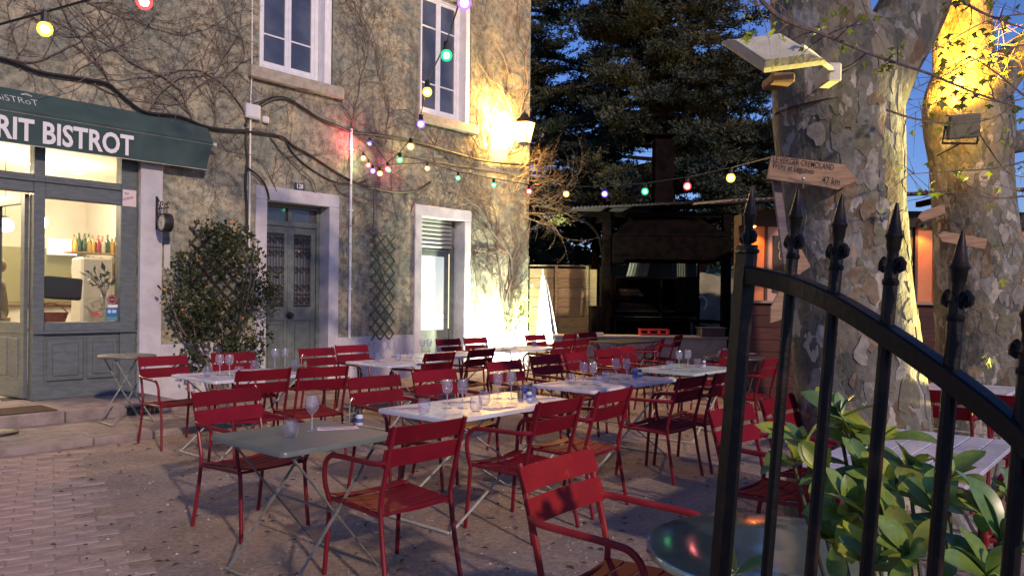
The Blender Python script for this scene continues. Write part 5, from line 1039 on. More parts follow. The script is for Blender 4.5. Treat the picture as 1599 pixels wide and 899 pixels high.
MB().cbox(-0.018, -0.018, 1.585, 0.018, 0.018, 1.592, c=0.002, M=Matrix.Translation(gpt(0, 0) + Vector((LEAN * 1.59, 0, 0)))).build('post_cap', M_GATE, G)

# ------------------------------------------------------------------ plane trees
def lofted(rings, n, mt, name, parent, rough=0.03, seed=1, lobes=3):
    rg_ = random.Random(seed); ph = [rg_.uniform(0, 6) for _ in range(6)]; P = smooth_path([r[:3] for r in rings], 5); RR = [v.x for v in smooth_path([(r[3], 0, 0) for r in rings], 5)]
    b = MB()
    for j, (p, r) in enumerate(zip(P, RR)):
        d = (P[min(j + 1, len(P) - 1)] - P[max(j - 1, 0)]).normalized(); x = (Vector((1, 0, 0)) - d * d.x).normalized(); y = d.cross(x)
        for k_ in range(n):
            a = 2 * PI * k_ / n; q = r * (1 + rough * (math.sin(lobes * a + ph[0] + j * 0.10) + 0.6 * math.sin(5 * a + ph[1] - j * 0.16) + 0.5 * math.sin(2 * a + ph[2] + j * 0.23)))
            b.v.append(tuple(p + x * math.cos(a) * q + y * math.sin(a) * q))
    for j in range(len(P) - 1): b.f.extend([(j * n + k_, j * n + (k_ + 1) % n, (j + 1) * n + (k_ + 1) % n, (j + 1) * n + k_) for k_ in range(n)])
    b.f.append(tuple((len(P) - 1) * n + k_ for k_ in range(n))); b.m = [0] * len(b.f)
    return b.build(name, mt, parent, 70)
def LP(px, py, Y, r, o): p = aty(px, py, Y) - o; return (p.x, p.y, p.z, r)
T1o = Vector((2.36, 5.25, 0)); PT = thing('plane_tree', 'big mottled plane tree trunk with arrow sign and old floodlight, behind the gate', 'tree', T1o)
lofted([(0.12, 0, -0.1, 0.62), (0.06, 0, 0.15, 0.53), LP(1345, 700, 5.25, 0.45, T1o), LP(1340, 600, 5.25, 0.422, T1o), LP(1326, 470, 5.25, 0.398, T1o), LP(1315, 350, 5.25, 0.392, T1o), LP(1310, 250, 5.25, 0.40, T1o), LP(1306, 170, 5.25, 0.415, T1o), LP(1312, 110, 5.25, 0.42, T1o), LP(1320, 60, 5.25, 0.36, T1o), LP(1325, 30, 5.25, 0.2, T1o)], 40, M_BARK, 'trunk', PT, 0.016, 3)
lofted([LP(1290, 170, 5.2, 0.34, T1o), LP(1283, 90, 5.2, 0.335, T1o), LP(1278, 0, 5.2, 0.31, T1o), LP(1262, -200, 5.3, 0.28, T1o), LP(1220, -450, 5.5, 0.22, T1o), LP(1180, -800, 5.9, 0.12, T1o)], 28, M_BARK, 'limb', PT, 0.03, 5)
lofted([LP(1340, 175, 5.15, 0.26, T1o), LP(1372, 100, 5.15, 0.255, T1o), LP(1412, 40, 5.15, 0.23, T1o), LP(1440, -30, 5.15, 0.215, T1o), LP(1490, -220, 5.1, 0.17, T1o), LP(1560, -500, 4.9, 0.12, T1o)], 28, M_BARK, 'limb', PT, 0.03, 6)
# the loose bark flake on the left edge
T2o = Vector((5.05, 8.4, 0)); PT2 = thing('plane_tree', 'second plane tree trunk at the right, lit orange high up', 'tree', T2o)
lofted([(0.1, 0, -0.1, 0.62), LP(1540, 560, 8.4, 0.50, T2o), LP(1530, 460, 8.4, 0.45, T2o), LP(1522, 360, 8.4, 0.41, T2o), LP(1515, 260, 8.4, 0.40, T2o), LP(1512, 200, 8.4, 0.44, T2o), LP(1510, 150, 8.4, 0.42, T2o), LP(1513, 100, 8.4, 0.30, T2o)], 36, M_BARK, 'trunk', PT2, 0.025, 9)
lofted([LP(1515, 200, 8.4, 0.32, T2o), LP(1506, 110, 8.4, 0.30, T2o), LP(1503, 20, 8.4, 0.28, T2o), LP(1500, -200, 8.5, 0.24, T2o), LP(1480, -500, 8.7, 0.15, T2o)], 24, M_BARK, 'limb', PT2, 0.04, 2)
lofted([LP(1530, 180, 8.5, 0.2, T2o), LP(1565, 120, 8.6, 0.19, T2o), LP(1620, 60, 8.7, 0.17, T2o), LP(1760, -60, 9.0, 0.13, T2o)], 20, M_BARK, 'limb', PT2, 0.04, 4)
lofted([LP(1540, 225, 8.5, 0.15, T2o), LP(1590, 222, 8.7, 0.13, T2o), LP(1680, 200, 9.0, 0.10, T2o)], 16, M_BARK, 'limb', PT2, 0.04, 8)

from mathutils.bvhtree import BVHTree
M_PLATE = [mat('bark_plate_pale', (0.27, 0.255, 0.22), 0.85, (0.19, 0.18, 0.155), scale=20, bump=0.3), mat('bark_plate_grey', (0.17, 0.17, 0.15), 0.85, (0.12, 0.12, 0.105), scale=20, bump=0.4), mat('bark_plate_brown', (0.13, 0.095, 0.062), 0.9, (0.19, 0.15, 0.10), scale=20, bump=0.4), mat('bark_plate_olive', (0.14, 0.135, 0.09), 0.85, (0.10, 0.095, 0.065), scale=20, bump=0.4)]
def plates(tree, trunk, n, zlo, zhi, seed, amin=-2.9, amax=0.0):
    rr_ = random.Random(seed); me = trunk.data; bv = BVHTree.FromPolygons([v.co for v in me.vertices], [tuple(p.vertices) for p in me.polygons])
    for i in range(n):
        z = rr_.uniform(zlo, zhi); a = rr_.uniform(amin, amax); d = Vector((math.cos(a), math.sin(a), 0)); hit = bv.ray_cast(Vector((0, 0, z)) + d * 2.5 + Vector((-0.12 * z / 3, 0, 0)), -d)
        if hit[0] is None: continue
        c, nrm = hit[0], hit[1]; nrm = nrm if nrm.dot(d) > 0 else -nrm; tx = Vector((0, 0, 1)).cross(nrm).normalized(); ty = nrm.cross(tx); sz = rr_.uniform(0.022, 0.06) * (1.5 if rr_.random() < 0.2 else 1); el = rr_.uniform(1.0, 2.3); ph = rr_.uniform(0, 6); top = []; low = []
        for k_ in range(12):
            t_ = 2 * PI * k_ / 12; r_ = sz * (1 + 0.28 * math.sin(2 * t_ + ph) + 0.2 * math.sin(3 * t_ + 2 * ph) + rr_.uniform(-0.14, 0.14)); q = c + tx * math.cos(t_) * r_ + ty * math.sin(t_) * r_ * el
            h = bv.ray_cast(q + nrm * 0.3, -nrm); qq = h[0] if h[0] is not None else q; low.append(qq - nrm * 0.004); top.append(qq + nrm * rr_.uniform(0.003, 0.008))
        b = MB(); b.add(top + [c + nrm * 0.005] + low, [(k_, (k_ + 1) % 12, 12) for k_ in range(12)] + [(k_, 13 + k_, 13 + (k_ + 1) % 12, (k_ + 1) % 12) for k_ in range(12)]); b.build('bark_plate', M_PLATE[rr_.choices((0, 1, 2, 3), (4, 3, 3, 3))[0]], tree, 30)
plates(PT, KIDS[PT.name][0], 150, 0.3, 3.0, 5, -2.75, -0.1)
plates(PT2, KIDS[PT2.name][0], 70, 1.0, 3.6, 6, -2.9, -0.3)

# leafy twigs: lobed young leaves, each leaf its own piece
M_YLEAF = [leafmat('spring_leaf', (0.20, 0.25, 0.03), (0.30, 0.33, 0.05), 0.5, 0.4), leafmat('spring_leaf_dark', (0.11, 0.17, 0.03), (0.18, 0.24, 0.045), 0.5, 0.4)]
def lobed(): # folded five-lobed plane leaf
    ang = [-100, -62, -38, -18, 0, 18, 38, 62, 100]; rad = [0.30, 0.80, 0.45, 0.85, 0.55, 0.0, 0, 0, 0]; rad = [0.35, 0.78, 0.48, 0.9, 0.62, 0.9, 0.48, 0.78, 0.35]; rad[4] = 1.1; rad[3] = 0.58; rad[5] = 0.58
    vs = [(0, 0, 0)] + [(r_ * math.sin(R(a)), 0.28 + r_ * math.cos(R(a)) * 0.75, 0.16 * abs(math.sin(R(a))) * r_) for a, r_ in zip(ang, rad)]
    return MB().add(vs, [(0, i, i + 1) for i in range(1, 9)])
LM = [lobed().mesh('leaf', m_, 0) for m_ in M_YLEAF]
def leafy(paths, parent, po, seed, nleaf, size, spread=0.06):
    rr_ = random.Random(seed)
    for pi, (pts, r0) in enumerate(paths):
        P = smooth_path([aty(*q) - po for q in pts], 5); st_ = MB().tube(P, [r0 * (1 - 0.75 * j / len(P)) for j in range(len(P))], 5)
        br = None; spots = []
        for j in range(int(nleaf[pi] * 0.6)):
            q = P[rr_.randrange(len(P) // 6, len(P))]; e = q + Vector((rr_.gauss(0, spread * 1.6), rr_.gauss(0, spread * 1.2), rr_.gauss(0.0, spread * 1.6))); st_.tube([q, (q + e) / 2 + Vector((0, 0, 0.012)), e], [r0 * 0.35, r0 * 0.25, r0 * 0.15], 4); spots.append(e)
        br = st_.build('branch', M_VINE, parent)
        for j in range(nleaf[pi]):
            e = spots[rr_.randrange(len(spots))] + Vector((rr_.gauss(0, 0.018), rr_.gauss(0, 0.018), rr_.gauss(0, 0.018)))
            o = link('leaf', LM[0 if rr_.random() < 0.6 else 1], br); sz = size * rr_.uniform(0.55, 1.25)
            o.matrix_local = Matrix.Translation(e) @ Matrix.Rotation(rr_.uniform(0, 6.28), 4, 'Z') @ Matrix.Rotation(rr_.uniform(-1.9, -0.2), 4, 'X') @ Matrix.Rotation(rr_.uniform(-0.6, 0.6), 4, 'Y') @ Matrix.Scale(sz, 4)
leafy([([(1165, -30, 3.9), (1215, 25, 3.9), (1290, 55, 3.9), (1370, 88, 3.9), (1450, 115, 3.85), (1530, 148, 3.8), (1640, 182, 3.8)], 0.013),
       ([(1385, 172, 4.2), (1430, 186, 4.2), (1490, 194, 4.2), (1545, 186, 4.2), (1580, 168, 4.2)], 0.007),
       ([(1470, -20, 3.7), (1530, 18, 3.7), (1600, 45, 3.7)], 0.010),
       ([(1530, 210, 4.6), (1575, 270, 4.6), (1620, 275, 4.6)], 0.006),
       ([(1640, 240, 4.4), (1560, 262, 4.4), (1480, 268, 4.4), (1420, 272, 4.4)], 0.007),
       ([(1600, 150, 4.3), (1550, 110, 4.3), (1510, 90, 4.3), (1480, 120, 4.3)], 0.006)], PT, T1o, 5, [30, 14, 20, 12, 30, 18], 0.038)
leafy([([(1150, -25, 4.0), (1180, 8, 4.0), (1212, 4, 4.0), (1240, 34, 4.0)], 0.006), ([(1172, -20, 4.05), (1190, 25, 4.05), (1200, 60, 4.05)], 0.004), ([(1335, -30, 4.1), (1352, 18, 4.1), (1368, 52, 4.1)], 0.005), ([(1290, 58, 3.9), (1318, 40, 3.9), (1345, 44, 3.9)], 0.004)], PT, T1o, 15, [22, 10, 18, 10], 0.046, 0.05)
leafy([([(1600, 70, 6.8), (1530, 90, 6.8), (1470, 120, 6.8), (1420, 140, 6.8)], 0.008), ([(1620, 20, 6.8), (1550, 30, 6.8), (1490, 60, 6.8), (1440, 90, 6.8)], 0.008), ([(1640, 300, 6.6), (1560, 310, 6.6), (1490, 300, 6.6), (1430, 312, 6.6)], 0.008), ([(1640, 390, 6.0), (1590, 380, 6.0), (1560, 395, 6.0)], 0.006), ([(1640, 530, 5.0), (1600, 540, 5.0), (1575, 545, 5.0)], 0.005), ([(1640, 140, 7.0), (1570, 160, 7.0), (1500, 150, 7.0), (1430, 175, 7.0)], 0.008)], PT2, T2o, 6, [44, 44, 30, 8, 5, 44], 0.062, 0.14)
rr = random.Random(91); paths = []
for i in range(11):
    x, y = rr.uniform(1480, 1620), rr.uniform(-30, 150); dx, dy = rr.choice((-1, 1)) * rr.uniform(25, 75), rr.uniform(-45, 25); Yd = rr.uniform(7.5, 8.0); paths.append(([(x, y, Yd), (x + dx * 0.5, y + dy * 0.5 - 6, Yd), (x + dx, y + dy, Yd - 0.1)], 0.006))
leafy(paths, PT2, T2o, 13, [13] * 11, 0.055, 0.13)
o = None
# crown of the big plane tree above the frame: boughs with young leaves, they break up the evening light
b = MB(); rr = random.Random(17); lfp = []
for i in range(16):
    a = rr.uniform(0, 6.28); p = Vector((-0.3 + rr.uniform(-0.3, 0.3), rr.uniform(-0.2, 0.3), rr.uniform(4.5, 6.2))); d = Vector((math.cos(a), math.sin(a), rr.uniform(0.15, 0.7))); pts = [p.copy()]
    for k_ in range(7): d = (d + Vector((rr.gauss(0, 0.15), rr.gauss(0, 0.15), rr.gauss(0, 0.12)))).normalized(); p = p + d * 0.5; pts.append(p.copy()); lfp += [p + Vector((rr.gauss(0, 0.25), rr.gauss(0, 0.25), rr.gauss(0, 0.2))) for _ in range(26)]
    b.tube(pts, [0.06 * (1 - 0.8 * k_ / 7) for k_ in range(8)], 6)
b.build('bough', M_BARK, PT)
lf = MB(); leaf_cloud(lf, np.array([tuple(p) for p in lfp]), np.tile([0, 0, -0.4], (len(lfp), 1)), 0.10, np.random.default_rng(2), wid=0.8, jitter=1.0)
o = lf.build('foliage', M_YLEAF[0], PT, 0); o['kind'] = 'stuff'

# boards and floodlights on the trees
def board(name, label, pts, Y, th, mt, texts=(), tilt=0.0, cat='sign', dirY=None):
    """pts: outline in photo pixels at distance Y, real thickness th towards the trunk"""
    P = [aty(x, y, Y if dirY is None else Y + dirY * (x - pts[0][0])) for x, y in pts]; o = sum(P, Vector()) / len(P); n = len(P)
    t = thing(name, label, cat, o); b = MB(); back = Vector((0, th, 0))
    b.add([p - o for p in P] + [p - o + back for p in P], [tuple(range(n))[::-1], tuple(range(n, 2 * n))] + [(i, (i + 1) % n, n + (i + 1) % n, n + i) for i in range(n)])
    bm_ = b.build('board', mt, t, 0)
    for (tx, px, py, size, rot, xs, bold) in texts:
        p = aty(px, py, Y) - o + Vector((0, -0.0015, 0)); MB().text(tx, size, Matrix.Translation(p) @ RX @ Matrix.Rotation(R(rot), 4, 'Z'), bold=bold, xs=xs).build('writing', M_INK, bm_, 0)
    return t
t = board('arrow_sign', 'wooden arrow sign with handwriting pointing right on the big plane trunk', [(1205, 243), (1318, 257), (1340, 281), (1310, 295), (1198, 279)], 4.78, 0.022, M_SIGNW,
      [('LE VERGER CREMOLAND', 1206, 252.5, 0.052, -7.5, 0.66, 0.0004), ('Fruits et L\u00e9gumes', 1206, 263, 0.050, -7.5, 0.72, 0.0004), ('47 km', 1283, 286, 0.062, -7, 0.72, 0.0006)])
hd = MB().lathe([(0.0, 0.004), (0.008, 0.002), (0.009, 0.0)], 12, M=Matrix.Translation(aty(1255, 279, 4.775) - t.location) @ RX).build('screw', M_CHROME, t)
board('leaning_plank', 'dark weathered plank standing against the left side of the big plane trunk', [(1207, 283), (1219, 283), (1236, 412), (1224, 412)], 4.88, 0.03, mat('weathered_plank', (0.12, 0.095, 0.10), 0.85, (0.17, 0.14, 0.14), scale=6, stretch=(1, 1, 8)), cat='plank')
board('direction_board', 'small pointed board hung slanting on the left of the big trunk, lower end cut square', [(1218, 452), (1239, 444), (1246, 452), (1222, 498), (1203, 504), (1204, 480)], 4.80, 0.02, M_SIGNW, cat='sign')
board('direction_board', 'small wooden board with a pointed tip above the gate arch on the big trunk', [(1241, 388), (1252, 390), (1266, 416), (1248, 428), (1240, 426)], 4.82, 0.02, M_SIGNW, cat='sign')
def scr(t, rows, Y):
    b = MB()
    for (x0, y0, x1, y1) in rows:
        k_ = 9; pts = [aty(x0 + (x1 - x0) * i / k_, y0 + (y1 - y0) * i / k_ + (0.9 if i % 2 else -0.9), Y) - t.location for i in range(k_ + 1)]; b.tube(pts, 0.0016, 4)
    return b
t = board('arrow_sign', 'small wooden arrow sign pointing left on the second plane trunk', [(1434, 340), (1441, 330), (1475, 318), (1476, 333), (1441, 346)], 7.78, 0.03, M_SIGNW)
t = board('arrow_sign', 'brown plank sign pointing left below the other on the second plane trunk', [(1465, 367), (1474, 361), (1542, 373), (1538, 389), (1472, 377)], 7.86, 0.03, M_SIGNW)

t = thing('floodlight', 'large weathered white floodlight, unlit, mounted on the big plane trunk', 'floodlight', aty(1210, 85, 4.5))
o = t.location.copy(); A_, B_, C_, D_ = [aty(*q) - o for q in ((1127, 69, 4.59), (1219, 57, 4.47), (1291, 100, 4.36), (1193, 113, 4.48))]
nf = (B_ - A_).cross(D_ - A_).normalized(); nf = nf if nf.z > 0 else -nf; M_LAMPB = mat('weathered_lamp_paint', (0.50, 0.48, 0.38), 0.6, (0.60, 0.58, 0.48), scale=12, bump=0.2)
up_ = nf * 0.075; c_ = (A_ + B_ + C_ + D_) / 4
def q4(k, h): return [c_ + (p - c_) * k + nf * h for p in (A_, B_, C_, D_)]
b = MB(); rings = [q4(0.93, 0.004), q4(0.94, -0.008), q4(1.0, -0.008), q4(1.0, 0.02), q4(0.96, 0.05), q4(0.70, 0.10)]
for r_ in rings: b.v.extend(r_)
for k_ in range(5): b.f.extend([(k_ * 4 + i, k_ * 4 + (i + 1) % 4, k_ * 4 + 4 + (i + 1) % 4, k_ * 4 + 4 + i) for i in range(4)])
b.f.append((20, 21, 22, 23)); b.m = [0] * len(b.f); b.build('housing', M_LAMPB, t, 20)
MB().add(q4(0.93, 0.003), [(0, 1, 2, 3)]).build('lens', mat('frosted_lens', (0.06, 0.06, 0.04), 0.4, (0.08, 0.08, 0.055), scale=10), t, 0)
fr = [c_ + (p - c_) * 0.93 for p in (A_, B_, C_, D_)]
for i in range(9):
    k_ = (i + 0.5) / 9; p, q = fr[0].lerp(fr[1], k_), fr[3].lerp(fr[2], k_); MB().tube([p - nf * 0.004, q - nf * 0.004], 0.0085, 6).build('lens_rib', mat('ribbed_glass', (0.40, 0.38, 0.22), 0.35), t)
ab = (aty(1302, 112, 4.62) - o); MB().tube([c_.lerp((B_ + C_) / 2, 0.95) + nf * 0.05, (B_ + C_) / 2 + Vector((0.05, 0.02, -0.01)), ab], 0.016, 6).build('bracket', M_LAMPB, t)
MB().tube(smooth_path([ab, aty(1318, 108, 4.75) - o, aty(1340, 95, 4.8) - o, aty(1362, 72, 4.85) - o], 4), 0.007, 6).build('cord', M_CABLE, t)
MB().cbox(-0.04, -0.02, -0.06, 0.04, 0.2, 0.05, c=0.008, M=Matrix.Translation(ab)).build('mount', M_LAMPB, t)
MB().cbox(-0.07, -0.10, -0.06, 0.07, 0.10, 0.0, c=0.01, M=Matrix.Translation(aty(1215, 120, 4.72) - o)).build('wood_block', mat('brown_block', (0.20, 0.12, 0.07), 0.8), t)

f2 = aty(1503, 197, 7.55); t = thing('floodlight', 'square floodlight seen from behind, shining up the second plane tree', 'floodlight', f2)
Mf = Matrix.Rotation(R(-6), 4, 'Y') @ Matrix.Rotation(R(18), 4, 'X')
MB().cbox(-0.16, -0.04, -0.12, 0.16, 0.06, 0.12, c=0.015, M=Mf).build('housing', mat('grey_lamp_body', (0.13, 0.125, 0.08), 0.5, (0.16, 0.15, 0.10), scale=6), t)
MB().box(-0.14, 0.061, -0.10, 0.14, 0.065, 0.10, M=Mf).build('lens', emis('amber_lens', (1.0, 0.55, 0.10), 60), t)
MB().tube([(-0.17, 0.0, 0), (-0.17, 0.05, -0.16), (0.17, 0.05, -0.16), (0.17, 0.0, 0)], 0.012, 6).tube([(0, 0.05, -0.16), (0, 0.45, -0.2)], 0.014, 6).build('yoke', M_DARK, t)
fl2 = lamp('tree_floodlight_beam', 'SPOT', f2 + Vector((0, -0.06, 0.16)), 2300, (1.0, 0.42, 0.03), spot_size=R(112), spot_blend=0.6, shadow_soft_size=0.1); aim(fl2, f2 + Vector((0.04, 0.7, 1.7)))

# ------------------------------------------------------------------ garden hut at the right
HY = 11.6
HT_ = thing('garden_hut', 'wooden hut with salmon panels above and red-stained boards below, corrugated roof', 'hut', (7.2, HY, 0))
ho = Vector((7.2, HY, 0))
def hx(px, Y=HY): return (px - 799.5 + 4.0) / FPX * Y - ho.x
x0, x1 = hx(1150), hx(1720)
zl = 1.46
nb = 8
for i in range(nb):
    z = i * zl / nb
    for (a, c) in ((x0, (x0 + x1) / 2 - 0.2), ((x0 + x1) / 2 - 0.196, x1)): MB().cbox(a, -0.03 + rnd.uniform(-0.004, 0.004), z + 0.003, c, 0.0, z + zl / nb - 0.003, c=0.004).build('cladding_board', M_REDWOOD, HT_)
part('ledge', mat('grey_ledge', (0.20, 0.17, 0.15), 0.7), HT_, (x0, -0.12, zl, x1, 0.0, zl + 0.04), c=0.004)
pan = [(1158, 1189), (1427, 1450.5), (1451.5, 1476), (1580, 1640)]
for (a, c) in pan: part('salmon_panel', M_ORANGE, HT_, (hx(a), -0.01, zl + 0.04, hx(c), 0.02, 2.62), c=0.004)
part('salmon_panel', mat('pale_rose_panel', (0.40, 0.25, 0.21), 0.6), HT_, (hx(1193), -0.012, zl + 0.04, hx(1250), 0.02, 2.62))
for p in (1191, 1251, 1425, 1478, 1578): part('stud', mat('dark_stud', (0.05, 0.025, 0.02), 0.7), HT_, (hx(p) - 0.02, -0.03, zl + 0.04, hx(p) + 0.02, 0.03, 2.62))
part('sill_strip', M_ORANGE, HT_, (hx(1478) + 0.021, -0.02, zl + 0.04, hx(1578) - 0.021, 0.02, zl + 0.16))
for (a, c) in ((1252.5, 1424), (1479.5, 1576.5)): part('dark_window', M_NIGHTP, HT_, (hx(a), 0.03, zl + (0.04 if a < 1300 else 0.165), hx(c), 0.04, 2.62))
part('beam', mat('dark_beam', (0.02, 0.014, 0.012), 0.8), HT_, (x0, -0.10, 2.621, x1, 0.05, 2.86)); part('side_wall', M_REDWOOD, HT_, (x0, 0.05, 0, x0 + 0.05, 0.3, 2.8)); part('back_wall', M_REDWOOD, HT_, (x0 + 1.5, 4.001, 0, x1, 4.05, 2.8))
MB().add([(x0, 0.301, 0), (x0 + 1.5, 4.0, 0), (x0 + 1.5, 4.0, 2.8), (x0, 0.301, 2.8), (x0 + 0.06, 0.301, 0), (x0 + 1.56, 4.0, 0), (x0 + 1.56, 4.0, 2.8), (x0 + 0.06, 0.301, 2.8)], [(3, 2, 1, 0), (4, 5, 6, 7), (0, 4, 7, 3), (2, 6, 5, 1), (3, 7, 6, 2)]).build('slanting_wall', M_REDWOOD, HT_, 0)
part('floor', M_CONC, HT_, (x0, -0.02, 0.002, x1, 4.0, 0.0025))
def corrugated(xa, xb, ya, yb, zf, pitch=0.076, amp=0.016, th=0.004):
    b = MB(); n = int((xb - xa) / pitch * 6); 
    for lev in (0, 1):
        for (y) in (ya, yb):
            for i in range(n + 1): x = xa + (xb - xa) * i / n; b.v.append((x, y, zf(x, y) + amp * math.sin(2 * PI * x / pitch) - lev * th))
    m_ = n + 1
    for i in range(n): b.f.extend([(i, i + 1, m_ + i + 1, m_ + i), (2 * m_ + i, 3 * m_ + i, 3 * m_ + i + 1, 2 * m_ + i + 1), (i, 2 * m_ + i, 2 * m_ + i + 1, i + 1)])
    b.m = [0] * len(b.f); return b
M_CORR = mat('corrugated_iron', (0.16, 0.165, 0.19), 0.5, (0.22, 0.22, 0.24), scale=5, metal=0.3)
corrugated(x0 - 0.35, x1, -0.75, 1.6, lambda x, y: 2.93 + 0.05 * (x - x0) + (y + 0.75) * 0.10).build('corrugated_roof', M_CORR, HT_, 60)
for i in range(7): part('rafter', MATS['dark_beam'], HT_, (x0 + 0.1 + i * 0.85, -0.65, 2.80 + 0.043 * i, x0 + 0.17 + i * 0.85, 0.0, 2.88 + 0.043 * i))
t = thing('chalkboard', 'tall chalkboard on the hut panel left of the plane trunk', 'chalkboard', ho + Vector((hx(1221), -0.02, 0)))
part('slate', mat('slate', (0.02, 0.021, 0.025), 0.7), t, (-0.19, -0.015, 1.62, 0.20, 0.006, 2.48), c=0.004); b = MB()
for q in ([(-0.09, 2.40), (0.04, 2.42), (0.10, 2.36), (0.06, 2.28), (-0.10, 2.27), (-0.10, 2.39)], [(-0.07, 2.22), (0.02, 2.24), (0.08, 2.18), (-0.07, 2.16)], [(-0.09, 2.24), (-0.09, 2.13), (0.06, 2.12)]): b.tube(smooth_path([(x, -0.018, z) for x, z in q], 3), 0.005, 4)
b.build('chalk_drawing', mat('chalk', (0.55, 0.55, 0.55), 0.9), t)
for (px, py) in ((1177, 352), (1443, 325)):
    p = aty(px, py, HY - 0.20); p.z = 2.60; t = thing('wall_lamp', 'small amber lamp glowing under the hut eave ' + ('left of the chalkboard' if px < 1300 else 'between the two plane trunks'), 'lamp', p)
    MB().lathe([(0.0, 0.05), (0.04, 0.05), (0.05, 0.0), (0.045, 0.0)], 12).tube([(0, 0, 0.05), (0, 0.0, 0.12), (0, 0.12, 0.14)], 0.008, 5).build('shade', M_DARK, t); MB().lathe([(0.0, -0.02), (0.025, -0.012), (0.035, 0.012), (0.0, 0.02)], 12).build('bulb', emis('amber_bulb', (1.0, 0.32, 0.04), 30), t)
    lamp('hut_lamp', 'SPOT', p + Vector((0, 0, -0.03)), 20, (1.0, 0.34, 0.05), spot_size=R(120), spot_blend=0.5, shadow_soft_size=0.03).rotation_euler = (R(14), 0, 0)
# lamp further right on the hut eave that washes the side of the big trunk
ex = Vector((6.5, 5.75, 0.5)); t = thing('floodlight', 'small floodlight on a stake at the right that washes the side of the big trunk', 'floodlight', ex)
MB().cbox(-0.12, -0.08, -0.04, 0.12, 0.08, 0.04, c=0.01, M=Matrix.Rotation(R(75), 4, 'Y')).build('housing', M_DARK, t); MB().tube([(0.05, 0, 0), (0.1, 0, -0.5)], 0.03, 8).build('pole', M_DARK, t)
sl_ = lamp('side_floodlight_beam', 'SPOT', ex + Vector((-0.16, 0, 0.02)), 3300, (1.0, 0.80, 0.22), spot_size=R(31), spot_blend=0.4, shadow_soft_size=0.06); aim(sl_, Vector((2.7, 5.3, 1.75)))

# ------------------------------------------------------------------ barbecue shelter
BY = 16.3; BO = Vector((3.2, BY, 0)); B = thing('barbecue_shelter', 'black iron barbecue with big hood and chimney under a corrugated roof', 'barbecue', BO)
def bx(px, Y=BY): return (px - 799.5 + 1.0) / FPX * Y - BO.x
M_SOOT_SHADE = mat('shaded_soot_iron', (0.004, 0.0035, 0.0035), 0.85, (0.009, 0.006, 0.005), scale=6, bump=0.2, spec=0.02)  # sooty black iron, darkened further to put its shade into the colour
for p in (945, 1132): part('post', M_SOOT_SHADE, B, (bx(p) - 0.09, -0.09, 0, bx(p) + 0.09, 0.09, 3.35), c=0.01); part('post', M_SOOT_SHADE, B, (bx(p) - 0.09, 2.0, 0, bx(p) + 0.09, 2.18, 3.45), c=0.01)
part('beam', M_SOOT_SHADE, B, (bx(900), -0.05, 3.24, bx(1165), 0.05, 3.34), (bx(945) - 0.06, 0.05, 3.26, bx(945) + 0.06, 2.1, 3.34), (bx(1132) - 0.06, 0.05, 3.26, bx(1132) + 0.06, 2.1, 3.34))
for p, sg in ((945, -1), (945, 1), (1132, -1)): MB().tube(arc((bx(p) + sg * 0.09, 0, 2.45), (bx(p) + sg * 0.12, 0, 3.1), (bx(p) + sg * 0.72, 0, 3.24), 8), 0.03, 6).build('brace', M_SOOT_SHADE, B)
corrugated(bx(888), bx(1172), -0.6, 2.5, lambda x, y: 3.40 + 0.055 * (x - bx(888)) + y * 0.06).build('corrugated_roof', mat('dark_corrugated', (0.05, 0.045, 0.05), 0.6), B, 60)
hd = MB(); xa, xb, xc, xd = bx(953), bx(1129), bx(1000), bx(1080)
lv = [(xa, xb, -0.35, 1.55, 2.34), (xa, xb, -0.35, 1.55, 2.84), (xc, xd, 0.2, 1.1, 3.36)]
for (a, c, y0, y1, z) in lv: hd.v.extend([(a, y0, z), (c, y0, z), (c, y1, z), (a, y1, z)])
for k_ in range(2): hd.f.extend([(k_ * 4 + i, k_ * 4 + (i + 1) % 4, k_ * 4 + 4 + (i + 1) % 4, k_ * 4 + 4 + i) for i in range(4)])
hd.f.append((8, 9, 10, 11)); hd.m = [0] * len(hd.f); hd.build('hood', M_SOOT_SHADE, B, 20)
part('hood_rim', M_SOOT_SHADE, B, (xa - 0.02, -0.375, 2.33, xb + 0.02, -0.351, 2.38), (xa - 0.02, -0.375, 2.82, xb + 0.02, -0.351, 2.86))
ch_ = MB(); cx0, cx1 = bx(1026), bx(1056); ch_.cbox(cx0, 0.45, 3.3, cx1, 0.85, 5.0, c=0.01); ch_.build('chimney', M_SOOT_SHADE, B); part('chimney_cap', M_SOOT_SHADE, B, (cx0 - 0.18, 0.4, 5.08, cx1 + 0.03, 0.9, 5.11)); part('cap_strut', M_SOOT_SHADE, B, (cx0 + 0.02, 0.5, 5.0, cx0 + 0.05, 0.53, 5.08), (cx1 - 0.05, 0.7, 5.0, cx1 - 0.02, 0.73, 5.08))
fx0, fx1 = bx(957), bx(1091)
part('firebox', M_SOOT_SHADE, B, (fx0, 1.0, 1.17, fx1, 1.04, 1.98), (fx0, 0.0, 1.13, fx1, 1.04, 1.169), (fx0, 0.0, 1.17, fx0 + 0.04, 0.999, 1.98), (fx1 - 0.04, 0.0, 1.17, fx1, 0.999, 1.98), (fx0 + 1.0, 0.02, 1.17, fx0 + 1.04, 0.999, 1.97), (fx0, -0.02, 1.94, fx1, 0.0, 1.985), (fx1 - 0.5, 0.0, 1.25, fx1 - 0.041, 0.03, 1.93))
M_GRATE = mat('grill_steel', (0.16, 0.12, 0.10), 0.5, metal=0.6)
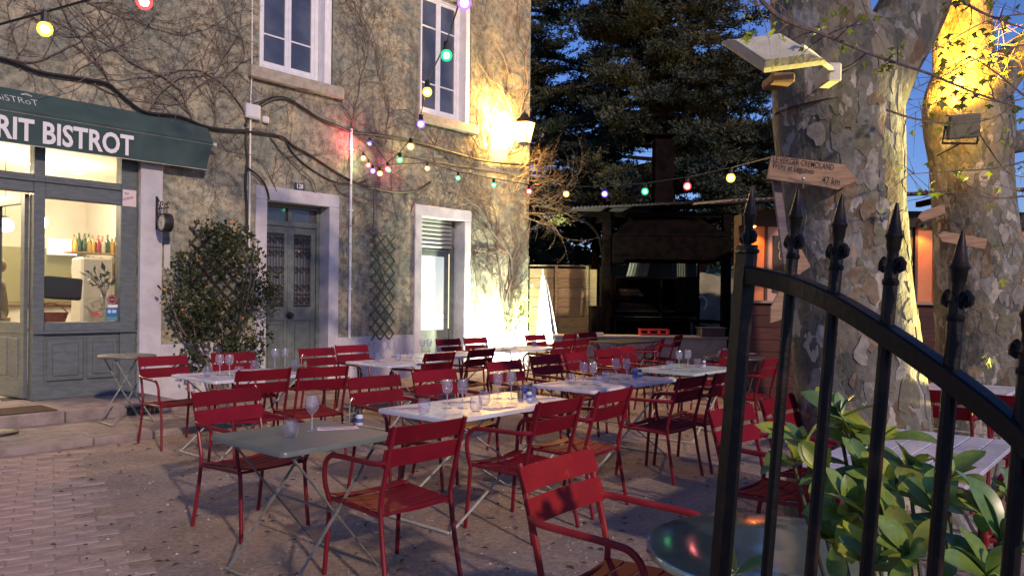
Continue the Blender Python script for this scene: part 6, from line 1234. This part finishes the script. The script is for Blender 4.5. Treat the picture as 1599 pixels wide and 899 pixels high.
def grate(x0_, x1_, z0_, y0_, y1_, dz, n):
    q = MB()
    for i in range(n): x = x0_ + (x1_ - x0_) * i / (n - 1); q.tube([(x, y0_, z0_), (x, y1_, z0_ + dz)], 0.006, 4)
    for i in range(5): y = y0_ + (y1_ - y0_) * i / 4; q.tube([(x0_, y, z0_ + dz * i / 4), (x1_, y, z0_ + dz * i / 4)], 0.006, 4)
    return q.build('grate', M_GRATE, B)
grate(fx0 + 0.06, fx0 + 0.95, 1.24, 0.06, 0.95, 0.16, 22); grate(fx0 + 1.08, fx1 - 0.5, 1.24, 0.06, 0.95, 0.10, 12); grate(fx0 + 0.22, fx0 + 0.68, 1.58, 0.3, 0.9, 0.14, 14)
part('frame', M_SOOT_SHADE, B, (fx0, -0.05, 1.04, fx1 - 0.05, 0.05, 1.09), (fx0, -0.05, 0, fx0 + 0.06, 0.05, 1.04), (fx1 - 0.11, -0.05, 0, fx1 - 0.05, 0.05, 1.04), (fx0, 0.8, 0.0, fx1, 0.85, 1.1)); part('shelf', M_SOOT_SHADE, B, (bx(1091), 0.1, 1.0, bx(1128), 0.9, 1.06)); part('side_box', M_SOOT_SHADE, B, (bx(922), -0.1, 0.4, bx(943), 0.5, 1.35), c=0.02)
# behind it
FO = Vector((3.4, 19.2, 0)); t = thing('screen_fence', 'green mesh fence behind the barbecue', 'fence', FO)
M_GREEN = mat('green_netting', (0.075, 0.14, 0.10), 0.9, (0.11, 0.18, 0.13), scale=9)
b = MB(); 
for i in range(61):
    x = -3.0 + 8.0 * i / 60
    for z in (0.0, 2.3): b.v.append((x, 0.03 * math.sin(i * 0.9), z))
for i in range(60): b.f.append((2 * i, 2 * i + 2, 2 * i + 3, 2 * i + 1))
b.m = [0] * 60; b.build('netting', M_GREEN, t, 60)
for i in range(6): MB().tube([(-3 + 1.6 * i, 0.06, 0), (-3 + 1.6 * i, 0.06, 2.35)], 0.03, 8).build('post', M_GREEN, t)
def rot_obj(o, loc, rx=0, ry=0, rz=0): o.location = loc; o.rotation_euler = (rx, ry, rz); return o
o = rot_obj(corrugated(-0.24, 0.24, 0, 1.0, lambda x, y: 0, pitch=0.07).build('corrugated_sheet', mat('white_sheet', (0.55, 0.53, 0.48), 0.6), None, 60), aty(992, 440, 18.3), R(80), R(14), 0); tag(o, 'white corrugated sheet leaning behind the barbecue firebox', 'corrugated sheet')
o = rot_obj(corrugated(-0.75, 0.75, 0, 0.7, lambda x, y: 0, pitch=0.06).build('corrugated_sheet', mat('grey_sheet', (0.10, 0.125, 0.11), 0.7), None, 60), aty(1040, 432, 18.7), R(88), 0, 0); tag(o, 'dull grey-green corrugated sheet standing behind the barbecue', 'corrugated sheet')
b = MB(); nx, ny = 16, 10
p0 = aty(1093, 425, 18.0)
for j in range(ny + 1):
    for i in range(nx + 1): b.v.append((i / nx * 1.2, 0.06 * math.sin(i * 0.8 + j * 0.7), -j / ny * 1.2 - 0.12 * math.sin(i / nx * PI) * (1 - j / ny) + 0.04 * math.sin(i * 0.5 + j)))
for j in range(ny): b.f.extend([(j * (nx + 1) + i, j * (nx + 1) + i + 1, (j + 1) * (nx + 1) + i + 1, (j + 1) * (nx + 1) + i) for i in range(nx)])
b.m = [0] * len(b.f); o = b.build('tarpaulin', mat('olive_tarp', (0.24, 0.23, 0.17), 0.8, (0.30, 0.29, 0.21), scale=4), None, 60); o.location = p0; tag(o, 'sagging olive tarpaulin right of the barbecue firebox', 'tarpaulin')
o = MB().tube([(0.10 * math.cos(a), 0, 0.14 * math.sin(a)) for a in [R(-70 + k_ * 22) for k_ in range(10)]], 0.014, 6).build('hose_loop', mat('mint_hose', (0.30, 0.50, 0.45), 0.5)); o.location = aty(1096, 473, 16.2); tag(o, 'pale mint hose loop hanging beside the firebox', 'hose')
# concrete counter
CO = Vector((2.6, 15.0, 0)); t = thing('concrete_counter', 'low pale concrete counter wall in front of the barbecue', 'counter', CO)
ca, cb = aty(866, 550, 15).x - CO.x, aty(1135, 550, 15).x - CO.x
part('wall', M_CONC, t, (ca, 0, 0, cb, 0.25, 0.74), c=0.01); part('top', mat('counter_top', (0.36, 0.35, 0.33), 0.7), t, (ca - 0.02, -0.03, 0.742, cb + 0.02, 0.55, 0.785), c=0.008)
t = thing('steel_sink', 'dented steel tray standing on the right end of the concrete counter', 'tray', aty(1115, 526, 14.95))
t.location.z = 0.787; b = MB().cbox(-0.25, 0, 0.0, 0.22, 0.4, 0.16, c=0.01); b.build('tray', mat('dull_steel', (0.14, 0.14, 0.17), 0.4, metal=0.7), t); MB().cbox(-0.27, -0.02, 0.16, 0.24, 0.42, 0.178, c=0.004).build('rim', mat('bright_steel', (0.35, 0.36, 0.38), 0.3, metal=0.8), t)
t = thing('red_crate', 'small orange-red crate rack on the concrete counter below the barbecue', 'crate', Vector((aty(1022, 520, 15.2).x, 15.2, 0.787)))
M_OR = mat('orange_red_plastic', (0.50, 0.04, 0.03), 0.45)
for q in ((-0.28, 0.0, 0.0, 0.30, 0.02, 0.035), (-0.28, 0.0, 0.09, 0.30, 0.02, 0.125), (-0.28, 0.25, 0.0, 0.30, 0.27, 0.035), (-0.28, 0.25, 0.09, 0.30, 0.27, 0.125)): part('rail', M_OR, t, q, c=0.004)
for x in (-0.28, -0.1, 0.1, 0.27): part('upright', M_OR, t, (x, 0.021, 0.0, x + 0.03, 0.249, 0.12), c=0.003)
o = MB().cbox(0, 0, 0, 0.18, 0.12, 0.05, c=0.008).build('folded_cloth', M_WHITE); o.location = (aty(928, 523, 15.1).x, 15.1, 0.787); tag(o, 'folded white cloth on the left part of the concrete counter', 'cloth')
# wooden fence by the house corner
WO = Vector((0.5, 17.3, 0)); t = thing('board_fence', 'tall wooden board fence between the house corner and the barbecue', 'fence', WO)
def fxp(px): return (px - 799.5 + 0.6) / FPX * 17.3 - WO.x
nb = 10; zt_ = 2.17
for (a, c) in ((826, 866), (869, 914)):
    for i in range(nb): MB().cbox(fxp(a), 0.0 + rnd.uniform(-0.006, 0.006), i * zt_ / nb + 0.004, fxp(c), 0.03, (i + 1) * zt_ / nb - 0.004, c=0.004).build('board', M_FENCE, t)
for p in (867.5, 916): part('post', M_FENCE, t, (fxp(p) - 0.03, -0.06, 0, fxp(p) + 0.03, 0.05, 2.22), c=0.005)
for i in range(1): part('end_board', M_FENCE, t, (fxp(917.5), -0.02, 0, fxp(931), 0.0, 2.16), c=0.004)
part('cap_rail', M_FENCE, t, (fxp(826), -0.04, 2.222, fxp(918), 0.06, 2.25), c=0.004)

# ------------------------------------------------------------------ dark conifers and hedge behind
M_NEED = [leafmat('cedar_needles', (0.018, 0.033, 0.023), (0.034, 0.052, 0.036), 0.7, 0.1, 1.2), leafmat('cedar_needles_blue', (0.032, 0.052, 0.046), (0.052, 0.074, 0.066), 0.7, 0.1, 1.2), leafmat('cedar_needles_olive', (0.046, 0.052, 0.024), (0.068, 0.074, 0.034), 0.7, 0.1, 1.2)]
def conifer(label, loc, h, zbase, rad, seed, nbr, dens=1.0):
    t = thing('cedar_tree', label, 'tree', loc); rg_ = np.random.default_rng(seed); tr = MB().tube([(0, 0, -0.1), (0.1, 0.05, h * 0.4), (0.05, 0, h)], [0.38, 0.26, 0.05], 12); tr.build('trunk', M_BARK2, t)
    br = MB(); lf = MB(); PP = []; DD = []
    for i in range(nbr):
        f = rg_.random() ** 0.9; z = zbase + (h - zbase) * f; L_ = rad * (1 - f * 0.75) * rg_.uniform(0.65, 1.1); a = rg_.uniform(0, 2 * PI)
        if rg_.random() < 0.35: a = rg_.uniform(PI, 2 * PI)
        d = np.array([math.cos(a), math.sin(a), 0]); side = np.array([-d[1], d[0], 0]); droop = rg_.uniform(-0.28, 0.05)
        pts = [(d * L_ * k_ / 5) + np.array([0, 0, z + droop * L_ * (k_ / 5) ** 1.6 + 0.12 * k_ / 5]) for k_ in range(6)]; br.tube(pts, [0.07 * (1 - 0.85 * k_ / 5) for k_ in range(6)], 5, caps=False)
        nt_ = int(L_ * 9 * dens)
        for j in range(nt_):
            u_ = rg_.uniform(0.18, 1.0) ** 0.8; k_ = min(4, int(u_ * 5)); base = np.array(pts[k_]) * (1 - (u_ * 5 - k_)) + np.array(pts[k_ + 1]) * (u_ * 5 - k_)
            sg = rg_.choice((-1, 1)); td = d * rg_.uniform(0.2, 0.9) + side * sg * rg_.uniform(0.3, 1.0) + np.array([0, 0, rg_.uniform(-0.35, 0.3)]); td /= np.linalg.norm(td); tl = rg_.uniform(0.35, 0.85) * (1.1 - 0.4 * u_)
            m_ = int(56 * dens * tl / 0.6); q = rg_.uniform(0, 1, (m_, 1)); PP.append(base + td * tl * q + rg_.normal(0, 0.045, (m_, 3))); DD.append(td + rg_.normal(0, 0.55, (m_, 3)) + np.array([0, 0, 0.3]))
    P = np.concatenate(PP); Dd = np.concatenate(DD); leaf_cloud(lf, P, Dd, 0.108, rg_, wid=0.40, jitter=0.15)
    nz = np.sin(P[:, 0] * 1.3 + seed) + np.sin(P[:, 2] * 1.7 + P[:, 1]) + rg_.normal(0, 0.7, len(P)); lf.m = [int(x) for x in np.where(nz > 0.9, 1, np.where(nz < -0.9, 2, 0))]
    br.build('branches', M_BARK2, t, 60); o = lf.build('crown', M_NEED, t, 0); o['kind'] = 'stuff'; return t
conifer('large dark cedar filling the gap between house and plane tree', (4.4, 22.5, 0), 13.5, 3.2, 5.4, 3, 235, 1.2)
conifer('dark cedar standing behind the house corner, left of the larger one', (0.2, 25.5, 0), 14.0, 3.0, 5.2, 4, 150, 1.15)
conifer('dark cedar behind the hut roof, right of the largest one', (9.3, 29.0, 0), 8.2, 2.6, 4.4, 6, 90, 1.0)
hg = thing('hedge', 'dark hedge running behind the fences', 'hedge', (6, 23.6, 0)); rg = np.random.default_rng(12); lf = MB()
n_ = 26000; P = np.stack([rg.uniform(-10, 16, n_), rg.normal(0, 0.45, n_), rg.uniform(0, 1, n_) ** 0.8 * (3.3 + 0.5 * np.sin(rg.uniform(-10, 16, n_)))], 1); P[:, 2] = rg.uniform(0, 1, n_) ** 0.8 * (3.2 + 0.35 * np.sin(P[:, 0] * 1.1) + 0.25 * np.sin(P[:, 0] * 2.7))
leaf_cloud(lf, P, rg.normal(0, 1, (n_, 3)), 0.20, rg, wid=0.6); o = lf.build('foliage', leafmat('hedge_leaf', (0.012, 0.020, 0.011), (0.024, 0.034, 0.018), 0.7, 0.1), hg, 0); o['kind'] = 'stuff'
b = MB()
for i in range(40): x = -10 + i * 0.66; b.tube([(x, 0, 0), (x + 0.1, 0.05, 1.6), (x - 0.05, 0, 3.0)], [0.05, 0.04, 0.015], 5)
b.build('stems', M_BARK2, hg)

# ------------------------------------------------------------------ glossy bush behind the gate
def big_leaf(k_):
    rr_ = random.Random(k_); b = MB(); n = 7; vs = []; cu_ = rr_.uniform(0.10, 0.30)
    for i in range(n + 1):
        t_ = i / n; w_ = 0.235 * (math.sin(PI * min(1, t_ * 0.95 + 0.03)) ** 0.75) * (0.55 + 0.75 * t_) if 0 < i < n else 0.012; z = cu_ * (t_ - t_ ** 2) * 1.2 - 0.25 * t_ ** 2 * cu_
        vs += [(-w_, t_, z + 0.05 * (w_ / 0.2)), (-w_ * 0.5, t_, z + 0.015), (0, t_, z), (w_ * 0.5, t_, z + 0.015), (w_, t_, z + 0.05 * (w_ / 0.2))]
    return b.add(vs, [(i * 5 + j, i * 5 + j + 1, i * 5 + 6 + j, i * 5 + 5 + j) for i in range(n) for j in range(4)])
M_BL = [leafmat('glossy_leaf', (0.14, 0.235, 0.04), (0.20, 0.29, 0.055), 0.32, 0.15, 9, 0.5), leafmat('glossy_leaf_light', (0.28, 0.34, 0.04), (0.36, 0.40, 0.06), 0.35, 0.2, 9, 0.5), leafmat('glossy_leaf_dark', (0.085, 0.17, 0.05), (0.12, 0.21, 0.06), 0.3, 0.12, 9, 0.5)]
for m_ in M_BL: vary(m_, 0.35, (0.22, 0.17, 0.03), 12, 0.68)
BLM = [[big_leaf(k_ + 10 * j).mesh('leaf', M_BL[j], 60) for k_ in range(3)] for j in range(3)]
BU = thing('glossy_bush', 'glossy broad-leaved bush behind the gate bars at the foot of the plane tree', 'bush', (1.15, 1.95, 0)); bo = Vector((1.15, 1.95, 0)); rr = random.Random(44)
ros = [(1258, 700, 1.95), (1310, 655, 2.0), (1350, 740, 1.85), (1290, 740, 1.9), (1330, 700, 1.95), (1395, 770, 1.75), (1420, 740, 1.85), (1240, 720, 2.05), (1455, 800, 1.65), (1380, 830, 1.6), (1330, 800, 1.7), (1480, 750, 1.75), (1530, 800, 1.6), (1560, 850, 1.5), (1480, 860, 1.5), (1420, 870, 1.45), (1150, 895, 1.75), (1590, 800, 1.6), (1360, 890, 1.5), (1540, 900, 1.4), (1370, 690, 1.95), (1300, 850, 1.7)]
st = MB(); nl = 0
for (px, py, Y) in ros:
    c = aty(px, py, Y) - bo; rt = Vector((c.x * 0.35 + 0.05, c.y * 0.4, 0)); st.tube(smooth_path([rt, (rt + c) / 2 + Vector((0, 0, -0.04)), c - Vector((0, 0, 0.01))], 4), [0.008 - 0.0004 * j for j in range(9)], 6)
    tl_ = Vector((rr.gauss(0, 0.25) + (px - 1380) / 900, -0.35 + rr.gauss(0, 0.2), 1)).normalized(); Mq = Vector((0, 0, 1)).rotation_difference(tl_).to_matrix().to_4x4()
    k_ = 3 if py == 895 and px < 1200 else rr.randint(9, 12)
    for j in range(k_):
        el = rr.uniform(-0.2, 1.15); o = link('leaf', BLM[rr.choices((0, 1, 2), (5, 3, 3))[0]][rr.randrange(3)], BU); sz = rr.uniform(0.065, 0.145) * (0.72 if el > 0.8 else 1.0)
        o.matrix_local = Matrix.Translation(c) @ Mq @ Matrix.Rotation(j * 2.4 + rr.uniform(-0.3, 0.3), 4, 'Z') @ Matrix.Rotation(el, 4, 'X') @ Matrix.Rotation(rr.uniform(-0.5, 0.5), 4, 'Y') @ Matrix.Scale(sz, 4); nl += 1
st.build('stems', mat('green_stem', (0.06, 0.07, 0.03), 0.7), BU)

# ------------------------------------------------------------------ person inside the shop doorway
def skin(name, verts, edges, radii, mt, parent, sub=2, root=0):
    me = bpy.data.meshes.new(name); me.from_pydata(verts, edges, []); o = link(name, me, parent); me.materials.append(mt)
    m_ = o.modifiers.new('Skin', 'SKIN'); me.skin_vertices or None
    sv = me.skin_vertices[0].data if me.skin_vertices else None
    if sv is None:
        me.attributes; raise RuntimeError('skin layer')
    for v_, r_ in zip(sv, radii): v_.radius = (r_, r_) if not isinstance(r_, tuple) else r_
    sv[root].use_root = True
    s_ = o.modifiers.new('Subsurf', 'SUBSURF'); s_.levels = sub; s_.render_levels = sub
    dg = bpy.context.evaluated_depsgraph_get(); m2 = bpy.data.meshes.new_from_object(o.evaluated_get(dg)); o.modifiers.clear(); o.data = m2
    m2.materials.clear(); m2.materials.append(mt); m2.polygons.foreach_set('use_smooth', [True] * len(m2.polygons)); return o
ps, pz = fp(-2, 600, -0.75); pw = fw(-0.50, -1.62, 0.206)
PE = thing('person', 'person in dark jacket and brown trousers standing inside the shop doorway at the left edge', 'person', pw, FA + R(70))
M_SKIN = mat('skin', (0.42, 0.24, 0.17), 0.5); M_JK = mat('dark_jacket', (0.012, 0.012, 0.018), 0.85, bump=0.3, bscale=30); M_TR = mat('brown_trousers', (0.07, 0.045, 0.03), 0.85); M_HAIR = mat('brown_hair', (0.08, 0.04, 0.02), 0.6, (0.12, 0.06, 0.03), scale=40, stretch=(1, 1, 0.2))
V = [(0, 0, 0.95), (0, 0, 1.12), (0, 0.01, 1.30), (0, 0, 1.43), (0, 0.01, 1.50), (0, 0.025, 1.57), (0, 0.02, 1.66), (0, 0.015, 1.71)]; Rr = [0.13, 0.115, 0.13, 0.10, 0.05, 0.072, 0.088, 0.06]; Ed = [(i, i + 1) for i in range(7)]
for sx in (-1, 1):
    k_ = len(V); V += [(sx * 0.17, 0, 1.41), (sx * 0.23, 0.02, 1.14), (sx * 0.22, 0.16, 0.95), (sx * 0.205, 0.20, 0.905)]; Rr += [0.06, 0.042, 0.030, 0.026]; Ed += [(3, k_), (k_, k_ + 1), (k_ + 1, k_ + 2), (k_ + 2, k_ + 3)]; pa = k_ + 3
    for j in range(4):
        q = len(V); a = (j - 1.5) * 0.018; V += [(sx * 0.20 + a * 0.6, 0.235 + 0.0 * j, 0.865 - 0.004 * j), (sx * 0.195 + a, 0.262, 0.83 + 0.004 * (j % 2)), (sx * 0.19 + a, 0.27, 0.802 + 0.006 * (j % 3))]; Rr += [0.0105, 0.009, 0.007]; Ed += [(pa, q), (q, q + 1), (q + 1, q + 2)]
    q = len(V); V += [(sx * 0.175, 0.225, 0.89), (sx * 0.16, 0.25, 0.865)]; Rr += [0.011, 0.008]; Ed += [(pa, q), (q, q + 1)]
    q = len(V); V += [(sx * 0.10, 0, 0.88), (sx * 0.105, 0.02, 0.50), (sx * 0.11, -0.01, 0.10), (sx * 0.115, 0.12, 0.045)]; Rr += [0.095, 0.062, 0.042, 0.038]; Ed += [(0, q), (q, q + 1), (q + 1, q + 2), (q + 2, q + 3)]
try:
    skin('body', V, Ed, Rr, M_SKIN, PE)
    V = [(0, 0, 0.90), (0, 0, 1.12), (0, 0.01, 1.30), (0, 0, 1.44)]; Rr = [0.165, 0.145, 0.155, 0.115]; Ed = [(0, 1), (1, 2), (2, 3)]
    for sx in (-1, 1): k_ = len(V); V += [(sx * 0.175, 0, 1.41), (sx * 0.235, 0.02, 1.14), (sx * 0.222, 0.155, 0.965)]; Rr += [0.085, 0.062, 0.046]; Ed += [(3, k_), (k_, k_ + 1), (k_ + 1, k_ + 2)]
    skin('jacket', V, Ed, Rr, M_JK, PE)
    V = [(0, 0, 0.93)]; Rr = [0.145]; Ed = []
    for sx in (-1, 1): k_ = len(V); V += [(sx * 0.10, 0, 0.85), (sx * 0.107, 0.02, 0.50), (sx * 0.112, -0.01, 0.07)]; Rr += [0.112, 0.082, 0.065]; Ed += [(0, k_), (k_, k_ + 1), (k_ + 1, k_ + 2)]
    skin('trousers', V, Ed, Rr, M_TR, PE)
    for sx in (-1, 1): skin('shoe', [(sx * 0.112, -0.06, 0.045), (sx * 0.115, 0.06, 0.05), (sx * 0.12, 0.17, 0.035)], [(0, 1), (1, 2)], [0.045, 0.05, 0.038], M_INK, PE)
    skin('hair', [(0, -0.03, 1.56), (0, -0.035, 1.66), (0, 0.0, 1.735)], [(0, 1), (1, 2)], [0.075, 0.09, 0.075], M_HAIR, PE)
    MB().lathe([(0.0, 0.012), (0.008, 0.008), (0.011, 0.0), (0.008, -0.008), (0.0, -0.012)], 8, (-0.032, 0.098, 1.645)).lathe([(0.0, 0.012), (0.008, 0.008), (0.011, 0.0), (0.008, -0.008), (0.0, -0.012)], 8, (0.032, 0.098, 1.645)).build('eyes', M_INK, PE)
    skin('nose', [(0, 0.095, 1.645), (0, 0.118, 1.61)], [(0, 1)], [0.010, 0.014], M_SKIN, PE, 1); MB().cbox(-0.024, 0.096, 1.572, 0.024, 0.106, 1.582, c=0.003).build('mouth', mat('lips', (0.28, 0.10, 0.09), 0.5), PE)
except Exception as ex_:
    print('PERSON', ex_)
